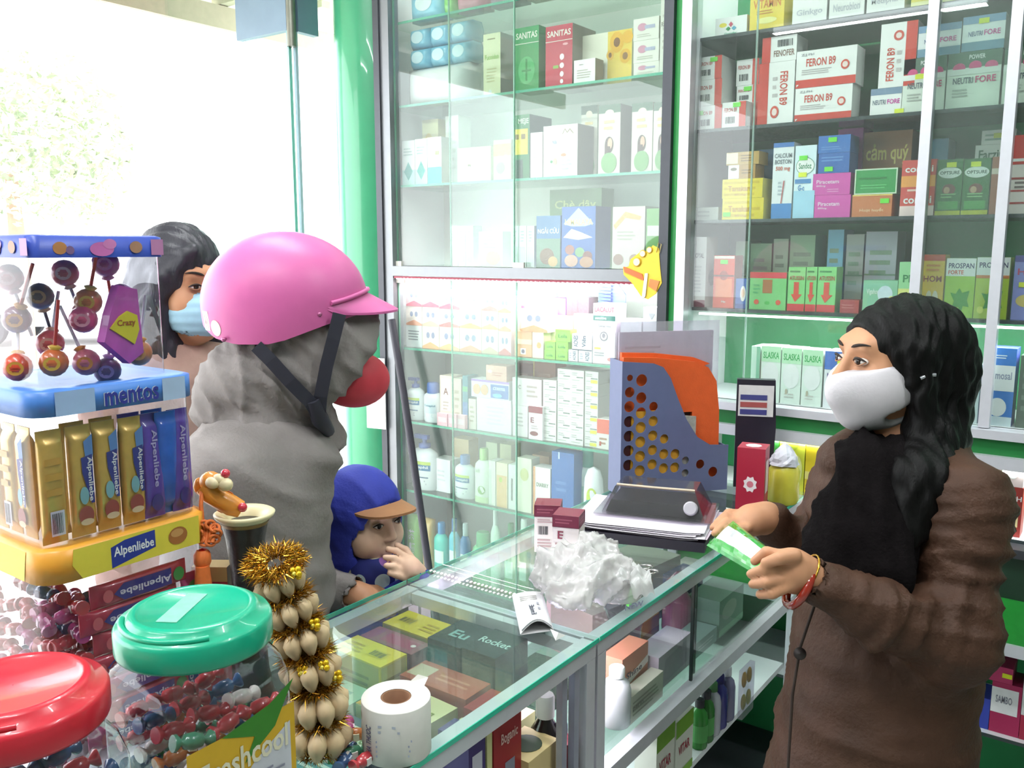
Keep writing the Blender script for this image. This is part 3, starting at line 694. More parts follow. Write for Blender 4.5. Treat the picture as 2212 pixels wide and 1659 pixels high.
# ------------------------------------------------------------ under the rails
r = Row(ZR[5])
r.put(1628, 1684, 918, '#4aa84a', 'green leafy carton under the middle rail', [EL(.3, .6, .2, .15, '#2f7a34'), EL(.7, .5, .22, .2, '#8ad07a'), R(0, .86, 1, .94, '#d8f0d0'), EL(.5, .3, .3, .12, '#2a6a30')])
r.put(1687, 1742, 916, '#dbe04a', 'yellow-green carton with grain pattern under the middle rail', [EL(.3, .6, .2, .2, '#eef07a'), EL(.7, .4, .22, .2, '#eef4a0'), EL(.5, .75, .25, .1, '#b8c83a')])
r.put(1744, 1800, 920, '#e8cf30', 'golden yellow carton beside the raised collar', [R(0, .3, 1, .4, '#f4e88a')])
r.put(2100, 2158, 968, '#e8a8b0', 'pink and white carton behind the brown shoulder', [R(0, .55, 1, 1, '#c83a5a'), LN(.1, .65, .9, .9, 3, '#e890a0')])
r.put(2166, 2212, 1052, '#a03a34', 'brick red carton with white capitals and a cream medallion', [T('PH', .5, .72, .95, .82, WHITE), R(.1, .72, .4, .82, '#4ab04a'), R(.15, .2, .85, .58, '#e2cf9a'), EL(.5, .4, .22, .12, '#c89a8a')], dep=.06)
r.put(2168, 2216, 985, '#e6d4d2', 'pale pink carton with a white dome resting on the brick red one', [EL(.5, .55, .3, .3, '#f8f4f4'), R(0, .85, 1, 1, '#d05a6a')], over=True, dep=.06)
r = Row(ZR[6])
r.put(2112, 2140, 1508, '#3a4ab4', 'small blue carton low behind the brown coat', [])
r.put(2142, 2210, 1478, '#b02a5a', 'crimson carton with a white panel on the lowest shelf', [R(0, .4, .9, .9, '#f0eef2'), T('SAMBO', .15, .6, .7, .75, '#8a8a9a')])
r.put(2130, 2190, 1440, '#c03a6a', 'crimson carton lying on the white-panelled one', [], over=True, stick=[(.8, .5, NEONY)])
r.put(2212, 2260, 1470, '#e8e6ea', 'white carton at the lower right picture edge', [R(0, 0, 1, .4, '#b02a4a')])
# ------------------------------------------------------------ grey-framed cabinet: upper shelves
def soft_pack(x0, x1, z0, z1, yf, dep, col, name, label, cat, group=None, pr=()):
    """plastic-wrapped pack with puffed faces"""
    w, h = x1 - x0, z1 - z0
    mb = MB(); n = 8
    V = []; Fs = []
    m = mat(col, 0.25, 0, 0.12, 18, coat=0.3)
    sh = lambda t: (1 - abs(2 * t - 1) ** 4)
    for s in (-1, 1):
        k = len(V)
        for j in range(n + 1):
            for i in range(n + 1):
                u, v = i / n, j / n
                b = (sh(u) * sh(v)) ** 0.4
                V.append(((u - .5) * w, s * dep / 2 * (0.45 + 0.55 * b), v * h))
        for j in range(n):
            for i in range(n):
                a = k + j * (n + 1) + i
                Fs.append((a, a + 1, a + n + 2, a + n + 1) if s < 0 else (a, a + n + 1, a + n + 2, a + 1))
    N = (n + 1) ** 2
    rim = [i for i in range(n + 1)] + [j * (n + 1) + n for j in range(1, n + 1)] + [n * (n + 1) + i for i in range(n - 1, -1, -1)] + [j * (n + 1) for j in range(n - 1, 0, -1)]
    for q in range(len(rim)):
        a, b = rim[q], rim[(q + 1) % len(rim)]
        Fs.append((a, N + a, N + b, b))
    mb.add(V, Fs, m, True)
    o = mb.build(name, loc=((x0 + x1) / 2, yf + dep / 2, z0))
    tag(o, label, cat, group)
    if pr:
        p = MB(); prints(p, pr, lambda u, v, l: ((u - .5) * w, -dep / 2 * (0.45 + 0.55 * (sh(u) * sh(v)) ** 0.4) - l - 0.001, v * h)); p.build('print', o)
    return o
def xz(x, y, Y): p = onY(x, y, Y); return float(p[0]), float(p[2])

# shelf cut by the upper picture edge
z0 = ZL[0]
for a, b, yt, c, nm, lb, ct in ((878, 950, -40, '#8fd0ea', 'gift_bag', 'pale blue and white bag at the top corner of the grey cabinet', 'bag'), (955, 978, -20, '#8ad06a', 'soft_pack', 'green pack between the blue bag and the pink pack', 'pack'), (980, 1040, -30, '#e88aa0', 'soft_pack', 'pink pack on the topmost glass shelf', 'pack'), (1050, 1120, -50, '#c8a0b4', 'soft_pack', 'mauve pack at the middle of the topmost glass shelf', 'pack'), (1130, 1200, -50, '#d8b090', 'soft_pack', 'tan pack on the topmost glass shelf', 'pack'), (1215, 1290, -60, '#c8d0a8', 'soft_pack', 'olive pack at the open end of the topmost glass shelf', 'pack')):
    xa, za = xz(a, yt, YI); xb, _ = xz(b, yt, YI)
    soft_pack(xa, xb, z0 + .0005, max(za, z0 + .1), YI, .1, c, nm, lb, ct, pr=[EL(.5, .4, .25, .2, '#e8f4f8')] if c == '#8fd0ea' else ())

# second shelf
r = Row(ZL[1])
zz = ZL[1] + .0005
xa, z1 = xz(868, 150, YI); xb, _ = xz(1000, 150, YI)
soft_pack(xa, xb, zz, z1, YI, .14, '#eef0ee', 'tissue_pack', 'big white wrapped pack lying under the blue tissue packs', 'pack')
ztop = z1 + .0005
for j in range(2):
    for i in range(3):
        xa, _ = xz(880 + i * 44, 100, YI + .01); xb, _ = xz(880 + i * 44 + 42, 100, YI + .01)
        h = .068
        soft_pack(xa, xb, ztop + j * (h + .0005), ztop + j * (h + .0005) + h, YI + .01, .11, '#7cc4e0', 'tissue_pack', ('upper' if j else 'lower') + ' row light blue tissue pack, ' + ['nearest the pillar', 'middle of its row', 'farthest from the pillar'][i], 'pack', 'light blue tissue packs', pr=[EL(.5, .5, .3, .3, '#cfe8f2')])
r.x = float(onY(1002, 150, YI)[0])
r.put(1044, 1081, 72, '#ece2b8', 'slender cream carton with green writing right of the blue tissue packs', [T('Fucoidan', .1, .58, .9, .66, '#8aba3a'), R(.25, .9, .7, .92, '#8a7a4a'), EL(.4, .06, .1, .03, WHITE), LN(.2, .2, .8, .45, 5, '#cfc090')], side='#6a7468')
def san(c1): return [T('SANITAS', .06, .82, .94, .92, '#e8e4d8'), R(0, .74, 1, .75, '#e8e4d8')] + c1
r.put(1112, 1164, 58, '#2f9450', 'green carton with serif capitals and a plant emblem', san([EL(.5, .32, .34, .22, '#4fb06a'), R(.46, .15, .54, .5, '#2f8a4a'), R(.3, .3, .7, .33, '#2f8a4a')]))
r.put(1179, 1237, 54, '#c02f48', 'red carton with serif capitals and a column of white fruit drawings', san([EL(.62, .48, .08, .05, WHITE), EL(.62, .34, .08, .045, WHITE), EL(.62, .2, .07, .045, WHITE), EL(.62, .08, .06, .035, WHITE), R(.3, .3, .5, .35, '#8ab04a'), EL(.75, .68, .1, .02, '#e8a0a8')]), side='#8f8478', dep=.14)
r.put(1240, 1286, 128, '#f2f0ea', 'low white carton with a dark bottle picture in front of the sunflower carton', [R(.25, .78, .45, .8, DK), LN(.15, .2, .85, .6, 4, '#b8b4aa')], dep=.05, side='#8a8478')
bk = Row(ZL[1], YI + .06, .08)
bk.put(1252, 1366, 70, '#f2ecd8', 'wide cream carton printed with big sunflowers', [R(.55, 0, 1, 1, '#f4d050'), EL(.72, .78, .13, .2, '#f0b428'), EL(.72, .78, .06, .09, '#8a5a28'), EL(.88, .5, .1, .14, '#f0b428'), EL(.88, .5, .05, .07, '#9a6a30'), EL(.6, .55, .07, .1, '#f0b428'), EL(.6, .55, .03, .05, '#8a5a28'), EL(.92, .85, .1, .12, '#f0b428')], free=True)
wl = lambda: [EL(.35, .6, .18, .18, '#d89ab0'), R(.45, .5, .85, .66, '#b8b8d0'), LN(.15, .12, .8, .3, 2, '#cfcabc')]
zs = None
for i, lb in enumerate(('bottom', 'middle', 'top')):
    r.put(1369, 1424, (134, 86, 38)[i], '#f0ece0', lb + ' white carton with pink badge in the stack of three by the dark stile', wl(), over=i > 0, dep=.08)
r.put(1426, 1452, -6, '#ece8dc', 'tall white carton squeezed against the dark stile', [LN(.2, .3, .8, .8, 6, '#cfcabc'), T('Ramo', .1, .62, .8, .68, '#8a8478')], dep=.08)

# third shelf
r = Row(ZL[2]); bk = Row(ZL[2], YI + .10, .07)
tl = lambda k: [R(0, 0, 1, .34, '#bfe8e4'), PG([(.15, .3), (.5, .52), (.85, .3), (.5, .1)], '#3aa8a0'), LN(.15, .65, .85, .85, 3, '#b8c8c4')]
r.put(868, 895, 304, '#f0f4f2', 'white carton with teal mark, nearest the pillar of a close trio', tl(0), dep=.06)
r.put(896, 922, 300, '#f0f4f2', 'white carton with teal mark in the middle of a close trio', tl(1), dep=.06)
r.put(923, 953, 296, '#eef4f2', 'white carton with solid turquoise foot closing the trio', [R(0, 0, 1, .36, '#4fc8cc'), EL(.45, .62, .3, .25, '#f8f4dc'), R(.55, .62, .85, .7, '#b0e07a')], dep=.06)
bk.put(912, 946, 258, '#f4ecb8', 'pale yellow round-topped carton behind the teal trio', [EL(.4, .6, .3, .2, '#f4d878')], free=True)
bk.put(962, 990, 250, '#eef0e6', 'tall pale carton behind the cream one', [LN(.2, .2, .8, .8, 5, '#d8dccc')], free=True)
r.put(988, 1060, 318, '#efe6c0', 'square cream carton with a faint yellow frame', [R(.1, .1, .9, .9, '#f4eccc'), T('MIFU', .3, .4, .72, .6, '#e4d49a')], dep=.08)
r.put(1066, 1104, 302, '#e9efb4', 'pale green and yellow patterned pack beside the cream carton', [R(0, .6, 1, .9, '#e4dc5a'), EL(.4, .3, .25, .15, '#a8cc8a'), EL(.7, .5, .2, .12, '#cfe0a8')], dep=.06)
r.put(1109, 1144, 248, '#2f7f46', 'dark green and yellow carton with short white title', [R(0, .38, .9, .78, '#ecd23c'), T('MEJE', .3, .84, .95, .94, '#d8e8d0'), R(.1, .62, .35, .7, '#8a6a20'), R(.5, .62, .75, .7, '#8a6a20'), R(.15, 0, .6, .3, '#284a38')], side='#3f6a54', dep=.13)
r.put(1146, 1172, 286, '#efe9e4', 'plain whitish carton between the dark green and the mountain-logo cartons', [LN(.2, .4, .8, .7, 3, '#d0c8c0')], dep=.05)
r.put(1174, 1248, 270, '#f0ebe4', 'large whitish carton with a little mountain logo', [PG([(.55, .82), (.64, .94), (.7, .86), (.78, .93), (.9, .82)], '#9a8a70'), PG([(.58, .82), (.64, .9), (.7, .83), (.78, .89), (.86, .82)], '#f0ebe4'), T('Nột', .28, .62, .4, .72, '#7a8ab0'), EL(.25, .3, .04, .03, '#5a9a6a'), EL(.35, .3, .06, .07, '#d8b8a0'), EL(.6, .42, .08, .03, '#e0906a'), LN(.55, .12, .85, .35, 3, '#c8ccd0')], side='#a8a298', dep=.12)
hd = lambda: [R(0, .88, 1, 1, '#4a6a50'), EL(.5, .88, .2, .05, '#e8dcc0'), EL(.5, .42, .2, .12, '#5a4238'), EL(.54, .44, .11, .08, '#d8ac90'), R(.3, .26, .56, .4, '#5a4238'), EL(.5, .16, .36, .15, '#7aaa6a'), LN(.25, .62, .75, .8, 2, '#e0c88a')]
bk.put(1256, 1291, 228, '#dcd8c6', 'hair-dye carton with a portrait, partly behind the mountain-logo carton', hd(), free=True)
r.put(1294, 1341, 226, '#dcd8c6', 'hair-dye carton with a long-haired portrait, standing alone with a shaded side', hd(), side='#8a8880', dep=.09)  # grey side face is shade put into the colour
r.put(1366, 1411, 222, '#dcd8c6', 'hair-dye carton with a long-haired portrait, left of the pair by the dark stile', hd(), dep=.09)
r.put(1413, 1450, 220, '#dcd8c6', 'hair-dye carton with a long-haired portrait, right of the pair by the dark stile', hd(), dep=.09)

# fourth level, on the middle rail
r = Row(ZL[3]); bk = Row(ZL[3], YI + .10, .08)
wt = lambda: [R(.1, .1, .9, .5, '#d8ece0'), LN(.25, .6, .75, .9, 4, '#b8d4c4')]
for i in range(3):
    r.put(972 + i * 17, 988 + i * 17, 488, '#f1f6f2', ['thin white carton, first of three beside the door edge', 'thin white carton, second of three beside the door edge', 'thin white carton, third of three beside the door edge'][i], wt(), dep=.05)
r.put(1034, 1086, 500, '#dfe2da', 'grey-white carton with orange fruit print between the two thin white sets', [EL(.6, .25, .3, .2, '#e8a88a'), LN(.2, .5, .8, .9, 4, '#c0c4bc')], dep=.05)
for i in range(3):
    r.put(1104 + i * 17, 1120 + i * 17, 488, '#f1f6f2', ['thin white carton next to the blue noodle-like cartons, first of three', 'thin white carton next to the blue cartons, second of three', 'thin white carton next to the blue cartons, third of three'][i], wt(), dep=.05)
r.put(1159, 1211, 466, '#4f7fae', 'blue-green carton with white title and food picture', [T('NGẢI CỨU', .06, .66, .94, .78, '#f0eaea'), R(0, 0, 1, .56, '#7a9a84'), EL(.45, .22, .3, .16, '#8a6a50'), EL(.7, .12, .2, .1, '#d8b070')], dep=.1)
r.put(1214, 1287, 446, '#3a68b4', 'taller blue carton with yellow capitals, snowy peak and bowls', [PG([(.05, .72), (.5, .98), (.95, .72), (.7, .68), (.3, .68)], '#c0d8e0'), T('HIMALAYA', .1, .7, .92, .8, '#e8dc8a'), PG([(.05, .5), (.3, .64), (.6, .58), (.92, .5), (.5, .46)], WHITE), EL(.25, .3, .14, .08, '#b06a58'), EL(.55, .26, .14, .08, '#7aaa70'), EL(.78, .2, .14, .08, '#8a4a40'), EL(.75, .1, .2, .09, '#c8906a'), EL(.3, .12, .2, .1, '#d8a890')], side='#3a4a74', dep=.095)
bk.put(1188, 1300, 408, '#6a8a5c', 'big dull green carton behind the tall blue one', [T('Chè dây', .1, .72, .9, .86, '#b8c47a')], free=True)
r.put(1324, 1394, 446, '#d8d4c4', 'beige carton with an orange flourish behind the yellow hanging tag', [PG([(.02, .7), (.4, .92), (.9, .84), (.85, .78), (.4, .82), (.1, .64)], '#e0b070'), LN(.15, .45, .8, .62, 3, '#b8b4a4'), EL(.2, .15, .16, .09, '#a07868'), EL(.7, .15, .16, .09, '#a88070')], dep=.09)
r.put(1397, 1449, 450, '#6faa58', 'green carton with a white strip behind the yellow hanging tag', [R(.05, .55, .95, .72, '#d8e4cc'), LN(.1, .2, .8, .4, 2, '#4a8a40')], dep=.09)

# ------------------------------------------------------------ lower shelves, brightly lit
r = Row(ZL[4], YI, .06); bk = Row(ZL[4], YI + .07, .06)
hx = lambda c: [EL(.35, .6, .1, .14, '#8a90b0'), EL(.65, .6, .1, .14, '#8a90b0'), PG([(0, .1), (.5, .3), (1, .1), (1, 0), (0, 0)], c)]
cols = [('#f2d3d6', '#e07a7a'), ('#f6e2da', '#e8a080'), ('#f4ead8', '#f0b070'), ('#f4f0ea', '#d8c0a0'), ('#f6e6d2', '#eeb880')]
i = 0
xs = [(877, 911), (912, 948), (949, 992), (993, 1040), (1041, 1076), (1077, 1104)]
tops = [(703, 662, 620), (705, 664, 622), (707, 668, 626), (710, 668, 630), (712, 672, 634), (716, 676, 640)]
cn = ['nearest the pillar', 'second from the pillar', 'third from the pillar', 'fourth from the pillar', 'fifth from the pillar', 'by the overlapping door edges']
tn = ['bottom tier', 'middle tier', 'top tier']
for (a, b), t in zip(xs, tops):
    for j, y in enumerate(t):
        c, d = cols[(i * 2 + j) % 5]
        if j == 2 and a < 960: c, d = '#f0c4cc', '#d8607a'
        if j == 0 and a < 880: c, d = '#f0f0f0', '#c0c0c8'
        r.put(a, b, y, c, f'pale cosmetic carton, {tn[j]}, column {cn[i]}', hx(d) if d != '#c0c0c8' else [LN(.15, .3, .85, .8, 4, '#9a9aa0')], over=j > 0)
    i += 1
r.put(1112, 1149, 716, '#f0b48a', 'orange carton with a small square seal beside the green cube-like boxes', [R(0, .5, 1, .7, '#f8d8b8'), R(.35, .1, .65, .34, '#f4f0f0'), EL(.5, .22, .1, .08, '#7a6a80')])
r.put(1150, 1174, 718, '#f4e4cc', 'cream carton with orange flower print next to the orange one', [EL(.6, .5, .2, .12, '#eeb070')])
r.put(1124, 1183, 668, '#f4e0c8', 'tilted cream carton resting on the orange one', hx('#e8a070'), over=True)
gg = lambda: [EL(.5, .6, .3, .25, '#8ad048'), T('Lola', .2, .3, .8, .6, '#3a8a20')]
r.put(1176, 1199, 757, '#8fd63c', 'little green box, lower left of the green four', gg(), dep=.04)
r.put(1177, 1199, 738, '#8fd63c', 'little green box, upper left of the green four', gg(), over=True, dep=.04)
r.put(1201, 1226, 759, '#8fd63c', 'little green box, lower right of the green four', gg(), dep=.04)
r.put(1201, 1227, 738, '#8fd63c', 'little green box, upper right of the green four', gg(), over=True, dep=.04)
r.put(1200, 1232, 712, '#8fd63c', 'single green box perched on the green four', gg(), over=True, dep=.04)
ac = lambda: [T('ACNES', .5, .1, .8, .9, '#4a5a78', 90), LN(.1, .2, .35, .8, 3, '#b0b8c8')]
r.put(1228, 1248, 756, '#eef2f8', 'white carton with sideways title, low one next to the green four', ac(), dep=.04)
r.put(1250, 1279, 758, '#eef2f8', 'white carton with sideways title, lower one beside the mouthwash carton', ac(), dep=.04)
r.put(1236, 1279, 722, '#eef2f8', 'white carton with sideways title lying across the two lower ones', [T('ACNES', .08, .2, .3, .9, '#4a5a78', 90), T('Viên', .5, .2, .7, .9, '#4a5a78', 90), R(0, 0, 1, .06, '#3a4a60')], over=True, dep=.04)
r.put(1282, 1330, 656, '#f2eef2', 'tall white mouthwash carton with magenta title and teal band', [T('LACALUT', .06, .86, .94, .94, '#c83a6a'), R(0, .72, 1, .8, '#2f7a74'), T('sensitive', .1, .735, .6, .785, '#d8ece8'), T('Dental rinse', .25, .61, .8, .65, '#7a7484'), EL(.5, .46, .18, .08, '#8a8290'), EL(.5, .46, .14, .06, '#dcd6dc'), EL(.5, .47, .07, .04, '#8a8290'), R(.08, .24, .36, .27, '#e8e040'), LN(.08, .12, .6, .2, 2, '#a8a4ac'), EL(.8, .08, .12, .03, '#d88a8a')], dep=.07, side='#e4d4e4')
r.put(1341, 1386, 690, '#eeeef4', 'low white carton right of the mouthwash carton', [LN(.5, .2, .9, .8, 2, '#9a92b0')], dep=.06)
r.put(1390, 1426, 664, '#ecebf2', 'white carton against the dark stile above the magazine file', [PG([(.3, .9), (.5, .8), (.7, .9)], '#c8c8d4')], dep=.06)
bk.put(1118, 1138, 628, '#f2dce0', 'white and pink carton behind the tilted cream one', [LN(.2, .2, .8, .8, 5, '#d85a80')], free=True)
bk.put(1144, 1186, 634, '#c9cdd4', 'grey carton on the back row of the lit shelf', [R(0, 0, 1, .5, '#b8bcc8')], free=True)
bk.put(1190, 1222, 644, '#9a58c8', 'violet carton on the back row of the lit shelf', [EL(.3, .4, .3, .3, '#b890d8')], free=True)
bk.put(1224, 1272, 642, '#5c4450', 'dark plum carton on the back row of the lit shelf', [R(.5, 0, .52, 1, '#44303c'), LN(.2, .5, .8, .7, 1, '#b09aa8')], free=True)
bk.put(1205, 1262, 626, '#bfe6ea', 'aqua carton lying on the violet and plum ones', [R(0, .4, .4, 1, '#9ad8dc')], over=True, dep=.05)
bk.put(1190, 1238, 682, '#d9d4ae', 'olive-beige carton behind the perched green box', [T('Cerina', .2, .4, .8, .6, '#8a8460')], free=True, yf=YI + .045, dep=.022)
bk.put(1240, 1278, 678, '#cfc6b8', 'beige carton with a white seal behind the sideways-titled boxes', [R(.35, .4, .9, .75, WHITE)], free=True, yf=YI + .045, dep=.022)
# bristled blue toothbrush card leaning behind the mouthwash carton
xa, za = xz(1296, 655, YI + .09)
tb = empty('toothbrush_card', (xa + .03, YI + .1, ZL[4] + .0005), 0, 'dark blue toothbrush blister pack standing behind the tall mouthwash carton', 'toothbrush pack')
hh = xz(1300, 612, YI + .1)[1] - ZL[4]
MB().prism([(-.03, 0), (.06, 0), (.06, hh * .86), (.03, hh), (-.03, hh * .96)], 0, .004, mat('#4a5a9a', .3)).build('card', tb)
for k in range(9):
    MB().prism([(-.035, 0), (.012, 0), (.012, .007), (-.035, .011)], -.012, .0, mat('#3448b8', .3), M=Matrix.Translation((0, 0, hh - .1 + k * .011))).build('bristle_row', tb)

# ---- bottles
def bottle(px, ytop, ybot, wpx, zs, yf, kind, col, label, cap=None, pr=(), name='bottle', cat='bottle', sy=.6, group=None):
    """lotion bottle: body, neck, cap or pump"""
    xa, zt = xz(px - wpx / 2, ytop, yf); xb, _ = xz(px + wpx / 2, ytop, yf)
    w = xb - xa; h = zt - zs
    o = empty(name, ((xa + xb) / 2, yf + w * sy / 2, zs + .0005), 0, label, cat, group)
    a = w / 2
    hb = {'pump': .74, 'cap': .80, 'flip': .78, 'oval': 1.0}[kind] * h
    prof = [(a * .9, 0), (a, .006), (a, hb * .78), (a * .93, hb * .88), (a * .6, hb * .96), (a * .34, hb)]
    if kind == 'oval': prof = [(a * .75, 0), (a * .8, h * .03), (a * .98, h * .3), (a, h * .55), (a * .9, h * .8), (a * .6, h * .95), (.002, h)]
    mb = MB().lathe(prof, mat(col, .3, 0, .02), 28, sx=1, sy=sy)
    mb.build('body', o)
    cm = mat(cap or col, .35, 0, .03)
    if kind == 'pump':
        MB().lathe([(a * .36, hb), (a * .36, hb + h * .07), (a * .14, hb + h * .08), (a * .14, hb + h * .16)], cm, 18).build('collar', o)
        MB().span((-a * .75, -.008, hb + h * .15), (a * .3, .008, hb + h * .22), cm).build('pump_head', o)
    elif kind == 'cap':
        MB().lathe([(a * .42, hb - h * .01), (a * .42, h * .98), (a * .36, h)], cm, 20).build('cap', o)
    elif kind == 'flip':
        MB().lathe([(a * .62, hb - h * .05), (a * .6, h * .97), (a * .5, h)], cm, 24, sy=.75).build('cap', o)
    if pr:
        p = MB(); prints(p, pr, lambda u, v, l: ((a + l) * math.sin((u - .5) * 2.2), -(a + l) * sy * math.cos((u - .5) * 2.2), v * hb), .0006); p.build('label_print', o)
    return o
cet = [R(.12, .48, .88, .62, '#2a78a8'), R(.12, .62, .88, .7, '#c8dc5a'), T('Cetaphil', .2, .51, .8, .6, '#e8f4f8'), R(.2, .3, .8, .33, '#5a7a98'), LN(.2, .12, .8, .26, 2, '#b0b8c0')]
r = Row(ZL[5], YI, .07); bk = Row(ZL[5], YI + .1, .07)
bottle(888, 812, 905, 36, ZL[5], YI, 'pump', '#f4f6f8', 'white lotion bottle with blue pump nearest the pillar on the middle lit shelf', '#4a6ab8', cet)
bottle(926, 826, 905, 36, ZL[5], YI, 'flip', '#f2f5f8', 'white lotion bottle with wide blue cap beside the pump bottle', '#5a7ac4', [R(.15, .3, .85, .6, '#dfeaf2'), T('Cetaphil', .2, .5, .8, .58, '#4a7a98'), LN(.2, .15, .8, .28, 3, '#b8c4cc')])
r.x = float(onY(946, 850, YI)[0])
r.put(950, 976, 812, '#f0d8c4', 'salmon carton with a single brown capital letter', [R(.12, .3, .88, .95, '#f6ece4'), T('A', .3, .62, .7, .76, '#8a4a3a'), LN(.25, .3, .75, .5, 3, '#c8b0a4')], dep=.06)
r.put(978, 996, 818, '#d9c4b4', 'tan carton beside the single-letter carton', [LN(.2, .2, .8, .8, 4, '#b8a08c')], dep=.06)
r.put(999, 1010, 812, '#3a8a9c', 'narrow teal and blue carton between pink-based boxes', [R(0, 0, 1, .5, '#4a7ab8'), R(0, .7, 1, .8, '#5ab080')], dep=.06)
r.put(1012, 1028, 862, '#e8d8cc', 'beige carton half behind the big white notice carton', [LN(.2, .2, .8, .8, 4, '#c0aa98')], dep=.06)
r.put(1030, 1104, 862, '#f6f2f6', 'broad plain white carton at the foot of the purple-banded one', [LN(.3, .2, .8, .8, 5, '#e8e0ec')], dep=.07)
r.put(1018, 1100, 822, '#f0eaf4', 'white carton with purple edge and orange fruit halves on the broad white one', [R(0, .88, 1, 1, '#b07ad0'), R(.52, .05, .98, .8, '#5a78c4'), T('ctema', .58, .5, .9, .7, '#dfe8f8'), EL(.15, .45, .1, .3, '#eeb088'), EL(.36, .45, .1, .3, '#eeb088'), EL(.7, .2, .12, .12, '#7ac0e0')], over=True, dep=.06)
r.put(1050, 1094, 790, '#eeb0a0', 'salmon red carton resting on the purple-edged one', [EL(.2, .6, .12, .12, '#f4d8cc'), LN(.3, .3, .9, .6, 2, '#d88a7a')], over=True, dep=.06)
r.put(1108, 1140, 876, '#ece2e2', 'white carton left of the maroon-capped letter carton', [LN(.2, .3, .8, .8, 4, '#cfc4c4')], dep=.05)
r.put(1107, 1170, 818, '#e9dfdf', 'grey-white carton stacked above the maroon-capped letter carton', [LN(.5, .3, .9, .8, 3, '#c8b4b0'), T('C', .2, .6, .3, .75, '#b0a0a0')], over=True, dep=.06, side='#b8a8a4')
r.put(1142, 1172, 878, '#f0e8ea', 'white carton with maroon top and letter on the lit shelf', [R(0, .8, 1, 1, '#9a3a44'), T('E', .15, .5, .4, .66, '#8a3a4a'), EL(.4, .18, .3, .07, '#8a4a4a'), LN(.2, .3, .8, .44, 2, '#c8b4b8')], yf=YI - .012, dep=.052, free=True)
# four tidy stacks of small cartons
sm = lambda k: [R(.45, .4, .95, .5, '#8a948c'), LN(.1, .55, .6, .85, 2, '#bcc0b8'), LN(.1, .12, .9, .3, 1, '#c4c8c0')] + ([R(.45, .08, .95, .34, '#e8e23c')] if k == 3 else [])
zc0 = ZL[5] + .0005
LBL4 = 'small whitish carton in the plain part of the four tidy stacks on the lit shelf'
LBLY = 'small whitish carton with yellow price tag in the end stack of the four tidy stacks'
topz = xz(1230, 800, YI)[1]
for c_ in range(4):
    a = float(onY(1173 + c_ * 29.5, 880, YI)[0]); b = float(onY(1173 + c_ * 29.5 + 28.5, 880, YI)[0])
    n = (5, 6, 6, 6)[c_]; h = (topz - zc0) / 6
    for k in range(n):
        carton(a, b, zc0 + k * (h + .0004), zc0 + k * (h + .0004) + h, '#eeeee8', LBLY if c_ == 3 else LBL4, sm(c_), YI + (c_ % 2) * .004, .13, side='#cfcac4', group='small cartons in four tidy stacks')
r.x = float(onY(1289, 900, YI)[0])
r.put(1290, 1318, 906, '#f2ece4', 'small white carton with orange-red top beside the four stacks', [R(0, .52, 1, 1, '#ee6a4a'), LN(.2, .12, .8, .42, 2, '#b08a70'), R(.2, .1, .35, .25, '#c05040')], dep=.05)
bk.put(1112, 1150, 784, '#8a4a48', 'maroon carton at the back above the grey-white one', [LN(.2, .7, .8, .9, 1, '#a86a60')], free=True)
bk.put(1152, 1200, 782, '#a8684a', 'brown carton with a gold line at the back of the middle lit shelf', [R(0, 0, .06, 1, '#e8c060'), T('LAVICOR', .2, .78, .8, .84, '#c89070')], free=True)
# pink based small boxes in front of the salmon ones
for k, (a, b) in enumerate(((944, 966), (968, 986), (988, 1004))):
    r.put(a, b, 893 + k * 2, '#f2b8c4', ['low pink box by the lotion bottles, first of three', 'low pink box by the lotion bottles, second of three', 'low pink box by the lotion bottles, third of three'][k], [R(.1, .3, .9, .7, '#f6d4da')], yf=YI - .018, dep=.016, free=True)

# bottle shelf
r = Row(ZL[6], YI, .06)
bottle(904, 934, 1060, 54, ZL[6], YI, 'pump', '#f4f6f8', 'large white lotion bottle with blue pump on the bottle shelf', '#5a74c0', cet, sy=.55)
r.x = float(onY(936, 1000, YI)[0])
r.put(938, 972, 992, '#f2f0f2', 'plain white carton between the two lotion bottles', [LN(.2, .3, .8, .7, 3, '#d8d8dc')], yf=YI + .03)
bottle(995, 982, 1068, 40, ZL[6], YI, 'cap', '#f4f6f8', 'small white lotion bottle with blue cap on the bottle shelf', '#4a7ab8', cet)
bottle(1037, 968, 1075, 36, ZL[6], YI, 'cap', '#eef2e4', 'white bottle with a light green cap and lime print', '#b8e08a', [EL(.55, .3, .2, .1, '#8ab060'), T('soft', .2, .7, .5, .8, '#b0b8a0'), R(.1, 0, .9, .14, '#d0e4b0')])
r.x = float(onY(1054, 1000, YI)[0])
r.put(1056, 1070, 996, '#f2ede2', 'slim white carton next to the orange-striped one', [R(0, 0, .4, .8, '#dfe8d8')], dep=.05)
r.put(1072, 1096, 1000, '#f6e2c4', 'white carton with a broad orange stripe on the bottle shelf', [R(.05, 0, .95, .72, '#f2bf86'), EL(.4, .62, .15, .06, '#c8d05a')], dep=.05)
r.put(1098, 1114, 1004, '#ecece6', 'pale carton with a dark slit line behind the near door edge', [R(.4, .2, .6, .7, '#6a6a64')], dep=.05)
r.put(1118, 1148, 990, '#efeeda', 'pale yellow-green carton in the middle of the bottle shelf', [EL(.5, .7, .3, .12, '#d8d8a0')], dep=.05)
r.put(1152, 1189, 1010, '#f6f0ea', 'white carton with a brown flower mark, orange side', [R(0, 0, .12, 1, '#eeb488'), T('DIARRY', .2, .6, .9, .68, '#8a9a84'), EL(.5, .24, .07, .05, '#8a6a3a'), EL(.4, .3, .07, .05, '#8a6a3a'), EL(.6, .3, .07, .05, '#8a6a3a'), PG([(.15, 0), (.95, 0), (.85, .14), (.55, .08), (.25, .14)], '#a8d4b8')], dep=.05)
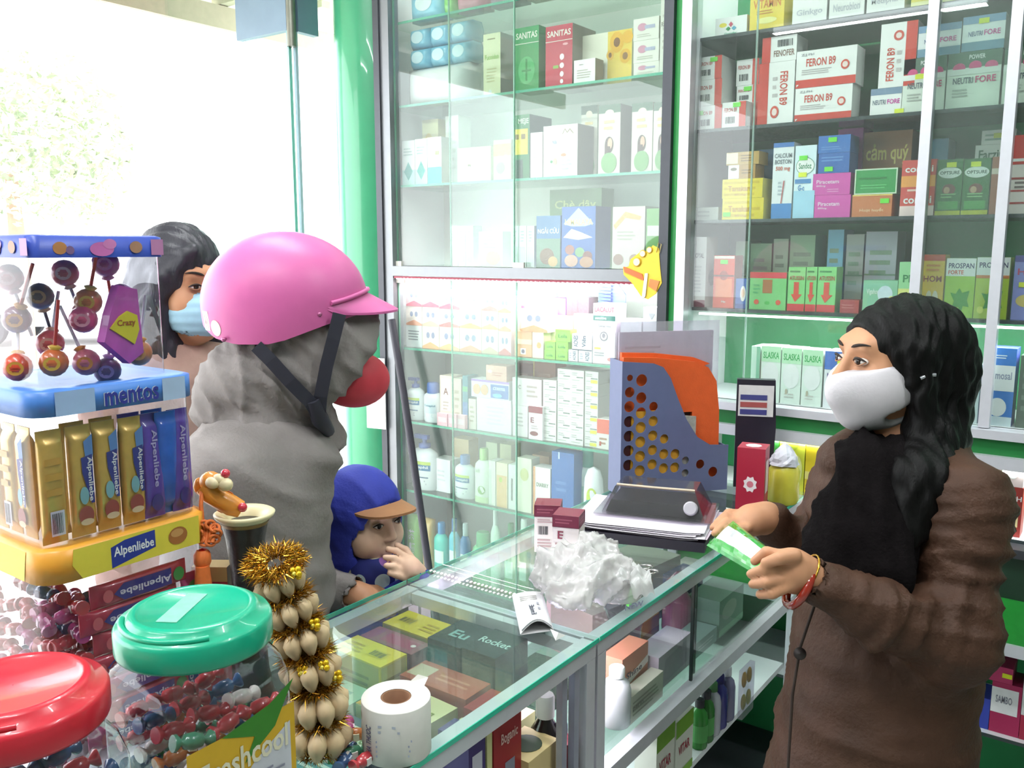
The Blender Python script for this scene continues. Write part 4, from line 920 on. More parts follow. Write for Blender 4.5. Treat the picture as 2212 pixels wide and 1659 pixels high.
r.put(1192, 1240, 978, '#3a72b8', 'deep blue carton standing on the bottle shelf', [R(.3, .9, .36, 1, '#d0e0f0'), R(0, 0, 1, .1, '#2f60a4'), LN(.2, .4, .8, .6, 2, '#5a8ac8')], dep=.06, side='#4a86c8')
bottle(1262, 966, 1070, 40, ZL[6], YI + .05, 'flip', '#dff0ea', 'pale bottle with a broad teal cap behind the white oval bottle', '#3ab09c', [R(.2, .2, .7, .6, '#a8d8c8')])
bottle(1276, 1008, 1072, 42, ZL[6], YI, 'oval', '#f4f6f6', 'white upside-down oval lotion bottle in front of the teal-capped one', None, [EL(.55, .5, .25, .16, '#c8d84a'), R(.3, .36, .8, .44, '#2a78a8'), LN(.3, .2, .75, .3, 2, '#a8b0b4')])
bk = Row(ZL[6], YI + .12, .06)
for a, b, y, c, lb in ((978, 1012, 948, '#eec890', 'orange-cream carton behind the small lotion bottle'), (1050, 1074, 956, '#d8e0b8', 'pale olive carton behind the slim white one'), (1080, 1104, 960, '#f0e8b8', 'pale yellow carton behind the orange-striped one'), (1150, 1186, 984, '#d8b49a', 'tan carton behind the flower-mark carton')):
    bk.put(a, b, y, c, lb, [R(.1, .5, .9, .55, '#f4f0e4')], free=True)

# lowest visible shelf: green packs and liquids
zb_ = ZL[7]
xa, z1 = xz(874, 1108, YI + .02); xb, _ = xz(907, 1108, YI + .02)
soft_pack(xa, xb, zb_ + .0005, z1, YI, .06, '#8fcf68', 'refill_pouch', 'bright green pouch with white characters in the lowest corner', 'pouch', pr=[T('茶', .5, .55, .85, .75, WHITE), T('麺', .5, .3, .85, .5, WHITE), R(.1, .05, .4, .9, '#b8e090')])
xa, z1 = xz(909, 1120, YI); xb, _ = xz(930, 1120, YI)
soft_pack(xa, xb, zb_ + .0005, z1, YI, .04, '#c8a45a', 'refill_pouch', 'golden brown pouch leaning beside the green pouch', 'pouch', pr=[LN(.2, .3, .8, .8, 4, '#8a6a30')])
for px, yt, yb, w, kd, c, cp, lb in ((946, 1128, 1220, 30, 'cap', '#3fc0b0', '#2a8ac0', 'turquoise mouthwash bottle on the lowest shelf'), (976, 1120, 1210, 22, 'cap', '#58b8c8', '#2f6aa0', 'slim blue-green bottle beside the turquoise one'), (1000, 1130, 1220, 22, 'cap', '#5a8ac0', '#e8f0f4', 'blue bottle with white cap on the lowest shelf'), (1034, 1148, 1235, 44, 'flip', '#6fd08a', '#4ab070', 'squat light green bottle on the lowest shelf'), (1066, 1096, 1220, 20, 'cap', '#d8f0dc', '#f4f8f4', 'slim whitish bottle with a tall white cap on the lowest shelf'), (1098, 1130, 1235, 26, 'cap', '#4ab068', '#2f8a50', 'mid green bottle near the counter end'), (1128, 1120, 1235, 24, 'flip', '#3a9a58', '#e4f0e6', 'dark green bottle closest to the counter end')):
    bottle(px, yt, yb, w, zb_, YI, kd, c, lb, cp, [R(.2, .3, .8, .6, '#d8f0e4')])

# ---- hanging yellow tag
p = onY(1392, 595, YG - .01)
tg = empty('hanging_tag', (float(p[0]), YG - .022, float(p[2])), 0, 'yellow promotional tag with round seals hanging on the dark stile', 'tag')
k = 2.6 / 1900
px = lambda x, y: ((x - 1392) * k * 1.16, -(y - 595) * k)
MB().prism([px(*q) for q in ((1366, 560), (1384, 546), (1402, 542), (1412, 530), (1424, 536), (1428, 580), (1432, 610), (1420, 634), (1404, 646), (1390, 640), (1370, 612), (1352, 594), (1350, 578), (1362, 576))], 0, .003, mat('#f0cf3a', .4)).build('card', tg)
for (x, y, q) in ((1380, 566, 10), (1392, 548, 8), (1406, 540, 7)):
    c_ = px(x, y)
    MB().lathe([(q * k, 0), (q * k, .002), (q * k * .8, .0025)], mat('#e8b830', .35), 20, M=Matrix.Translation((c_[0], -.001, c_[1])) @ Matrix.Rotation(math.pi / 2, 4, 'X')).build('seal', tg)
    MB().lathe([(q * k * .78, 0), (q * k * .78, .0008)], mat('#f8f0c0', .35), 20, M=Matrix.Translation((c_[0], -.0035, c_[1])) @ Matrix.Rotation(math.pi / 2, 4, 'X')).build('seal_face', tg)
MB().prism([px(*q) for q in ((1352, 576), (1392, 592), (1396, 606), (1354, 588))], -.003, -.0005, mat('#e0723a', .4)).build('ribbon', tg)
MB().prism([px(*q) for q in ((1408, 602), (1428, 606), (1422, 628), (1406, 618))], -.003, -.0005, mat('#e08a4a', .4)).build('ribbon', tg)
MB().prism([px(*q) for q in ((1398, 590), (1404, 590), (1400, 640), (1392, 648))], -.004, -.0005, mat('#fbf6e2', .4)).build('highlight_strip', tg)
MB().tube([(px(1420, 545)[0], -.002, px(0, 545)[1]), (px(1424, 525)[0], -.002, px(0, 525)[1]), (px(1430, 528)[0], -.002, px(0, 528)[1]), (px(1426, 548)[0], -.002, px(0, 548)[1])], .0012, mat('#c8b060', .5), 6).build('loop', tg)
# ================================================================== glass counters
CXL, CXR, ZT = -1.15, -0.71, 1.0
YJ = 1.224
CTOP = glass('#f5fcf9', 1.0, 0.0, 0.03)
TEAL = mat('#3fc7a6', 0.1, 0, 0.05, emit='#3fc7a6', es=0.0, name='green_glass_edge')
def counter(y0, y1, label):
    c = empty('glass_counter', ((CXL + CXR) / 2, (y0 + y1) / 2, 0), 0, label, 'counter')
    ox, oy = (CXL + CXR) / 2, (y0 + y1) / 2
    def P(name, a, b, m, par=None):
        return MB().span((a[0] - ox, a[1] - oy, a[2]), (b[0] - ox, b[1] - oy, b[2]), m).build(name, par or c)
    t = P('glass_top', (CXL, y0 + .001, ZT - .008), (CXR, y1 - .001, ZT), CTOP)
    P('top_edge', (CXR, y0 + .001, ZT - .008), (CXR + .0015, y1 - .001, ZT), TEAL, t)
    P('top_edge', (CXL - .0015, y0 + .001, ZT - .008), (CXL, y1 - .001, ZT), TEAL, t)
    w = .028
    for x in (CXL + .004, CXR - .004 - w):
        P('rail', (x, y0 + .002, ZT - .036), (x + w, y1 - .002, ZT - .009), WA)
        P('rail', (x, y0 + .002, .70), (x + w, y1 - .002, .73), WA)
        P('rail', (x, y0 + .002, .08), (x + w, y1 - .002, .12), WA)
        for y in (y0 + .003, y1 - .003 - w):
            P('post', (x, y, 0), (x + w, y + w, ZT - .037), WA)
    for y in (y0 + .003, y1 - .003 - .02):
        P('cross_rail', (CXL + .033, y, ZT - .034), (CXR - .033, y + .02, ZT - .012), WA)
    P('front_pane', (CXL + .006, y0 + .032, .12), (CXL + .011, y1 - .032, ZT - .037), SHEET)
    P('base_board', (CXL + .005, y0 + .004, .05), (CXR - .005, y1 - .004, .08), WHB)
    return c, P
NC, NP = counter(-0.25, YJ - .001, 'nearer glass counter with aluminium frame holding the yellow and dark cartons')
FC, FP = counter(YJ + .001, 2.33, 'farther glass counter with aluminium frame below the orange document file')
NP('shelf', (CXL + .034, -.21, .877), (-.842, YJ - .034, .883), SHELFG)
NP('shelf', (CXL + .034, -.21, .632), (CXR - .034, YJ - .034, .640), WHB)
FP('shelf', (CXL + .034, YJ + .034, .725), (CXR - .034, 2.296, .735), SHELFG)
FP('shelf', (CXL + .034, YJ + .034, .500), (CXR - .034, 2.296, .515), WHB)
# sliding door frames, staff side
for k, y in enumerate((1.03, 1.07)):
    NP('door_stile', (CXR - .03 + .006 * k, YJ - .085 + .028 * k, .125), (CXR - .018 + .006 * k, YJ - .07 + .028 * k, ZT - .04), mat('#b4b8c8', .35, .4))
for k, (a, b) in enumerate(((1.275, 1.68), (1.645, 2.28))):
    d = FP('sliding_door', (CXR - .03 + .010 * k, a, .74), (CXR - .026 + .010 * k, b, ZT - .04), DG)
    FP('door_edge', (CXR - .031 + .010 * k, (b if k == 0 else a) - .003, .74), (CXR - .025 + .010 * k, (b if k == 0 else a) + .003, ZT - .04), mat('#1c2a28', .3), d)
# LED strip at the near end of the far unit
lq = FP('led_strip', (CXL + .03, YJ + .03, ZT - .050), (CXR - .03, YJ + .042, ZT - .040), mat('#e8c8ee', .4, 0, 0, emit='#e6c0f4', es=2.5))
dm = MB()
for k in range(40):
    x = CXL + .04 + (CXR - CXL - .08) * k / 39 - (CXL + CXR) / 2
    dm.box((x, YJ + .036 - (YJ + .001 + 2.33) / 2, ZT - .0385), (.005, .006, .003), mat('#ffffff', .5, 0, 0, emit='#f6dcff', es=40.0))
tag(dm.build('led_dots', lq), kind='stuff')
ld = bpy.data.lights.new('counter_glow', 'AREA'); ld.shape = 'RECTANGLE'; ld.size = .36; ld.size_y = .02; ld.energy = 2.4; ld.color = (1, .90, 1)
lo = bpy.data.objects.new('counter_glow', ld); COL.objects.link(lo); lo.parent = lq; lo.location = (0, YJ + .06 - (YJ + .001 + 2.33) / 2, ZT - .055); lo.rotation_euler = (math.radians(35), 0, 0)

# ------------------------------------------------------------ goods inside, seen through the top
def topbox(p0, p1, p2, zt, zb, col, label, pr=(), side=None, fpr=(), name='carton', cat='box', epr=(), group=None):
    """carton from three pixels of its upper face: p0-p1 runs along u, p0-p2 along v"""
    A, B, C_ = (Vector(onZ(*p, zt)) for p in (p0, p1, p2))
    u = (B - A); w = u.length; u.normalize()
    v = Vector((-u.y, u.x, 0)); d = (C_ - A).dot(v)
    if d < 0: v = -v; d = -d; flip = True
    else: flip = False
    cen = A + u * w / 2 + v * d / 2
    rz = math.atan2(u.y, u.x)
    h = zt - zb
    hx = abs(u.x) * w / 2 + abs(v.x) * d / 2; hy = abs(u.y) * w / 2 + abs(v.y) * d / 2
    x0, x1, y0, y1 = (CXL + .036, -.843, -.2, YJ - .036) if zb > .85 else (CXL + .036, CXR - .04, YJ + .06, 2.29)
    s = min(1, (x1 - x0) / (2 * hx), (y1 - y0) / (2 * hy)); w *= s; d *= s; hx *= s; hy *= s
    cen.x = min(max(cen.x, x0 + hx), x1 - hx); cen.y = min(max(cen.y, y0 + hy), y1 - hy)
    o = carton_mesh(w, d, h, side or col, side or col, col).build(name, loc=(cen.x, cen.y, zb), rot=(0, 0, rz))
    tag(o, label, cat, group)
    sgn = -1 if not flip else 1
    if pr or fpr or epr:
        mb = MB()
        prints(mb, pr, lambda a, b, l: ((a - .5) * w, (b - .5) * d * (1 if not flip else -1), h + l))
        prints(mb, fpr, lambda a, b, l: ((a - .5) * w, -d / 2 - l, b * h))
        prints(mb, epr, lambda a, b, l: (w / 2 + l, (a - .5) * d, b * h))
        mb.build('print', o)
    return o
ZI = .8835
ZQ = ZI + .001
def inbox(x0, x1, y0, y1, zt, col, label, pr=(), side=None, epr=(), rz=0.0, zb=None):
    zb = ZQ if zb is None else zb
    w, d, h = x1 - x0, y1 - y0, zt - zb
    o = carton_mesh(w, d, h, side or col, side or col, col).build('carton', loc=((x0 + x1) / 2, (y0 + y1) / 2, zb), rot=(0, 0, rz))
    tag(o, label, 'box')
    mb = MB()
    prints(mb, pr, lambda a, b, l: ((a - .5) * w, (b - .5) * d, h + l))
    if mb.f: mb.build('print', o)
    for P_ in (lambda a, b, l: (w / 2 + l, (a - .5) * d, b * h), lambda a, b, l: ((a - .5) * w, -d / 2 - l, b * h)):
        if epr: mb = MB(); prints(mb, epr, P_); mb.build('print', o)
    return o
ye = [R(.03, .04, .97, .96, '#b9ad6a'), LN(.1, .2, .9, .7, 3, '#8a7a40')]
inbox(-1.112, -.988, .985, 1.048, .960, '#ecd33a', 'yellow carton in the nearer counter closest to the label roll', [R(.55, .3, .85, .7, '#d8c23a'), BC(.58, .36, .82, .62), LN(.1, .2, .45, .7, 3, '#c8a820')], '#d9c446', ye, -.03)
inbox(-1.112, -.984, 1.056, 1.106, .956, '#9a5a68', 'maroon carton between the two yellow ones', [R(.3, .2, .9, .8, '#a8486a'), EL(.85, .5, .04, .1, '#e8d8d8')], '#7a4a58', (), -.02)
inbox(-1.112, -.988, 1.114, 1.184, .960, '#ecd33a', 'yellow carton in the nearer counter next to the black cartons', [R(.12, .3, .4, .7, '#d8c23a'), BC(.14, .36, .38, .62), LN(.6, .2, .9, .7, 3, '#c8a820')], '#d9c446', ye, -.02)
inbox(-.980, -.906, 1.092, 1.186, .975, '#1f343c', 'black-teal carton with faint pale lettering next to the yellow carton', [T('Eu', .3, .3, .8, .6, '#8ab8b8')], '#1a2a32')
inbox(-.902, -.831, 1.092, 1.186, .978, '#1c2e36', 'black-teal carton with big white lettering, beneath the white sachet', [T('Rocket', .06, .4, .94, .62, '#b8d8d4')], '#18262e')
inbox(-.980, -.836, 1.020, 1.086, .935, '#b8604a', 'flat terracotta carton sticking out before the black cartons', [R(.02, .2, .3, .8, '#d0c0a0'), LN(.4, .3, .9, .7, 2, '#d08a70')], '#a8503c')
inbox(-.982, -.845, .918, 1.012, .925, '#ddd5a4', 'cream carton with orange swirl and upside-down green capitals', [T('TIN PHONG', .4, .2, .94, .38, '#8a8a30', 180), T('BO PHE', .5, .45, .9, .6, '#8a8a30', 180), PG([(.0, .2), (.25, .4), (.3, .05), (.0, .0)], '#e0a850'), EL(.3, .78, .12, .14, '#8a7a50'), EL(.3, .78, .09, .1, '#d8cfa0')], '#b4ac80', (), -.06)
inbox(-.985, -.850, .828, .905, .915, '#4a4a68', 'slate carton with a white title plate behind the label roll', [R(.2, .2, .95, .75, '#d8dccc'), T('Laxohan', .3, .3, .9, .65, '#7a8a60')], '#3a3a54')
inbox(-1.10, -.995, .885, .972, .92, '#a8c8b0', 'pale green carton deep in the nearer counter behind the garland', [LN(.1, .2, .9, .8, 3, '#6a9a8a')], '#7aa090')
inbox(-.96, -.85, .745, .815, .91, '#5a9aa0', 'small teal carton on the inner glass shelf beside the label roll', [LN(.1, .3, .9, .7, 2, '#d0e4e0')], '#4a8088')

# ------------------------------------------------------------ goods on the lower shelves, staff side
def xface(px0, px1, yt, zb, X, dep, col, label, pr=(), top=None, name='carton', cat='box', zt=None, group=None):
    """carton whose face looks towards the staff side (+X)"""
    y0 = float(onX(px0, yt, X)[1]); y1 = float(onX(px1, yt, X)[1]); z1 = zt or float(onX((px0 + px1) / 2, yt, X)[2])
    w, h = y1 - y0, max(z1 - zb, .02)
    o = carton_mesh(w, dep, h, col, col, top or col).build(name, loc=(X - dep / 2, (y0 + y1) / 2, zb), rot=(0, 0, math.pi / 2))
    tag(o, label, cat, group)
    if pr:
        mb = MB(); prints(mb, pr, lambda u, v, l: ((u - .5) * w, -dep / 2 - l, v * h)); mb.build('print', o)
    return o, w, h
ZS1 = .641
XF = -.765
o, w, h = xface(1066, 1126, 1532, ZS1, XF, .06, '#a02a2e', 'dark red carton with white flower marks low in the nearer counter', [R(.4, .3, .75, .7, '#8a8a9a'), EL(.2, .5, .07, .06, '#e8dcdc'), EL(.8, .3, .06, .05, '#e8dcdc'), T('Boganic', .25, .8, .85, .88, '#e0b8b0')])
o, w, h = xface(1012, 1048, 1590, ZS1, XF, .06, '#4a3a78', 'purple carton with a white panel low in the nearer counter', [R(.2, .6, .8, .9, '#d8d4e4'), EL(.4, .3, .15, .1, '#b8b0d0')])
o, w, h = xface(1052, 1063, 1580, ZS1, XF, .06, '#d8d49a', 'thin pale yellow carton beside the dark red one')
for (a, b, yt, lb, c, X) in ((1110, 1156, 1552, 'pale green cube-like carton with a dark round cut-out', '#cfcf98', -.845), (1142, 1206, 1622, 'cream carton with a large dark round cut-out in its lid', '#e0c890', -.75)):
    o, w, h = xface(a, b, yt, ZS1, X, .07, c, lb + ' in the nearer counter', [R(.1, .2, .9, .5, '#b8c07a')])
    MB().lathe([(w * .3, 0), (w * .3, .0012)], mat('#3a4a34', .4), 20, c=(0, 0, h)).build('lid_hole', o)
def flask(px, ytop, wpx, zb, X, col, cap, label, name='medicine_bottle', lab=None):
    p = onX(px, ytop, X); q = onX(px + wpx, ytop, X)
    r_ = abs(float(q[1] - p[1])) / 2; z1 = float(p[2]); h = z1 - zb
    o = empty(name, (X, float(p[1]), zb + .0005), 0, label, 'bottle')
    MB().lathe([(r_ * .92, 0), (r_, .004), (r_, h * .62), (r_ * .85, h * .74), (r_ * .45, h * .82), (r_ * .45, h * .86)], mat(col, .15, 0, .05), 24).build('body', o)
    MB().lathe([(r_ * .55, h * .84), (r_ * .55, h * .98), (r_ * .48, h)], mat(cap, .4), 20).build('cap', o)
    if lab: MB().lathe([(r_ * 1.01, h * .15), (r_ * 1.01, h * .5)], mat(lab, .5), 24, cap=False).build('label_band', o)
    return o
flask(1178, 1500, 40, ZS1, -.79, '#2a2422', '#e8e6e2', 'dark brown bottle with a white cap under the counter rail', lab='#d8d0c4')
flask(1100, 1560, 26, ZS1, -.86, '#4a2a24', '#8a7a5c', 'small brown bottle with a ribbed tan cap under the counter rail')
flask(1090, 1640, 30, ZS1, -.90, '#c8953a', '#d8a040', 'amber bottle behind the pale green cube-like carton')
flask(1216, 1560, 20, ZS1, -.768, '#6a2a3a', '#3a2a6a', 'wine-red bottle with violet cap next to the door stiles')
flask(1040, 1650, 34, ZS1, -.95, '#dcd8dc', '#f0f0f2', 'white bottle deep inside the nearer counter')
xface(1226, 1250, 1600, ZS1, -.742, .02, '#a83a4a', 'red patterned carton by the door stiles', [EL(.5, .6, .3, .2, '#d88a6a')])
# far counter, upper shelf
ZS2 = .7355
xface(1345, 1400, 1405, ZS2, -.785, .045, '#d88a74', 'salmon and white carton with slanted title standing in the farther counter', [PG([(0, .55), (1, .75), (1, .6), (0, .4)], '#f2e6e2'), T('Shine', .15, .56, .75, .68, '#5a3a58'), PG([(0, .2), (1, .4), (1, .3), (0, .1)], '#f0dcd6'), R(0, 0, 1, .12, '#c05a4a')])
xface(1360, 1432, 1480, ZS2, -.750, .028, '#d8d2c4', 'grey-white carton with fine print lying by the rail of the farther counter', [LN(.1, .2, .9, .8, 4, '#a8a294'), T('perin', .1, .4, .4, .6, '#8a8478')])
flask(1333, 1440, 30, ZS2, -.775, '#eceaf0', '#f4f2f6', 'tall white plastic bottle at the end of the farther counter')
xface(1424, 1492, 1394, ZS2, -.765, .06, '#c9bccb', 'crumpled pale lilac paper packet standing open in the farther counter', [PG([(.1, .1), (.9, .2), (.85, .9), (.2, .8)], '#b8aabc')], name='paper_packet', cat='packet')
o = empty('glass_dish', tuple(map(float, (-.866, onX(1360, 1400, -.84)[1] + .03, ZS2 + .09))), 0, 'round clear dish holding a green stick in the farther counter', 'dish')
o.location.z = ZS2 + .0005
MB().lathe([(.02, 0), (.03, .03), (.034, .105), (.05, .15), (.048, .15), (.032, .106)], glass('#dfe0ee', 1.0), 24, cap=False).build('bowl', o)
MB().tube([(0, .0, .11), (.012, .012, .19)], .009, mat('#4fbf3a', .4), 10).build('green_stick', o)
o, w, h = xface(1388, 1424, 1336, ZS2, -.90, .06, '#b88450', 'tan paper bag standing behind the salmon carton', [R(0, 0, 1, .35, '#8a4a30')], name='paper_bag', cat='bag')
o, w, h = xface(1432, 1510, 1330, ZS2, -1.0, .05, '#c9c4bc', 'grey notebook leaning at the back of the farther counter', [], name='notebook', cat='book')
o, w, h = xface(1556, 1606, 1280, ZS2, -.765, .08, '#7fa08c', 'green and grey plastic-wrapped carton behind the sliding doors', [EL(.4, .6, .3, .25, '#a8b8a8'), R(0, .05, 1, .2, '#9ac8a8')])
o, w, h = xface(1504, 1548, 1372, ZS2, -.765, .06, '#9fb8b4', 'low pale teal carton behind the black door edges', [LN(.1, .3, .9, .7, 2, '#d0dcd8')])
o, w, h = xface(1618, 1660, 1275, ZS2, -.9, .07, '#8a8f98', 'grey carton at the wall end of the farther counter', [LN(.1, .3, .9, .7, 3, '#b0b4bc')])
o = empty('wrapped_sweet', (-.86, float(onX(1462, 1312, -.86)[1]), ZS2 + .12), 0, 'glossy purple wrapped ornament shining under the counter rail', 'ornament')
o.location.z = ZS2 + .0005
MB().lathe([(.03, 0), (.036, .02), (.034, .09), (.022, .11), (.028, .13), (.004, .155)], mat('#9a5a74', .12, 0, .2, 30, coat=.6), 20).build('body', o)
# far counter, lower shelf
ZS3 = .5155
for k, (a, b) in enumerate(((1420, 1458), (1462, 1498))):
    xface(a, b, 1568 - k * 24, ZS3, -.74, .05, '#e4e4da', ['white and green carton with red title, nearer of the pair on the bottom shelf', 'white and green carton with red title, farther of the pair on the bottom shelf'][k], [R(0, .72, 1, 1, '#7aa83a'), T('VITAR', .15, .4, .8, .56, '#a83a4a'), R(0, 0, 1, .14, '#8ab84a')])
for k, (px, yt) in enumerate(((1512, 1510), (1526, 1490), (1540, 1474), (1554, 1456), (1570, 1440))):
    flask(px, yt, 15, ZS3, -.76, ['#3a8a3a', '#3a7a3a', '#c8c8d4', '#4a4a94', '#8a88a8'][k], ['#2a2a30', '#2a2a30', '#4a7a4a', '#2a2a6a', '#d8d8e0'][k], ['green bottle with black cap just past the white and green pair', 'green bottle with black cap, second after the white and green pair', 'pale bottle with green cap on the bottom shelf', 'violet bottle on the bottom shelf', 'greyish bottle nearest the coat on the bottom shelf'][k], lab='#5aa85a' if k < 2 else None)
# pouch of yellow capsules hung on the counter end
p = onX(1612, 1490, -.70)
o = empty('capsule_pouch', tuple(map(float, p)), math.pi / 2, 'clear plastic pouch with four yellow capsules hanging on the counter end', 'pouch')
MB().box((0, 0, 0), (.07, .012, .12), glass('#f0ecf6', 1.0, .15, .12)).build('film', o)
for i in (-1, 1):
    for j in (-1, 1):
        MB().ball((i * .016, 0, j * .028 + .004), (.012, .005, .02), mat('#c89a3a' if j > 0 else '#b8a85a', .3), 12).build('capsule', o)
# ================================================================== things standing on the counters
def tz(x, y, z=ZT): p = onZ(x, y, z); return float(p[0]), float(p[1])
# label roll
x, y = -.752, .775
LR = empty('label_roll', (x, y, ZT + .0005), 0, 'roll of white printed price labels with brown core standing on the glass', 'label roll')
m = MB()
m.lathe([(.020, .074), (.0445, .074), (.045, .073), (.045, .001), (.0445, 0), (.020, 0)], mat('#f0ece6', .6, 0, .03, 60), 48, cap=False)
m.build('paper', LR)
MB().lathe([(.020, 0), (.020, .0735), (.0172, .0735), (.0172, 0)], mat('#8a6248', .8, 0, .1, 60), 32, cap=False).build('core', LR)
mb = MB()
prints(mb, [LN(.06, .1, .2, .9, 3, '#c8a878'), T('NHA THUOC', .28, .12, .36, .7, '#6a6a90', 90), LN(.42, .15, .8, .5, 4, '#b8bcd4'), LN(.45, .6, .7, .8, 2, '#c8ccdc')],
       lambda u, v, l: ((.045 + l) * math.cos(-2.6 + u * 2.8), (.045 + l) * math.sin(-2.6 + u * 2.8), .074 * v), .0003)
mb.build('print', LR)
MB().add([(-.012, .038, .074), (.012, .041, .074), (.010, .052, .082), (-.004, .047, .084)], [(0, 1, 2, 3)], mat('#f4f0ea', .6)).build('loose_end', LR)

# two small letter cartons
for k, (pa, pb, yt, lb) in enumerate((((1150, 1204), (1204, 1234), 1120, 'maroon-topped white carton with barcode, left of two standing on the glass'), ((1206, 1262), (1262, 1280), 1130, 'maroon-topped white carton with a big letter, right of two behind the plastic bag'))):
    xb, yb = ((-1.028, 1.545), (-.952, 1.508))[k]
    o = carton_mesh(.056, .056, .105, '#efe6e2', '#efe6e2', '#8a2f44').build('carton', loc=(xb, yb, ZT + .0005), rot=(0, 0, (.50, .33)[k]))
    tag(o, lb, 'box')
    mb = MB()
    P1 = lambda u, v, l: ((u - .5) * .056, -.028 - l, v * .105)
    P2 = lambda u, v, l: (.028 + l, (u - .5) * .056, v * .105)
    P3 = lambda u, v, l: (-.028 - l, (.5 - u) * .056, v * .105)
    band = [R(0, .76, 1, 1, '#7c2440'), LN(.1, .82, .8, .94, 2, '#a85a6a'), R(0, .755, 1, .765, '#5a1a30')]
    prints(mb, band + ([BC(.15, .38, .55, .56), LN(.12, .62, .8, .72, 2, '#c8a8a8'), LN(.12, .1, .7, .3, 3, '#c8a8a8'), T('E', .82, .58, .98, .68, '#8a2f44')] if k == 0 else [T('E', .2, .52, .42, .68, '#8a2f44'), LN(.1, .2, .8, .46, 3, '#c8a8a8')]), P1)
    mb.build('print', o)
    mb = MB(); prints(mb, band + [LN(.1, .3, .8, .65, 4, '#c8a8a8'), EL(.2, .15, .08, .05, '#8a2f44')], P2); mb.build('print', o)
    mb = MB(); prints(mb, band, P3); mb.build('print', o)

# pale pink carton under the glass of the far counter, beside the LED strip
topbox((1090, 1236), (1132, 1252), (1122, 1206), .86, ZS2, '#e6c4cc', 'pale pink carton under the glass beside the violet light strip', [R(.1, .1, .9, .9, '#efd6da')], '#d8a8b4')
topbox((1190, 1290), (1280, 1330), (1260, 1240), .86, ZS2, '#9a8a88', 'grey-brown carton under the plastic bag inside the farther counter', [LN(.1, .2, .9, .8, 4, '#b8a8a4')], '#8a7470')
topbox((1300, 1200), (1400, 1230), (1350, 1165), .88, ZS2, '#c9c8b8', 'beige folder under the black document folder inside the farther counter', [], '#a8a898')
topbox((1432, 1240), (1476, 1252), (1458, 1212), .86, ZS2, '#4a5a80', 'dark blue packet under the glass near the scissors', [], '#3a4a6a')

# white sachet, torn open
A, B, C_, D = (Vector(onZ(*q, ZT + .004)) for q in ((1106, 1286), (1172, 1280), (1196, 1362), (1124, 1372)))
SA = empty('sachet', tuple((A + B + C_ + D) / 4), 0, 'torn white medicine sachet with dark handwriting lying on the glass', 'sachet')
o_ = (A + B + C_ + D) / 4
n = 10; V = []; Fs = []
for s in (0, 1):
    for j in range(n + 1):
        for i in range(n + 1):
            u, v = i / n, j / n
            p = (A * (1 - u) + B * u) * (1 - v) + (D * (1 - u) + C_ * u) * v - o_
            b = math.sin(math.pi * u) * (0.004 + .016 * v ** 2)
            p.z = (.001 + b) if s else .0
            V.append(p)
N = (n + 1) ** 2
for j in range(n):
    for i in range(n):
        a = j * (n + 1) + i
        Fs.append((a, a + n + 1, a + n + 2, a + 1)); Fs.append((N + a, N + a + 1, N + a + n + 2, N + a + n + 1))
for j in range(n):
    a = j * (n + 1); Fs.append((a, N + a, N + a + n + 1, a + n + 1)); b = a + n; Fs.append((b, b + n + 1, N + b + n + 1, N + b))
for i in range(n): Fs.append((i, i + 1, N + i + 1, N + i))
MB().add(V, Fs, mat('#f2f0f2', .45, 0, .04, 60), True).build('paper', SA)
mb = MB()
def PS(u, v, l):
    p = (A * (1 - u) + B * u) * (1 - v) + (D * (1 - u) + C_ * u) * v - o_
    p.z = .0016 + math.sin(math.pi * u) * (0.004 + .016 * v ** 2) + l; return tuple(p)
prints(mb, [T('EmizE', .42, .42, .58, .74, '#4a4a60', -90), LN(.68, .3, .78, .6, 2, '#b0b0bc'), LN(.2, .12, .8, .26, 3, '#b8b4b0'), R(.05, .96, .95, .99, '#3a3a40')], PS)
mb.build('print', SA)
MB().add([tuple(Vector(onZ(*q, ZT + h_)) - o_) for q, h_ in (((1188, 1358), .008), ((1206, 1366), .012), ((1222, 1372), .004), ((1200, 1384), .003))], [(0, 1, 2, 3)], mat('#eceae8', .4)).build('torn_flap', SA)

# document folder, papers and clear tray
fx, fy, frz = -.915, 1.785, math.radians(17)
FO = tag(MB().box((0, 0, .011), (.30, .235, .022), mat('#221c2c', .5, 0, .1, 60)).build('document_folder', loc=(fx, fy, ZT + .0005), rot=(0, 0, frz)), 'thick black document folder lying on the farther counter under loose papers', 'folder')
zp = ZT + .0228
for k in range(6):
    w, h = random.uniform(.27, .30), random.uniform(.215, .235)
    mb = MB(); n = 8
    c = ['#ece6ee', '#e8d4e2', '#f0ecf2', '#e6dcea', '#f2eef4', '#ebe4f0'][k]
    V = [((i / n - .5) * w, (j - .5) * h, zp * 0 + .0012 * (1 + math.sin(i * .9 + k) * .3) + .003 * max(0, (abs(i / n - .5) - .38)) * 8) for j in (0, 1) for i in range(n + 1)]
    mb.add(V, [(i, i + 1, n + 2 + i, n + 1 + i) for i in range(n)], mat(c, .6, 0, .02), True)
    q = mb.build('paper_sheet', loc=(fx + random.uniform(-.008, .012), fy + random.uniform(-.004, .008), zp + .0028 * k), rot=(0, 0, frz + random.uniform(-.07, .07)))
    tag(q, ['lowest loose sheet of paper on the black folder', 'pink-tinged sheet second from the folder', 'white sheet third from the folder', 'lilac sheet fourth from the folder', 'white sheet second from the top of the papers', 'uppermost loose sheet beneath the clear tray'][k], 'paper', 'loose papers on the folder')
    if k in (1, 4): MB().box((0, -h / 2 + .012, .0018), (w * .9, .003, .0004), mat('#c84a7a', .5)).build('rule_line', q)
zt_ = zp + .0028 * 6 + .003
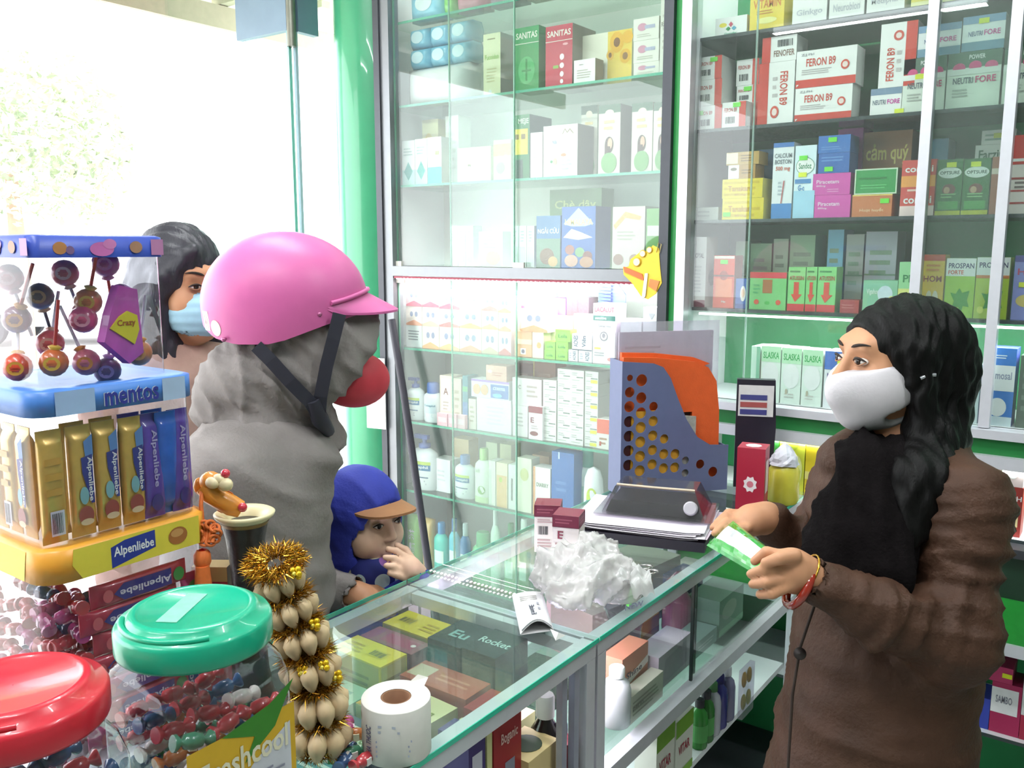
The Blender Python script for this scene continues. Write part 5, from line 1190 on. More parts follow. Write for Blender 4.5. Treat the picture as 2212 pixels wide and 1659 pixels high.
TRAY = empty('clear_tray', (-.905, 1.825, zt_), math.radians(17), 'clear plastic clamshell tray with black insert resting on the papers', 'tray')
def frustum(a, b, h, z0, m, n=1):
    V = [(-a[0], -a[1], z0), (a[0], -a[1], z0), (a[0], a[1], z0), (-a[0], a[1], z0), (-b[0], -b[1], z0 + h), (b[0], -b[1], z0 + h), (b[0], b[1], z0 + h), (-b[0], b[1], z0 + h)]
    return MB().add(V, [(0, 1, 5, 4), (1, 2, 6, 5), (2, 3, 7, 6), (3, 0, 4, 7), (4, 5, 6, 7)], m)
CLR = glass('#e8e4ea', 1.6, .08, .05)
MB().box((0, 0, .002), (.27, .17, .003), CLR).build('flange', TRAY)
frustum((.11, .066), (.10, .056), .026, .004, mat('#1c1a20', .3, 0, .1, 60)).build('insert', TRAY)
frustum((.118, .074), (.092, .05), .058, .0035, CLR).build('lid', TRAY)
MB().lathe([(.016, 0), (.016, .012), (.013, .014)], mat('#c8c4cc', .3), 24, M=Matrix.Translation((.085, -.06, .026)) @ Matrix.Rotation(math.radians(70), 4, 'X')).build('round_stopper', TRAY)
MB().tube([(-.09, -.04, .063), (0, -.046, .064), (.09, -.04, .063)], .003, mat('#e0ccb4', .15), 8).build('ridge', TRAY)

# magazine file with its contents
ra = Vector((-1.095, 1.985, 0)); rd = Vector((.62, .78, 0)).normalized(); rn = Vector((-rd.y, rd.x, 0))
rz = math.atan2(rd.y, rd.x)
L, Hh, TH = .285, .335, .085
MF = empty('magazine_file', (ra.x, ra.y, ZT + .0005), rz, 'slate-blue plastic magazine file with round perforations on the farther counter', 'magazine file')
slate = mat('#6a7298', .4, 0, .04)
curve = [(0, 0), (L, 0), (L, .115), (.235, .118), (.2, .14), (.17, .185), (.145, .24), (.125, .29), (.105, .318), (.08, .328), (.0, Hh)]
holes = [(.02, .295, .008), (.05, .288, .015), (.02, .26, .013), (.05, .245, .014), (.02, .225, .014), (.05, .208, .014), (.082, .222, .012), (.02, .188, .014), (.05, .172, .014), (.082, .186, .013), (.02, .152, .014), (.05, .136, .014), (.082, .15, .013), (.112, .14, .012), (.02, .116, .014), (.05, .1, .014), (.082, .114, .013), (.112, .102, .013), (.142, .1, .013), (.02, .08, .014), (.05, .064, .014), (.082, .078, .013), (.112, .066, .013), (.142, .066, .013), (.17, .082, .010), (.17, .05, .010), (.21, .07, .012), (.245, .048, .013)]
def perforated(name, y0, parent):
    """side panel cut with real holes"""
    bm = bmesh.new()
    def loop(pts):
        vs_ = [bm.verts.new((x, 0, z)) for x, z in pts]
        return [bm.edges.new((vs_[i], vs_[(i + 1) % len(vs_)])) for i in range(len(vs_))]
    es = loop(curve)
    for x, z, r_ in holes:
        es += loop([(x + r_ * .95 * math.cos(2 * math.pi * i / 16), z + r_ * math.sin(2 * math.pi * i / 16)) for i in range(16)])
    bmesh.ops.triangle_fill(bm, use_beauty=True, use_dissolve=False, edges=es)
    g = bmesh.ops.extrude_face_region(bm, geom=bm.faces[:])
    for v in [e for e in g['geom'] if isinstance(e, bmesh.types.BMVert)]: v.co.y += .003
    bmesh.ops.recalc_face_normals(bm, faces=bm.faces[:])
    me = bpy.data.meshes.new(name); bm.to_mesh(me); bm.free(); me.materials.append(slate)
    o = bpy.data.objects.new(name, me); COL.objects.link(o); o.parent = parent; o.location = (0, y0, 0)
    return o
perforated('side_panel', 0, MF); perforated('side_panel', TH - .003, MF)
MB().span((0, .003, 0), (L, TH - .003, .003), slate).build('floor_panel', MF)
MB().span((0, .003, .003), (.003, TH - .003, Hh), slate).build('spine_panel', MF)
MB().span((L - .003, .003, .003), (L, TH - .003, .112), slate).build('front_panel', MF)
def in_file(name, poly, y0, t, m, label, cat, dz=.004):
    o = empty(name, tuple(MF.matrix_basis @ Vector((0, 0, 0))), rz, label, cat)
    o.location = (ra.x, ra.y, ZT + .0005)
    MB().prism(poly, y0, y0 + t, m).build('sheet', o)
    return o
# orange tote with a cut-out handle: U-shaped
OB = empty('tote_bag', (ra.x, ra.y, ZT + .0005), rz, 'bright orange non-woven tote bag folded into the magazine file', 'bag')
ORM = mat('#f0652a', .55, 0, .05, 40, bump=.2, bscale=300)
MB().prism([(.012, .006), (.10, .006), (.10, .20), (.195, .20), (.195, .006), (.272, .006), (.268, .2), (.258, .275), (.235, .31), (.20, .325), (.10, .338), (.012, .342)], .024, .036, ORM).build('panel', OB)
MB().prism([(.012, .30), (.10, .333), (.22, .31), (.245, .318), (.20, .335), (.10, .348), (.012, .352)], .037, .05, ORM).build('folded_edge', OB)
in_file('card_folder', [(.03, .005), (.155, .005), (.155, .21), (.03, .21)], .010, .006, mat('#f2b23c', .5), 'amber card folder showing through the holes of the magazine file', 'folder')
in_file('booklet', [(.155, .005), (.20, .005), (.20, .19), (.155, .195)], .011, .006, mat('#b9b8b0', .5, 0, .25, 60), 'grey and olive booklet seen inside the orange bag handle', 'booklet')
in_file('dark_folder', [(.006, .005), (.027, .005), (.027, .20), (.006, .20)], .010, .006, mat('#4a1a1c', .5), 'dark maroon folder behind the outermost holes of the magazine file', 'folder')
PSV = empty('plastic_sleeve', (ra.x, ra.y, ZT + .0005), rz, 'frosted plastic sleeve with printed white sheets rising from the magazine file', 'document sleeve')
MB().prism([(.004, .006), (.276, .006), (.276, .425), (.004, .425)], .054, .0555, glass('#f6f2fa', .8, .2, .22)).build('film', PSV)
MB().prism([(.012, .008), (.262, .008), (.262, .40), (.012, .40)], .058, .062, mat('#e9e0ea', .6, 0, .03)).build('paper', PSV)
mb = MB()
prints(mb, [LN(.06, .82, .5, .92, 3, '#c8b8c4'), LN(.5, .74, .85, .8, 2, '#d89ab0'), LN(.1, .4, .9, .7, 7, '#d8d0d8')], lambda u, v, l: (.012 + .25 * u, .0578 - l, .40 * v))
mb.build('print', PSV)
for o in list(bpy.data.objects):
    if o.parent is None and o.type == 'EMPTY' and abs(o.location.x - ra.x) < 1e-4 and abs(o.location.y - ra.y) < 1e-4: o.scale = (1.10, 1.0, 1.08)
# dark packet leaning behind the file
p = at(1602, 850, 2.42)
o = empty('coffee_packet', (-.850, 2.285, ZT + .0005), rz - .5, 'black and white packet leaning behind the magazine file', 'packet')
MB().prism([(-.05, 0), (.05, 0), (.056, .17), (.05, .30), (-.05, .30)], 0, .03, mat('#2a2634', .35, 0, .1, 40)).build('body', o)
MB().prism([(-.045, .20), (.047, .20), (.047, .285), (-.045, .285)], -.002, 0, mat('#e4e0e2', .4)).build('top_label', o)
for zz, c in ((.245, '#4a4a8a'), (.225, '#b05a5a'), (.205, '#4a4a8a')):
    MB().prism([(-.04, zz), (.03, zz), (.03, zz + .014), (-.04, zz + .014)], -.003, -.002, mat(c, .4)).build('stripe', o)
# red carton
o = carton_mesh(.068, .068, .165, '#b0203c', '#b0203c', '#c03a50').build('carton', loc=(-.775, 2.085, ZT + .0005), rot=(0, 0, .20))
tag(o, 'red carton with a white star-flower emblem beside the magazine file', 'box')
mb = MB()
st = [((.5 + (.26 if i % 2 else .20) * math.cos(i * math.pi / 8)), (.45 + (.13 if i % 2 else .10) * math.sin(i * math.pi / 8))) for i in range(16)]
prints(mb, [PG(st, '#f0e4e6'), EL(.5, .45, .12, .05, '#d87a8a')], lambda u, v, l: ((u - .5) * .068, -.034 - l, v * .165))
mb.build('print', o); mb = MB()
prints(mb, [R(.2, .3, .8, .8, '#e4cfd4')], lambda u, v, l: (.034 + l, (u - .5) * .068, v * .165))
mb.build('print', o); mb = MB()
prints(mb, [PG([(.5 + .3 * math.cos(i * math.pi / 4), .5 + .3 * math.sin(i * math.pi / 4)) for i in range(8)], '#f0e4e6')], lambda u, v, l: ((u - .5) * .068, (v - .5) * .068, .165 + l))
mb.build('print', o)
# yellow jar under a wisp of film
o = empty('jar', (-.735, 2.20, ZT + .0005), 0, 'yellow jar capped with crumpled clear film behind the red carton', 'jar')
MB().lathe([(.035, 0), (.04, .01), (.04, .085), (.03, .1)], mat('#d8cf4a', .3), 24).build('body', o)
mb = MB()
V = []; n = 18
for j in range(7):
    for i in range(n):
        a = 2 * math.pi * i / n; r_ = (.034 + .006 * random.random()) * (1 - (j / 6) ** 2 * .9)
        V.append((r_ * math.cos(a), r_ * math.sin(a), .098 + j * .009 + .004 * random.random()))
mb.add(V, [(j * n + i, j * n + (i + 1) % n, (j + 1) * n + (i + 1) % n, (j + 1) * n + i) for j in range(6) for i in range(n)], mat('#dcdce8', .25, 0, .05))
mb.build('film', o)
# scissors handles by the rail
o = empty('scissors', (*tz(1385, 1235), ZT + .0005), .9, 'steel loop handles of scissors lying by the counter rail', 'scissors')
for s in (-1, 1):
    MB().tube([(.018 * math.cos(a) + .012, .011 * math.sin(a) + s * .014, .003) for a in np.linspace(0, 2 * math.pi, 20)[:-1]], .0024, mat('#b8b4b4', .2, .9), 8, closed=True).build('handle', o)
    MB().tube([(-.006, s * .012, .003), (-.03, 0, .003), (-.085, -s * .005, .003)], [.003, .003, .001], mat('#b8b4b4', .2, .9), 8).build('blade', o)
# ================================================================== candy tower, jars and ornaments
def rsq(a, r, n=5):
    """rounded square outline, half width a"""
    pts = []
    for k, (sx, sy) in enumerate(((1, 1), (-1, 1), (-1, -1), (1, -1))):
        for i in range(n + 1):
            t = math.pi / 2 * (k + i / n)
            pts.append((sx * (a - r) + r * math.cos(t), sy * (a - r) + r * math.sin(t)))
    return pts
def rs_wall(mb, levels, m, smooth=True, cap0=False, cap1=False):
    """levels: (z, half, corner radius)"""
    n = None; V = []
    for z, a, r_ in levels:
        p = rsq(a, r_); n = len(p); V += [(x, y, z) for x, y in p]
    Fs = [(i * n + k, i * n + (k + 1) % n, (i + 1) * n + (k + 1) % n, (i + 1) * n + k) for i in range(len(levels) - 1) for k in range(n)]
    mb.add(V, Fs, m, smooth)
    if cap0: mb.add(V[:n], [tuple(reversed(range(n)))], m)
    if cap1: mb.add(V[-n:], [tuple(range(n))], m)
    return mb
TX, TY = -1.098, .566
a3, a2, a1 = .106, .101, .080
PET = glass('#f6f6fa', 1.3, .03, .014)
TW = empty('candy_tower', (TX, TY, ZT + .0005), 0, 'three-tier clear plastic candy tower with printed bands at the counter end', 'candy display')
z_ = lambda z: z - ZT - .0005
rs_wall(MB(), [(0, a3 + .004, .03), (.022, a3 + .004, .03), (.022, .02, .01)], mat('#e8e6ea', .3), cap0=True).build('base_tray', TW)
rs_wall(MB(), [(.022, a3, .028), (z_(1.268), a3, .028)], PET).build('tier_wall', TW)
r2 = rs_wall(MB(), [(z_(1.268), a3 - .004, .03), (z_(1.268), a3 + .006, .032), (z_(1.306), a3 + .006, .032), (z_(1.308), a3 - .002, .03), (z_(1.300), .02, .01)], mat('#f0a83c', .35), cap1=True).build('printed_band', TW)
mb = MB()
AL = a3 + .006
def PX(z0, h, a): return lambda u, v, l: (a + l, (u - .5) * 2 * a, z_(z0) + v * h)
def PY(z0, h, a): return lambda u, v, l: ((u - .5) * 2 * a, -a - l, z_(z0) + v * h)
prints(mb, [PG([(.16, .99), (.9, .99), (.9, .01), (.2, .01), (.15, .5)], '#ecd94e'), PG([(.36, .04), (.62, .34), (.62, .92), (.44, .86), (.36, .72)], '#2f3f9c'), T('Alpenliebe', .375, .3, .61, .7, '#f4f4fa'), EL(.76, .5, .06, .3, '#b0703c'), EL(.755, .6, .04, .14, '#d09a60')], PX(1.268, .038, AL))
mb.build('print', r2); mb = MB()
prints(mb, [PG([(.1, .99), (.84, .99), (.8, .01), (.1, .01)], '#ecd94e')], PY(1.268, .038, AL))
mb.build('print', r2)
rs_wall(MB(), [(z_(1.308), a2, .026), (z_(1.462), a2, .026)], PET).build('tier_wall', TW)
r1 = rs_wall(MB(), [(z_(1.462), a2 - .004, .03), (z_(1.462), a2 + .005, .03), (z_(1.490), a2 + .005, .03), (z_(1.492), a2 - .002, .03), (z_(1.484), .02, .01)], mat('#4f86d8', .35), cap1=True).build('printed_band', TW)
mb = MB()
b_ = a2 + .005
prints(mb, [R(.12, 0, .34, 1, '#a9c4ee'), R(.75, 0, .9, 1, '#b8cef0')], PX(1.462, .028, b_))
for dx, dv, c in ((.0, .0, '#dfe6f8'), (.004, -.02, '#3a3f9e')):
    prints(mb, [T('mentos', .39 + dx, .14 + dv, .72 + dx, .86 + dv, c)], PX(1.462, .028, b_), .0005 if c == '#dfe6f8' else .0009)
mb.build('print', r1); mb = MB()
prints(mb, [R(.3, 0, .6, 1, '#a9c4ee')], PY(1.462, .028, b_))
mb.build('print', r1)
rs_wall(MB(), [(z_(1.492), a1, .014), (z_(1.642), a1, .014)], PET).build('tier_wall', TW)
ld_ = rs_wall(MB(), [(z_(1.640), a1 + .003, .012), (z_(1.664), a1 + .003, .012), (z_(1.666), a1 - .002, .012)], mat('#4058c0', .35), cap0=False, cap1=True).build('lid', TW)
mb = MB()
pic = lambda: [EL(.2, .45, .05, .3, '#c88a58'), EL(.27, .35, .03, .2, '#8a6a98'), EL(.5, .4, .09, .35, '#d878c0'), EL(.56, .65, .05, .25, '#e08ac8'), EL(.76, .5, .05, .3, '#b88a70'), R(.88, .1, .98, .9, '#c888b8')]
prints(mb, pic(), PX(1.640, .024, a1 + .003)); mb.build('print', ld_); mb = MB(); prints(mb, pic(), PY(1.640, .024, a1 + .003))
mb.build('print', ld_)

def bar_mesh(w, t, h, m, me):
    """flow-wrapped bar: plump middle, flat crimped ends"""
    mb = MB(); n = 14
    prof = [(-.5, .12, 1.0), (-.44, .12, 1.0), (-.40, .7, .96), (-.36, 1, .94), (0, 1, .94), (.36, 1, .94), (.40, .7, .96), (.44, .12, 1.0), (.5, .12, 1.0)]
    V = []
    for z, ty, sx in prof:
        for k in range(n):
            a = 2 * math.pi * k / n
            cx, cy = math.cos(a), math.sin(a)
            V.append((w / 2 * sx * math.copysign(abs(cx) ** .6, cx), t / 2 * ty * math.copysign(abs(cy) ** .6, cy), h / 2 + z * h))
    Fs = [(i * n + k, i * n + (k + 1) % n, (i + 1) * n + (k + 1) % n, (i + 1) * n + k) for i in range(len(prof) - 1) for k in range(n)]
    mb.add(V, Fs, m, True); mb.add(V[:n], [tuple(reversed(range(n)))], m); mb.add(V[-n:], [tuple(range(n))], me)
    return mb
def stick(kind, loc, rz, tilt, label, h=.135, lie=None):
    gold = mat('#e3b95a', .28, .25, .12, 60, coat=.3)
    cols = {'gold': gold, 'bar': gold, 'violet': mat('#6a48b8', .28, 0, .2, 50, coat=.4), 'blue': mat('#3a6ae0', .22, 0, .25, 40, coat=.5), 'red': mat('#c23a50', .3, 0, .2, 50, coat=.3), 'pink': mat('#c8447e', .3, 0, .25, 50, coat=.3)}
    w, t = .030, .016
    o = bar_mesh(w, t, h, cols[kind], cols[kind]).build('candy_stick', loc=tuple(map(float, loc)), rot=(tilt, 0, rz) if lie is None else lie)
    tag(o, label, 'candy', 'candy sticks in the tower')
    mb = MB()
    P = lambda u, v, l: ((u - .5) * w * .9, -t / 2 - l - .0006, v * h)
    if kind == 'gold': prints(mb, [PG([(.55, .86), (.95, .92), (.95, .74), (.8, .62), (.6, .7)], '#6a98d8'), PG([(.4, .72), (.9, .74), (.9, .3), (.75, .3), (.42, .58)], '#3a3f94'), T('Alpenliebe', .62, .32, .88, .72, '#f2f2f6', -90), EL(.45, .38, .2, .08, '#8ac0c8'), EL(.48, .2, .34, .085, '#a8524a'), EL(.5, .14, .3, .03, '#e8cfa8')], P)
    if kind == 'bar': prints(mb, [R(.2, .08, .8, .3, '#dfdcee'), BC(.26, .1, .74, .28), LN(.1, .4, .9, .8, 3, '#d8a848')], P)
    if kind == 'violet': prints(mb, [T('Alpenliebe', .35, .3, .7, .85, '#c8bce8', -90), EL(.5, .15, .3, .08, '#4a3a8a')], P)
    if kind in ('red', 'pink'): prints(mb, [PG([(.1, .3), (.5, .2), (.9, .3), (.9, .8), (.1, .8)], '#3c3a8c'), T('Alpenliebe', .3, .26, .72, .8, '#eae6f2', -90), EL(.5, .88, .34, .06, '#4f9a4a'), EL(.5, .14, .3, .05, '#d86a70')], P)
    if mb.f: mb.build('print', o)
    return o
zm = 1.3095
# standing in the middle tier, along the face towards the staff side
for k, (kd, fy, tl, lb) in enumerate((('bar', .10, .03, 'gold candy stick turned to show its barcode, at the tower corner'), ('gold', .27, .02, 'gold candy stick with blue flag title next to the barcode one'), ('gold', .43, -.02, 'gold candy stick with blue flag title in the middle of the tier face'), ('gold', .59, .03, 'gold candy stick with blue flag title beside the violet sticks'), ('violet', .73, -.04, 'dark violet candy stick with pale title'), ('blue', .83, .10, 'bright blue glossy candy stick leaning in the tier'), ('violet', .93, -.03, 'violet candy stick at the far corner of the tier'))):
    stick(kd, (TX + a2 - .018 - (.004 if k == 5 else 0), TY - a2 + fy * 2 * a2, zm), math.pi / 2, tl * .5, lb)
for k, (fx_, lb) in enumerate(((.80, 'gold candy stick just round the tower corner'), (.62, 'gold candy stick second round the tower corner'), (.44, 'gold candy stick cut by the left picture edge'))):
    stick('gold' if k != 1 else 'bar', (TX - a2 + fx_ * 2 * a2 - .02, TY - a2 + .014, zm), 0, 0, lb)
for k, fy in enumerate((.3, .48, .66, .82)):
    stick(('gold', 'gold', 'violet', 'blue')[k], (TX + a2 - .042, TY - a2 + fy * 2 * a2, zm), math.pi / 2, 0, ['gold candy stick in the second row, nearest the barcode one', 'gold candy stick in the second row, middle', 'violet candy stick in the second row', 'blue candy stick in the second row'][k])
# rolls lying in the bottom tier
for k, (zz, y0, kd) in enumerate(((1.232, .055, 'red'), (1.202, .04, 'red'), (1.172, .055, 'red'), (1.142, .04, 'red'), (1.112, .05, 'pink'), (1.082, .05, 'red'), (1.052, .04, 'pink'))):
    nm = ['topmost', 'second', 'third', 'fourth', 'fifth', 'sixth', 'lowest'][k]
    # lying along the tier face: its length runs with +Y, its printed face looks to +X
    o = stick(kd, (0, 0, 0), 0, 0, f'red watermelon candy roll lying {nm} in the bottom tier', .13)
    M = Matrix(((0, -1, 0, TX + a3 - .014), (0, 0, 1, TY - a3 + y0), (-1, 0, 0, zz), (0, 0, 0, 1)))
    o.matrix_world = M
stick('pink', (TX + a3 - .015, TY + a3 - .02, ZT + .085), math.pi / 2, 0, 'pink candy roll standing upright at the end of the bottom tier', .14)
stick('pink', (TX + a3 - .034, TY + a3 - .02, ZT + .024), math.pi / 2, 0, 'pink candy roll standing behind the upright one', .14)

def candy_proto(col, col2):
    mb = MB()
    m = mat(col, .25, 0, .15, 80, coat=.4)
    bar_mesh(.018, .014, .042, m, m)
    mb.lathe([(.0085, -.021), (.009, -.018), (.003, -.012), (.0075, -.009), (.0088, 0), (.0075, .009), (.003, .012), (.009, .018), (.0085, .021)], m, 12)
    mb.box((0, -.0079, 0), (.009, .002, .008), mat(col2, .35))
    me = mb.mesh('wrapped_candy')
    return me
CPAL = [candy_proto(a, b) for a, b in (('#c24048', '#f0e8e4'), ('#3f5f8c', '#c8d8e8'), ('#e4dcd4', '#4a9a5a'), ('#c8763a', '#f4e4c0'), ('#4a8a6a', '#f0f0e8'), ('#b84a86', '#f4d8e8'))]
CNAM = ('red', 'blue', 'white', 'orange', 'green', 'pink')
def candy(loc, rot, k, label, group):
    label = label.replace('COL', CNAM[k])
    o = bpy.data.objects.new('wrapped_candy', CPAL[k]); COL.objects.link(o)
    o.location = tuple(map(float, loc)); o.rotation_euler = rot
    return tag(o, label, 'candy', group)
g = random.Random(11)
for i in range(4):
    for j in range(18):
        candy((TX - .075 + i * .042 + (.02 if j // 6 % 2 else 0), TY - a3 + .02 + (j // 6) * .030, ZT + .046 + (j % 6) * .032 + (.012 if j // 6 == 1 else 0)), (g.uniform(-.2, .2), g.uniform(1.2, 1.9), g.uniform(-.3, .3)), g.choice((0, 5, 5, 1)), 'COL wrapped candy in the left side of the bottom tier of the tower', 'wrapped candies in the tower base')

for i in range(3):
    for j in range(6):
        for q in range(2):
            candy((TX + a3 - .040 - q * .034, TY - .07 + i * .055, ZT + .046 + j * .033), (1.57 + g.uniform(-.2, .2), g.uniform(-.2, .2), g.uniform(-.3, .3)), g.choice((0, 5, 5, 0)), 'COL wrapped candy behind the rolls of the bottom tier', 'wrapped candies behind the rolls')
# lollipops in the top tier
def lolly(px, py, d, dirv, col, spot, label, stickc='#e8e4ee', L_=.075):
    p = at(px, py, d + .018)
    o = empty('lollipop', tuple(map(float, p)), 0, label, 'lollipop', 'lollipops in the top tier')
    m = MB(); m.ball((0, 0, 0), .0168, mat(col, .3, 0, .3, 90, coat=.5), 16)
    m.build('head', o)
    dv = Vector(dirv).normalized()
    MB().tube([tuple(dv * .015), tuple(dv * L_)], .0021, mat(stickc, .4), 8).build('stick', o)
    MB().lathe([(.0035, 0), (.008, .006), (.004, .008)], mat(spot, .35, 0, .1), 10, M=Matrix.Translation(dv * .013) @ dv.to_track_quat('Z', 'Y').to_matrix().to_4x4()).build('wrapper_twist', o)
    w = MB(); prints(w, [EL(.5, .5, .34, .3, spot), LN(.3, .4, .7, .6, 2, col)], lambda u, v, l: tuple(np.array([math.cos(-.6 + (u - .5) * 1.6) * math.cos((v - .5) * 1.6), math.sin(-.6 + (u - .5) * 1.6) * math.cos((v - .5) * 1.6), math.sin((v - .5) * 1.6)]) * (.0172 + l)))
    w.build('wrapper_print', o)
for k, (px, py, d, dv, c, s, sc) in enumerate((
    (116, 783, 1.03, (.1, .1, 1), '#d8662c', '#e8b83c', '#c02a2a'), (38, 793, 1.02, (-.5, .3, .8), '#d84a30', '#e0a040', '#e8e4ee'), (186, 782, 1.075, (-.3, -.2, .9), '#c86a78', '#d88a3a', '#e8e4ee'),
    (190, 652, 1.08, (.2, .1, .8), '#c87a50', '#d8b860', '#d83a3a'), (180, 690, 1.07, (-.6, .1, .6), '#c8507a', '#e8a0b0', '#e8e4ee'), (108, 742, 1.06, (-.4, .4, .8), '#c84a50', '#e8b0a0', '#e8e4ee'),
    (300, 762, 1.12, (.0, .2, 1), '#c87848', '#e8a860', '#e8e4ee'), (36, 690, 1.04, (.4, .1, .8), '#7a4a6a', '#d89a50', '#b82a30'), (228, 570, 1.1, (-.2, .2, -.9), '#b84a9a', '#d890c8', '#d83a3a'), (86, 640, 1.08, (-.2, .3, -.9), '#5a5060', '#b8a080', '#44424c'),
    (20, 600, 1.05, (.3, .1, -.8), '#c0485a', '#e0a0a8', '#e8e4ee'), (140, 590, 1.09, (.1, .2, -.8), '#c8647a', '#e8c8d0', '#e8e4ee'), (232, 800, 1.10, (.1, .1, 1), '#6a4a7a', '#b89ac8', '#e8e4ee'), (262, 640, 1.13, (-.2, .1, -.7), '#a85ab0', '#d8a8d8', '#e8e4ee'))):
    lolly(px, py, d, dv, c, s, ['orange lollipop head resting low in the middle of the top tier', 'orange-red lollipop head low by the picture edge', 'pink and orange lollipop head low right of the orange one', 'brown-orange lollipop head high beside the pink pack', 'rose lollipop head above the low pink and orange one', 'red lollipop head above the low orange one', 'tan lollipop head behind the pink pack', 'purple-brown lollipop head by the picture edge', 'magenta lollipop head near the lid', 'dark lollipop head with a black stick near the lid', 'crimson lollipop head near the lid by the picture edge', 'pale pink lollipop head near the lid, middle of the tier', 'plum lollipop head low behind the pink pack', 'lilac lollipop head high behind the pink pack'][k], sc)
p = at(258, 715, 1.085)
o = empty('candy_bag', tuple(map(float, p)), math.pi / 2 + .15, 'magenta candy bag with a yellow badge tucked in the top tier', 'bag')
MB().prism([(-.022, -.012), (.012, -.042), (.034, -.03), (.03, .05), (.004, .056), (-.012, .02)], 0, .014, mat('#c850b4', .3, 0, .2, 40, coat=.3)).build('body', o)
MB().prism([(-.014, .004), (.02, -.018), (.028, .0), (.026, .018), (.012, .024), (.0, .018)], -.002, 0, mat('#e8d83a', .35)).build('badge', o)
mb = MB(); prints(mb, [T('Crazy', .05, .45, .95, .9, '#b05a30')], lambda u, v, l: (-.006 + u * .03, -.0021 - l, -.006 + v * .022)); mb.build('lettering', o)

# ------------------------------------------------------------ lidded jars
def jar(px, py, d, lidc, label, seed, lab=False):
    p = at(px, py, d); x, y, zl = map(float, p)
    h = zl - ZT
    o = empty('candy_jar', (x, y, ZT + .0005), 0, label, 'jar')
    hb = h - .036
    rs_wall(MB(), [(0, .066, .02), (.006, .074, .022), (hb - .045, .074, .022), (hb - .022, .070, .03), (hb - .004, .060, .04), (hb + .012, .058, .052)], PET, cap0=True).build('body', o)
    L_ = MB(); m = mat(lidc, .28, 0, .03, coat=.3)
    L_.lathe([(.060, hb), (.079, hb), (.080, hb + .003), (.080, hb + .024), (.077, hb + .029), (.068, hb + .030), (.066, hb + .037), (.060, hb + .040), (.056, hb + .0385), (.054, hb + .0365), (.0005, hb + .0365)], m, 56, cap=False)
    ll = L_.build('lid', o)
    MB().tube([(.071 * math.cos(a), .071 * math.sin(a), hb + .031) for a in np.linspace(-2.3, -.4, 18)], .0035, m, 8).build('carry_handle', ll)
    if lab:
        MB().box((-.012, .0, hb + .0372), (.022, .075, .0006), mat('#a8e8d4', .35, 0, .1, 80, alpha=.6), M=Matrix.Rotation(.55, 4, 'Z')).build('tape', ll)
        lb_ = MB(); a = .0746
        P = lambda u, v, l: (a + l, (u - .5) * 2 * .066, .040 + v * .135)
        prints(lb_, [R(0, 0, 1, .92, '#e8b82e'), PG([(.2, .1), (.95, .35), (.95, .78), (.6, .6), (.2, .3)], '#dcdce6'), PG([(.3, .92), (.75, 1.0), (1, 1.12), (.8, .8), (.5, .62), (.6, .8)], '#3f8a2c'), T('Freshcool', .1, .58, .92, .78, '#f6ecd0'), LN(.3, .2, .9, .5, 7, '#9a9ab0')], P, .0005)
        lb_.build('label', o)
    g = random.Random(seed)
    pal = (0, 1, 2, 4, 0, 3) if lab else (1, 1, 0, 5, 1)
    n = 0
    for k in range(6):
        zc = .016 + k * .029
        if zc > hb - .045: break
        for i in range(4):
            for j in range(3):
                if 0 < i < 3 and j == 1 and k < 5 and zc + .029 <= hb - .045: continue
                q = (x + (-.05 + i * .0333), y + (-.042 + j * .042), ZT + zc)
                candy(q, (1.57 + g.uniform(-.25, .25), g.uniform(-.3, .3), g.uniform(-.35, .35)), g.choice(pal), 'COL wrapped candy among those filling the green-lidded jar' if lab else 'COL wrapped candy among those filling the red-lidded jar', 'candies in the green-lidded jar' if lab else 'candies in the red-lidded jar')
    return o
jar(418, 1316, .93, '#18b08a', 'clear candy jar with green screw lid and yellow label', 5, True)
jar(28, 1482, .80, '#d82a3c', 'clear candy jar with red screw lid in the lower corner', 6)

# ------------------------------------------------------------ garlic garland with gold tinsel
GA = empty('garlic_garland', tuple(map(float, at(690, 1640, 1.13))), 0, 'braided garlic ornament wound with gold tinsel and gold flowers', 'ornament')
g0 = Vector(at(690, 1640, 1.13)); g0.z = ZT + .0005; GA.location = g0
path = [Vector(at(x, y, d)) - g0 for x, y, d in ((688, 1625, 1.125), (690, 1540, 1.12), (672, 1450, 1.115), (650, 1370, 1.11), (622, 1300, 1.105), (596, 1235, 1.10))]
path[0].z = max(path[0].z, .02)
def along(t):
    f = t * (len(path) - 1); i = min(int(f), len(path) - 2); return path[i].lerp(path[i + 1], f - i)
MB().tube([along(t) for t in np.linspace(0, 1, 14)], .014, mat('#a8803a', .7, 0, .2, 90), 10).build('core', GA)
CLO = mat('#d9bd94', .5, 0, .12, 60)
def clove_mesh():
    mb = MB(); n = 12
    V = []
    prof = [(0, .0015), (.1, .42), (.3, .85), (.5, 1), (.72, .8), (.9, .36), (1, .04)]
    for t, q in prof:
        for k in range(n):
            a = 2 * math.pi * k / n
            V.append((.0125 * q * math.cos(a), .015 * q * math.sin(a) + .009 * math.sin(math.pi * t), .046 * (t - .5)))
    mb.add(V, [(i * n + k, i * n + (k + 1) % n, (i + 1) * n + (k + 1) % n, (i + 1) * n + k) for i in range(len(prof) - 1) for k in range(n)], CLO, True)
    return mb.mesh('clove')
CM = clove_mesh()
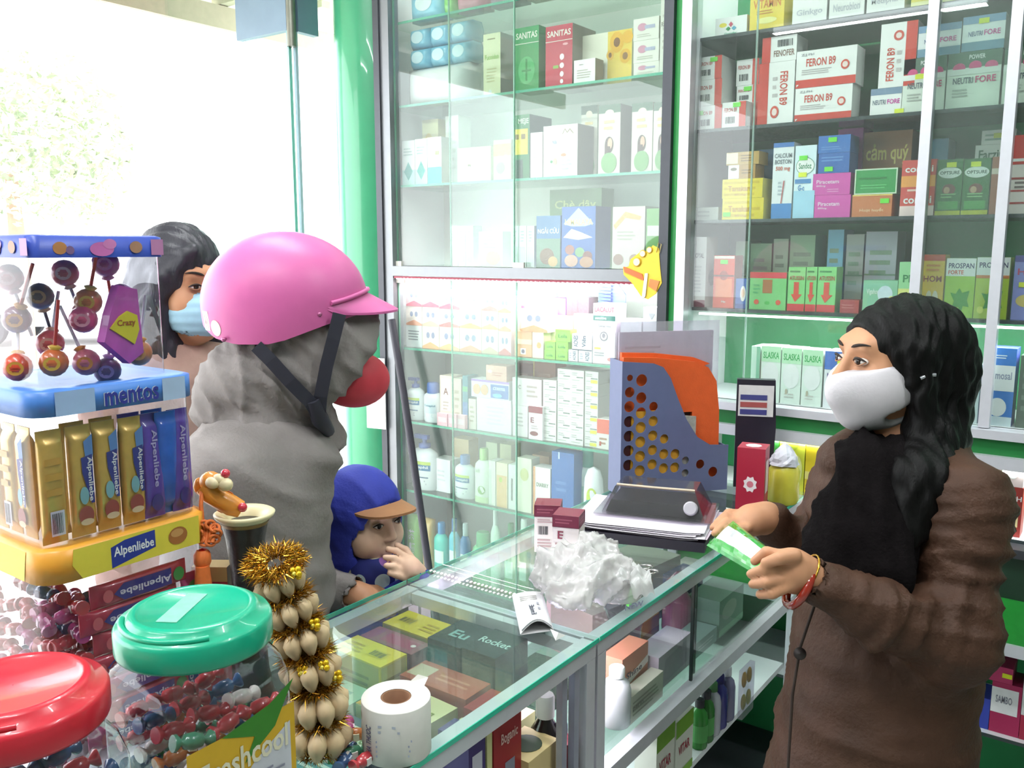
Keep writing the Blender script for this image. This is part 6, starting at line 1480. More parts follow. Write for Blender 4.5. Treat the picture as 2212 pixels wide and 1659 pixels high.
for r_ in range(6):
    c = along(.06 + r_ * .172); ax = (along(min(1, .1 + r_ * .172)) - along(r_ * .172)).normalized()
    a0 = ax.cross(Vector((0, 1, 0))).normalized(); b0 = ax.cross(a0)
    for k in range(8):
        an = 2 * math.pi * k / 8 + r_ * .4
        out = a0 * math.cos(an) + b0 * math.sin(an)
        o = bpy.data.objects.new('clove', CM); COL.objects.link(o); o.parent = GA
        z = (ax - out * .35).normalized(); yv = (out - z * out.dot(z)).normalized(); xv = yv.cross(z)
        s = 1 - .04 * r_
        o.matrix_local = Matrix.Translation(c + out * .021 * s) @ Matrix((xv, yv, z)).transposed().to_4x4() @ Matrix.Scale(s, 4)
tm = MB(); GOLD = mat('#c8922e', .2, .85, .2, 120); g = random.Random(4)
def tuft(c, ax, R0, N, Lr):
    a0 = ax.cross(Vector((0, 1, .1))).normalized(); b0 = ax.cross(a0)
    for i in range(N):
        an = g.random() * 6.283; out = a0 * math.cos(an) + b0 * math.sin(an)
        p = c + out * R0 * g.uniform(.3, 1) + ax * g.uniform(-.006, .006)
        q = p + (out + Vector((g.uniform(-1, 1), g.uniform(-1, 1), g.uniform(-1, 1))) * .8).normalized() * Lr * g.uniform(.5, 1)
        s = Vector((g.uniform(-1, 1), g.uniform(-1, 1), g.uniform(-1, 1))).normalized() * .0009
        tm.add([p - s, p + s, q], [(0, 1, 2)], GOLD)
for r_ in range(7):
    c = along(min(1, r_ * .165)); ax = (along(min(1, r_ * .165 + .05)) - along(max(0, r_ * .165 - .05))).normalized()
    tuft(c, ax, .030 if r_ < 6 else .022, 1100 if r_ < 6 else 300, .019)
ct = path[-1] + Vector((0, 0, .012))
tuft(ct, Vector((.2, -.3, 1)).normalized(), .036, 2600, .014)
tag(tm.build('tinsel', GA), 'gold tinsel wound round the garlic', kind='stuff')
for (px, py, d) in ((640, 1238, 1.075), (700, 1440, 1.09), (728, 1462, 1.10), (680, 1350, 1.09), (655, 1452, 1.085)):
    q = Vector(at(px, py, d)) - g0
    m = MB()
    for k in range(5):
        m.ball((q.x + .005 * math.cos(k * 1.257), q.y + .002 * math.sin(k * 2), q.z + .005 * math.sin(k * 1.257)), .0042, mat('#f0c020', .2, .5, .1), 8)
    m.ball(tuple(q + Vector((0, -.003, 0))), .003, mat('#f8e060', .2, .4), 8)
    m.build('gold_flower', GA)

# ------------------------------------------------------------ trumpet vase, charm and figurine
vp = at(528, 1108, 1.22)
VA = empty('trumpet_vase', (float(vp[0]), float(vp[1]), ZT + .0005), 0, 'black trumpet-shaped vase with a broad cream rim behind the candy jars', 'vase')
vh = float(vp[2]) - ZT
MB().lathe([(.030, 0), (.032, .01), (.024, .06), (.020, vh * .5), (.022, vh * .72), (.027, vh * .88), (.032, vh - .012)], mat('#22201e', .35, 0, .3, 90, bump=.2), 32).build('body', VA)
MB().lathe([(.027, vh - .024), (.032, vh - .014), (.034, vh - .010)], mat('#8a6a34', .4, .3, .2, 150), 32, cap=False).build('gold_collar', VA)
MB().lathe([(.031, vh - .012), (.040, vh - .004), (.0415, vh), (.038, vh + .002), (.026, vh - .004), (.018, vh - .03), (.016, vh - .06)], mat('#e8dcb0', .35), 40, cap=False).build('rim', VA)
FG = empty('figurine', tuple(map(float, at(495, 1095, 1.20))), 0, 'small orange figurine with cream muzzle and red nose lolling over the vase rim', 'figurine')
fo = Vector(at(495, 1095, 1.20))
pt = lambda x, y, d: Vector(at(x, y, d)) - fo
OR = mat('#f09a3c', .3, 0, .06, coat=.3); CRM = mat('#f4e0b4', .35)
MB().tube([pt(520, 1100, 1.205), pt(500, 1092, 1.20), pt(478, 1080, 1.195), pt(456, 1066, 1.19), pt(442, 1050, 1.19)], [.012, .0145, .014, .0145, .013], OR, 16).build('body', FG)
MB().ball(tuple(pt(455, 1040, 1.19)), (.015, .015, .014), OR, 16).build('head', FG)
mz = MB(); mz.ball(tuple(pt(458, 1043, 1.178)), (.013, .008, .008), CRM, 14); mz.ball(tuple(pt(486, 1046, 1.178)), (.0135, .009, .0095), CRM, 14); mz.ball(tuple(pt(474, 1036, 1.18)), (.012, .008, .008), CRM, 14); mz.build('muzzle', FG)
MB().ball(tuple(pt(487, 1023, 1.178)), .0065, mat('#d83a4c', .2, coat=.5), 12).build('nose', FG)
MB().ball(tuple(pt(524, 1096, 1.192)), .0065, mat('#d83a4c', .2, coat=.5), 12).build('button', FG)
MB().ball(tuple(pt(430, 1050, 1.195)), (.006, .008, .012), OR, 12).build('ear', FG)
q = pt(486, 1084, 1.196); MB().tube([tuple(q + Vector((.0155 * math.cos(a) * .4, .0155 * math.cos(a) * .8, .0155 * math.sin(a)))) for a in np.linspace(0, 6.28, 17)[:-1]], .0008, mat('#d86a20', .4), 6, closed=True).build('collar_cord', FG)
KN = empty('knotted_charm', tuple(map(float, at(440, 1150, 1.17))), 0, 'orange knotted cord charm with red bead hanging beside the candy tower', 'charm')
ko = Vector(at(440, 1150, 1.17)); kp = lambda x, y, d=1.17: Vector(at(x, y, d)) - ko
KO = mat('#ee7a3a', .6, 0, .1, 120)
MB().tube([kp(436, 1062, 1.18), kp(434, 1090), kp(437, 1122)], .0028, KO, 8).build('cord', KN)
for k in range(10):
    a = k * .628; rr = 22 if k % 2 else 15
    cx_, cy_ = 448 + 20 * math.cos(a), 1152 + 20 * math.sin(a)
    MB().tube([kp(cx_ + 10 * math.cos(t), cy_ + 8 * math.sin(t), 1.165 + .004 * math.sin(t + k)) for t in np.linspace(0, 6.28, 13)[:-1]], .0022, KO, 6, closed=True).build('knot_loop', KN)
for k in range(6):
    MB().tube([kp(430 + k * 7, 1132), kp(424 + k * 7, 1172, 1.162)], .0028, KO, 6).build('knot_weave', KN)
MB().ball(tuple(kp(438, 1198)), (.010, .010, .009), mat('#d8242c', .12, coat=.6), 16).build('red_bead', KN)
MB().lathe([(.008, 0), (.0115, .008), (.011, .018), (.007, .024)], KO, 14, M=Matrix.Translation(kp(438, 1226))).build('bead_cap', KN)
MB().lathe([(.012, 0), (.0105, .02), (.009, .036)], KO, 14, M=Matrix.Translation(kp(440, 1278))).build('tassel', KN)
# dark red carton behind the vase
o = carton_mesh(.05, .03, .21, '#b03a40', '#7a5a48', '#b8a070').build('carton', loc=tuple(map(float, (*onZ(500, 1455, ZT)[:2], ZT + .0005))), rot=(0, 0, .6))
o.location = (float(at(462, 1210, 1.22)[0]) - .02, float(at(462, 1210, 1.22)[1]) + .012 , ZT + .0005)
tag(o, 'red carton with a worn gold edge tucked between vase and charm', 'box')
mb = MB(); prints(mb, [R(0, .9, 1, 1, '#b89a60'), T('THUOC', .2, .55, .8, .66, '#e0a090'), LN(.2, .2, .8, .5, 4, '#c86a68')], lambda u, v, l: ((u - .5) * .05, -.015 - l, v * .21)); mb.build('print', o)

# loose sweets by the garland foot
for k, (px, py, rz_) in enumerate(((735, 1625, .3), (762, 1640, 1.2), (770, 1600, .8), (745, 1655, 2.0), (720, 1650, .5), (788, 1655, 1.6), (752, 1588, 2.4))):
    x, y = tz(px, py)
    candy((x, y, ZT + .0092), (0, 1.57, rz_), (1, 4, 3, 1, 2, 0, 5)[k], ['blue wrapped sweet lying by the garland foot', 'green wrapped sweet lying by the label roll', 'orange wrapped sweet behind the label roll', 'blue wrapped sweet at the lower picture edge', 'white wrapped sweet lying against the garland', 'red wrapped sweet touching the label roll', 'pink wrapped sweet farthest from the picture edge'][k], 'loose sweets by the garland')
x, y = tz(775, 1606)
o = carton_mesh(.022, .02, .03, '#d8a84a', '#c8924a', '#e0b860').build('candy_box', loc=(x - .004, y + .03, ZT + .0005), rot=(0, 0, .4)); tag(o, 'tiny gold candy box between garland and label roll', 'box')
# ================================================================== people: smooth blended bodies
def cap_(a, b, ra, rb=None):
    a = np.asarray(a, float); b = np.asarray(b, float); rb = ra if rb is None else rb
    ba = b - a; L2 = max(float(ba @ ba), 1e-9); R_ = max(ra, rb)
    def f(X, Y, Z):
        x, y, z = X - a[0], Y - a[1], Z - a[2]
        h = np.clip((x * ba[0] + y * ba[1] + z * ba[2]) / L2, 0, 1)
        return np.sqrt((x - ba[0] * h) ** 2 + (y - ba[1] * h) ** 2 + (z - ba[2] * h) ** 2) - (ra + (rb - ra) * h)
    return f, np.minimum(a, b) - R_, np.maximum(a, b) + R_
def ell_(c, r, R_=None):
    """ellipsoid; R_: rows are its local axes"""
    c = np.asarray(c, float); r = np.asarray(r, float); R_ = np.eye(3) if R_ is None else np.asarray(R_, float)
    e = np.sqrt(((R_.T * r) ** 2).sum(1))
    def f(X, Y, Z):
        x, y, z = X - c[0], Y - c[1], Z - c[2]
        q = [R_[i, 0] * x + R_[i, 1] * y + R_[i, 2] * z for i in range(3)]
        k0 = np.sqrt(sum((q[i] / r[i]) ** 2 for i in range(3)))
        k1 = np.sqrt(sum((q[i] / r[i] ** 2) ** 2 for i in range(3))) + 1e-9
        return k0 * (k0 - 1) / k1
    return f, c - e, c + e
def slab_(c, half, R_=None, r=0.01):
    """rounded box"""
    c = np.asarray(c, float); h = np.asarray(half, float) - r; R_ = np.eye(3) if R_ is None else np.asarray(R_, float)
    e = (np.abs(R_.T) * np.asarray(half, float)).sum(1)
    def f(X, Y, Z):
        x, y, z = X - c[0], Y - c[1], Z - c[2]
        q = [np.abs(R_[i, 0] * x + R_[i, 1] * y + R_[i, 2] * z) - h[i] for i in range(3)]
        out = np.sqrt(sum(np.maximum(t, 0) ** 2 for t in q))
        return out + np.minimum(np.maximum(q[0], np.maximum(q[1], q[2])), 0) - r
    return f, c - e, c + e
def half_(p, n):
    """half space in front of a plane (big box), for cutting"""
    p = np.asarray(p, float); n = np.asarray(n, float); n = n / np.linalg.norm(n)
    return (lambda X, Y, Z: -((X - p[0]) * n[0] + (Y - p[1]) * n[1] + (Z - p[2]) * n[2])), None, None
def axis_(lo, hi, h, fine):
    out = [lo]
    while out[-1] < hi:
        x = out[-1]; st = h
        for a, b, s in fine:
            if a - s <= x <= b: st = min(st, s)
            elif x < a and x + st > a: st = min(st, max(a - x, s))
        out.append(x + st)
    return np.array(out, np.float32)
def sdf_mesh(name, prims, h, mats, fine=(), disp=None, smooth=1, parent=None, pad=.02, mat_fn=None):
    """prims: (op, k, (f, lo, hi)); op u = join, s = carve, i = keep inside"""
    los = np.array([p[2][1] for p in prims if p[0] == 'u']).min(0) - pad
    his = np.array([p[2][2] for p in prims if p[0] == 'u']).max(0) + pad
    ax = [axis_(los[i], his[i], h, [(f[0][i], f[1][i], f[2]) for f in fine]) for i in range(3)]
    val = np.full([len(a) for a in ax], 1.0, np.float32)
    for op, k, (f, lo, hi) in prims:
        if lo is None: sl = [slice(0, len(a)) for a in ax]
        else:
            m = k + h * 2.5
            sl = [slice(max(0, np.searchsorted(ax[i], lo[i] - m) - 1), min(len(ax[i]), np.searchsorted(ax[i], hi[i] + m) + 1)) for i in range(3)]
        X = ax[0][sl[0]][:, None, None]; Y = ax[1][sl[1]][None, :, None]; Z = ax[2][sl[2]][None, None, :]
        d = f(X, Y, Z).astype(np.float32)
        v = val[tuple(sl)]
        if op == 's': d = -d
        if op == 'u':
            if k > 0: hh = np.maximum(k - np.abs(v - d), 0) / k; v[...] = np.minimum(v, d) - hh * hh * k * .25
            else: v[...] = np.minimum(v, d)
        else:
            if k > 0: hh = np.maximum(k - np.abs(v - d), 0) / k; v[...] = np.maximum(v, d) + hh * hh * k * .25
            else: v[...] = np.maximum(v, d)
    # surface nets
    ins = val < 0
    cnt = np.zeros([s - 1 for s in ins.shape], np.uint8)
    offs = [(i, j, k) for i in (0, 1) for j in (0, 1) for k in (0, 1)]
    n0, n1, n2 = ins.shape
    for i, j, k in offs: cnt += ins[i:n0 - 1 + i, j:n1 - 1 + j, k:n2 - 1 + k]
    cells = np.argwhere((cnt > 0) & (cnt < 8))
    idx = np.full(cnt.shape, -1, np.int32); idx[tuple(cells.T)] = np.arange(len(cells))
    cv = np.stack([val[cells[:, 0] + i, cells[:, 1] + j, cells[:, 2] + k] for i, j, k in offs], 1)
    cp = np.stack([np.stack([ax[0][cells[:, 0] + i], ax[1][cells[:, 1] + j], ax[2][cells[:, 2] + k]], 1) for i, j, k in offs], 1)
    acc = np.zeros((len(cells), 3)); w = np.zeros(len(cells))
    for a in range(8):
        for b in range(a + 1, 8):
            if sum(p != q for p, q in zip(offs[a], offs[b])) != 1: continue
            va, vb = cv[:, a], cv[:, b]; m = (va < 0) != (vb < 0)
            t = va[m] / (va[m] - vb[m])
            acc[m] += cp[m, a] + (cp[m, b] - cp[m, a]) * t[:, None]; w[m] += 1
    V = acc / w[:, None]
    quads = []
    for axn in range(3):
        A = ins if True else None
        sl0 = [slice(1, -1)] * 3; sl1 = [slice(1, -1)] * 3
        sl0[axn] = slice(0, -1); sl1[axn] = slice(1, None)
        e = np.argwhere(ins[tuple(sl0)] != ins[tuple(sl1)])
        if not len(e): continue
        e = e + 1; e[:, axn] -= 1
        flip = ins[tuple(e.T)]
        u, v_ = [(1, 2), (2, 0), (0, 1)][axn]
        def cell(du, dv):
            q = e.copy(); q[:, u] += du; q[:, v_] += dv; return idx[tuple(q.T)]
        Q = np.stack([cell(-1, -1), cell(0, -1), cell(0, 0), cell(-1, 0)], 1)
        Q[~flip] = Q[~flip][:, ::-1]
        quads.append(Q)
    Q = np.concatenate(quads)
    Q = Q[(Q >= 0).all(1)]
    def vnorm(V):
        n = np.cross(V[Q[:, 2]] - V[Q[:, 0]], V[Q[:, 3]] - V[Q[:, 1]])
        N = np.zeros_like(V)
        for c in range(4): np.add.at(N, Q[:, c], n)
        return N / (np.linalg.norm(N, axis=1)[:, None] + 1e-12)
    E = np.concatenate([Q[:, [i, (i + 1) % 4]] for i in range(4)])
    for _ in range(smooth):
        S = np.zeros_like(V); c = np.zeros(len(V))
        np.add.at(S, E[:, 0], V[E[:, 1]]); np.add.at(S, E[:, 1], V[E[:, 0]]); np.add.at(c, E[:, 0], 1); np.add.at(c, E[:, 1], 1)
        V = V * .5 + S / np.maximum(c, 1)[:, None] * .5
    if disp is not None:
        V = V + vnorm(V) * disp(V)[:, None]
    me = bpy.data.meshes.new(name)
    me.vertices.add(len(V)); me.vertices.foreach_set('co', V.astype(np.float32).ravel())
    me.loops.add(len(Q) * 4); me.loops.foreach_set('vertex_index', Q.astype(np.int32).ravel())
    me.polygons.add(len(Q)); me.polygons.foreach_set('loop_start', np.arange(0, len(Q) * 4, 4, dtype=np.int32))
    me.polygons.foreach_set('use_smooth', np.ones(len(Q), bool))
    for m in (mats if isinstance(mats, (list, tuple)) else [mats]): me.materials.append(m)
    if mat_fn is not None: me.polygons.foreach_set('material_index', mat_fn(V[Q].mean(1)).astype(np.int32))
    me.update(calc_edges=True); me.validate()
    o = bpy.data.objects.new(name, me); COL.objects.link(o)
    if parent is not None: o.parent = parent
    return o
def folds(amp, freq, seed, axis=None, n=5, ridge=True):
    """cloth creases: a few warped waves"""
    g = np.random.default_rng(seed)
    ks = g.normal(size=(n, 3)); ks /= np.linalg.norm(ks, axis=1)[:, None]
    if axis is not None:
        a = np.asarray(axis, float); a = a / np.linalg.norm(a); ks = ks * .35 + a * np.sign(ks @ a)[:, None]
        ks /= np.linalg.norm(ks, axis=1)[:, None]
    fr = freq * g.uniform(.6, 1.6, n); ph = g.uniform(0, 6.28, n)
    wk = g.normal(size=(2, 3)) * freq * .25
    def f(V):
        wp = np.sin(V @ wk.T + 1.3).sum(1) * 1.1
        d = 0
        for i in range(n):
            s = np.sin(V @ ks[i] * fr[i] + ph[i] + wp)
            d = d + ((1 - np.abs(s)) ** 2 - .35 if ridge else s) * (1 / (1 + .3 * i))
        return d * amp / n * 1.6
    return f
class Fr:
    """a body frame: p(right, forward, up) -> world"""
    def __init__(s, o, fwd, up=(0, 0, 1), k=1.0):
        s.o = np.asarray(o, float); f = np.asarray(fwd, float); u = np.asarray(up, float)
        f = f / np.linalg.norm(f); r = np.cross(f, u); r /= np.linalg.norm(r); u = np.cross(r, f)
        s.R = np.stack([r, f, u]); s.k = k
    def p(s, x, y, z): return s.o + s.k * (s.R[0] * x + s.R[1] * y + s.R[2] * z)
    def d(s, x, y, z): return s.R[0] * x + s.R[1] * y + s.R[2] * z
    def ell(s, c, r, Rl=None):
        return ell_(s.p(*c), np.asarray(r) * s.k, s.R if Rl is None else Rl @ s.R)
    def cap(s, a, b, ra, rb=None): return cap_(s.p(*a), s.p(*b), ra * s.k, None if rb is None else rb * s.k)
    def slab(s, c, h, r=.01): return slab_(s.p(*c), np.asarray(h) * s.k, s.R, r * s.k)
def head_prims(F_, cheek=.0, nose=1.0):
    k = F_.k
    return [('u', 0, F_.ell((0, -.012, .022), (.074, .093, .085))), ('u', .03 * k, F_.ell((0, .026, -.03), (.060 + cheek, .066, .082))),
            ('u', .03 * k, F_.ell((0, .060, -.088), (.026, .026, .024))), ('u', .025 * k, F_.ell((.034, .052, -.034), (.030 + cheek, .030, .030))), ('u', .025 * k, F_.ell((-.034, .052, -.034), (.030 + cheek, .030, .030))),
            ('u', .02 * k, F_.cap((-.03, .074, .030), (.03, .074, .030), .016)),
            ('s', .018 * k, F_.ell((.031, .100, .006), (.019, .016, .012))), ('s', .018 * k, F_.ell((-.031, .100, .006), (.019, .016, .012))),
            ('u', .012 * k, F_.cap((0, .088, .012), (0, .104 + .006 * nose, -.026), .0075, .011)), ('u', .008 * k, F_.ell((.011, .098, -.031), (.008, .010, .007))), ('u', .008 * k, F_.ell((-.011, .098, -.031), (.008, .010, .007))),
            ('u', .008 * k, F_.cap((-.016, .088, -.058), (.016, .088, -.058), .007)), ('u', .008 * k, F_.cap((-.013, .086, -.068), (.013, .086, -.068), .008)),
            ('s', .004 * k, F_.cap((-.018, .097, -.0632), (.018, .097, -.0632), .0022)),
            ('u', .008 * k, F_.ell((.076, -.006, -.006), (.008, .018, .031))), ('u', .008 * k, F_.ell((-.076, -.006, -.006), (.008, .018, .031))),
            ('u', .03 * k, F_.cap((0, -.018, -.05), (0, -.034, -.165), .052, .056))]
def eyes(F_, root, iris='#3a2418', brow='#2a201c', sides=(1, -1), lid='#a8735a', openness=1.0):
    for s in sides:
        m = MB()
        for x in (0,):
            m.ball((0, 0, 0), (.0135 * F_.k, .010 * F_.k, .0066 * F_.k * openness), mat('#efe6e0', .25), 16)
        M = Matrix.Translation(F_.p(s * .031, .0835, .005)) @ Matrix(F_.R.T.tolist()).to_4x4() @ Matrix.Rotation(-s * .25, 4, 'Z')
        e = m.build('eye', root); e.matrix_local = M
        k = F_.k
        MB().ball((0, 0, 0), (.0060 * k, .003 * k, .0060 * k * min(1, openness + .1)), mat(iris, .12), 14).build('iris', e).location = (0, .0083 * k, .0004)
        MB().ball((0, 0, 0), (.0026 * k, .0015 * k, .0026 * k), mat('#080606', .08), 10).build('pupil', e).location = (0, .0108 * k, .0004)
        up = [( -.0150 * k + t * .030 * k, .0040 * k + .0068 * k * math.sin(math.pi * t), (.0005 + .0066 * math.sin(math.pi * t) * openness) * k) for t in np.linspace(0, 1, 9)]
        MB().tube(up, [.0009 * k, .0016 * k, .002 * k, .0022 * k, .0022 * k, .0022 * k, .002 * k, .0016 * k, .0008 * k], mat('#2a1c18', .6), 6).build('lash_line', e)
        lo_ = [(-.0145 * k + t * .029 * k, .0040 * k + .0062 * k * math.sin(math.pi * t), (.0 - .0064 * math.sin(math.pi * t) * openness) * k) for t in np.linspace(0, 1, 9)]
        MB().tube(lo_, .0013 * k, mat(lid, .55), 6).build('lower_lid', e)
        if brow:
            b = [F_.p(s * (.014 + .036 * t), .0935 - .014 * t * t, .029 + .006 * math.sin(2.2 * t)) for t in np.linspace(0, 1, 7)]
            MB().tube(b, [.0012 * k, .0028 * k, .003 * k, .003 * k, .0026 * k, .0018 * k, .0008 * k], mat(brow, .8), 6).build('eyebrow', root)
def chain(pts, rs, k, first=None):
    return [('u', k if i or first is None else first, cap_(pts[i], pts[i + 1], rs[i], rs[i + 1])) for i in range(len(pts) - 1)]
FH = np.array([-math.sin(YAW), math.cos(YAW), 0.0])      # horizontal view direction
def facing(deg):
    """unit direction: 0 = to the right of the picture, 90 = away from the camera, 180 = left"""
    a = math.radians(deg); return RT * math.cos(a) + FH * math.sin(a)
SKIN = mat('#cf9672', .5, 0, .06, 30, name='skin')
SKIN2 = mat('#f2c8ac', .5, 0, .06, 30, name='child_skin')
def legs(root, hip, fwd, h, col, shoe, w=.085, r0=.085, r1=.05, front=0.0):
    """trousers and shoes standing on the floor, under a coat"""
    f = np.asarray(fwd) / np.linalg.norm(fwd); r = np.cross(f, (0, 0, 1))
    pr = []
    for s in (-1, 1):
        a = np.array(hip) + r * s * w * .8; b = np.array([a[0], a[1], hip[2] * .5]) + f * .01; c = np.array([a[0], a[1], .09])
        pr += [('u', .03, cap_(a, b, r0, r0 * .75)), ('u', .02, cap_(b, c, r0 * .75, r1))]
    sdf_mesh('trousers', pr, .014, mat(col, .8, 0, .08, 60), parent=root, disp=folds(.004, 40, 3, (0, 0, 1)))
    for s in (-1, 1):
        a = np.array(hip) + r * s * w * .8
        Fq = Fr((a[0], a[1], 0), f)
        sdf_mesh('shoe', [('u', 0, Fq.ell((0, .05, .035), (.045, .12, .04))), ('u', .02, Fq.ell((0, -.02, .055), (.04, .05, .05))), ('i', .004, half_((0, 0, .002), (0, 0, 1)))], .012, mat(shoe, .5), parent=root)
def body_core(neck, sh_l, sh_r, hip, fwd, r=1.0):
    """slim trunk and legs under the clothes, joined to neck and arms"""
    f = np.asarray(fwd) / np.linalg.norm(fwd); rr = np.cross(f, (0, 0, 1))
    hip = np.asarray(hip, float); mid = (np.asarray(sh_l) + np.asarray(sh_r)) / 2
    pr = [('u', .05, cap_(neck, mid, .05 * r, .06 * r)), ('u', .05, cap_(sh_l, sh_r, .05 * r)), ('u', .06, cap_(mid - (0, 0, .06), hip, .09 * r, .09 * r))]
    for s in (-1, 1):
        a = hip + rr * s * .07 * r; b = np.array([a[0], a[1], hip[2] * .5]); c = np.array([a[0], a[1], .06])
        pr += [('u', .04, cap_(a, b, .07 * r, .05 * r)), ('u', .03, cap_(b, c, .05 * r, .034 * r)), ('u', .02, cap_(c - (0, 0, .02), c + f * .12 * r - (0, 0, .03), .03 * r, .022 * r))]
    return pr
def bbox(c, r): c = np.asarray(c, float); return c - r, c + r

# ------------------------------------------------------------------ the assistant behind the counter
def assistant():
    hd = facing(180 + 11)
    Hf = Fr(at(1930, 780, 1.555), hd, (0, 0, 1), .98)
    bd = facing(180 + 30)
    wl = at(1738, 1242, 1.385); el = at(2068, 1388, 1.40); sl = at(2082, 1092, 1.44)
    wr = at(1655, 1118, 1.70); er = at(1735, 1205, 1.80); sr = at(1838, 1045, 1.77)
    hip = at(1905, 1560, 1.58); neck = Hf.p(0, -.034, -.16)
    # hands: palm, four bent fingers and a thumb each
    hl = [('u', .02, cap_(wl, at(1712, 1232, 1.375), .026, .03)), ('u', .02, ell_(at(1708, 1232, 1.372), (.027, .030, .031)))]
    for pts in (((1694, 1202, 1.375), (1656, 1192, 1.378), (1630, 1212, 1.39)), ((1690, 1226, 1.356), (1650, 1230, 1.350), (1622, 1240, 1.375)), ((1694, 1248, 1.352), (1656, 1258, 1.346), (1626, 1262, 1.372)), ((1702, 1266, 1.352), (1668, 1282, 1.348), (1642, 1284, 1.37))):
        q = [at(*p) for p in pts]
        hl += [('u', .006, cap_(q[0], q[1], .0098, .009)), ('u', .002, cap_(q[1], q[2], .009, .0075))]
    q = [at(1716, 1200, 1.345), at(1684, 1206, 1.335), at(1654, 1216, 1.346)]
    hl += [('u', .008, cap_(q[0], q[1], .012, .0105)), ('u', .002, cap_(q[1], q[2], .0105, .0085))]
    hr = [('u', .02, cap_(wr, at(1625, 1122, 1.69), .026, .028)), ('u', .02, ell_(at(1620, 1126, 1.685), (.028, .034, .024)))]
    for pts in (((1606, 1112, 1.715), (1574, 1108, 1.71), (1548, 1130, 1.69)), ((1604, 1120, 1.692), (1568, 1116, 1.688), (1540, 1140, 1.67)), ((1606, 1130, 1.670), (1570, 1128, 1.668), (1544, 1152, 1.65)), ((1612, 1142, 1.652), (1582, 1144, 1.65), (1560, 1164, 1.64))):
        q = [at(*p) for p in pts]
        hr += [('u', .006, cap_(q[0], q[1], .0098, .009)), ('u', .002, cap_(q[1], q[2], .009, .0075))]
    q = [at(1622, 1116, 1.70), at(1604, 1136, 1.715), at(1574, 1160, 1.70)]
    hr += [('u', .012, cap_(q[0], q[1], .0135, .0115)), ('u', .006, cap_(q[1], q[2], .0115, .009))]
    pr = head_prims(Hf) + body_core(neck, sl, sr, hip, bd) + chain([sl, el, wl], [.045, .036, .027], .03) + chain([sr, er, wr], [.045, .036, .027], .03) + hl + hr
    hb = bbox(Hf.o, .13)
    P = sdf_mesh('person', pr, .016, SKIN, [(*hb, .0042), (*bbox(at(1680, 1240, 1.37), .062), .0034), (*bbox(at(1590, 1136, 1.68), .062), .004)], smooth=1)
    tag(P, 'woman in a brown quilted jacket and white mask handing over a green packet', 'person')
    eyes(Hf, P, lid='#b07a58')
    # jacket
    ch = at(1935, 1190, 1.60); bl = at(1905, 1420, 1.58); hm = at(1880, 1640, 1.57); h2 = at(1862, 1800, 1.56)
    B = Fr(ch, bd)
    pj = [('u', 0, ell_(ch, (.165, .128, .21), B.R)), ('u', .08, ell_(at(1925, 1060, 1.61), (.155, .10, .10), B.R)), ('u', .09, ell_(bl, (.17, .14, .17), B.R)), ('u', .09, ell_(hm, (.175, .155, .18), B.R)), ('u', .08, ell_(h2, (.18, .165, .16), B.R)),
          ('u', .06, cap_(at(1975, 985, 1.59), sl, .06, .066)), ('u', .06, cap_(at(1905, 985, 1.63), sr, .06, .064)),
          ('u', .05, cap_(sl, el, .070, .060)), ('u', .035, cap_(el, at(1900, 1325, 1.385), .062, .054)), ('u', .03, cap_(at(1900, 1325, 1.385), at(1752, 1250, 1.385), .054, .037)),
          ('u', .05, cap_(sr, er, .066, .055)), ('u', .03, cap_(er, at(1668, 1126, 1.71), .055, .04)),
          ('u', .03, cap_(at(1880, 965, 1.66), at(1820, 975, 1.60), .04, .035)), ('u', .03, cap_(at(2030, 950, 1.57), at(1985, 975, 1.53), .045, .04)),
          ('s', .012, cap_(at(1752, 1250, 1.385), wl + (wl - el) * .2, .030)), ('s', .015, cap_(neck + np.array((0, 0, .12)), neck - np.array((0, 0, .01)), .062)), ('s', .01, half_((0, 0, .66), (0, 0, -1)))]
    fa = folds(.030, 62, 21, el - sl, 4); fb = folds(.030, 55, 5, wl - el, 4); fc = folds(.018, 24, 9, (0, 0, 1), 5)
    def dj(V):
        t1 = np.clip(1 - np.linalg.norm(V - (sl + el) / 2, axis=1) / .19, 0, 1); t2 = np.clip(1 - np.linalg.norm(V - (el * .6 + wl * .4), axis=1) / .16, 0, 1)
        return fa(V) * t1 + fb(V) * t2 + fc(V) * np.clip(1 - t1 - t2, 0, 1)
    J = sdf_mesh('jacket', pj, .0085, mat('#4c3326', .62, 0, .2, 14, bump=.5, bscale=140, spec=.3), parent=P, disp=dj)
    # placket, buttons and pocket flap
    MB().tube([at(1762, 1300, 1.44), at(1728, 1400, 1.44), at(1712, 1500, 1.44), at(1702, 1660, 1.44)], .0025, mat('#33241e', .7), 6).build('placket_seam', P)
    # scarf
    ps = [('u', 0, cap_(at(1862, 985, 1.52), at(1960, 1000, 1.51), .036, .040)), ('u', .03, cap_(at(1858, 980, 1.53), at(1900, 955, 1.66), .036, .04)), ('u', .03, cap_(at(1960, 1000, 1.51), at(2010, 960, 1.60), .040, .048)), ('u', .03, cap_(at(2010, 960, 1.60), at(1900, 955, 1.66), .048, .04))]
    nrm = Fr(at(1800, 1140, 1.5), bd).R
    for a, b, w in (((1845, 1005, 1.49), (1768, 1225, 1.475), .046), ((1890, 1015, 1.48), (1812, 1250, 1.455), .046), ((1950, 1015, 1.46), (1925, 1235, 1.415), .044), ((1905, 1010, 1.485), (1870, 1150, 1.45), .044)):
        p, q = at(*a), at(*b)
        ps += [('u', .03, cap_(p, q, w * .7, w))]
    sdf_mesh('scarf', ps, .008, mat('#120f10', .95, 0, .2, 60, bump=.5, bscale=220, spec=.08), parent=P, disp=folds(.026, 60, 8, RT, 5))
    # hair
    k = Hf.k
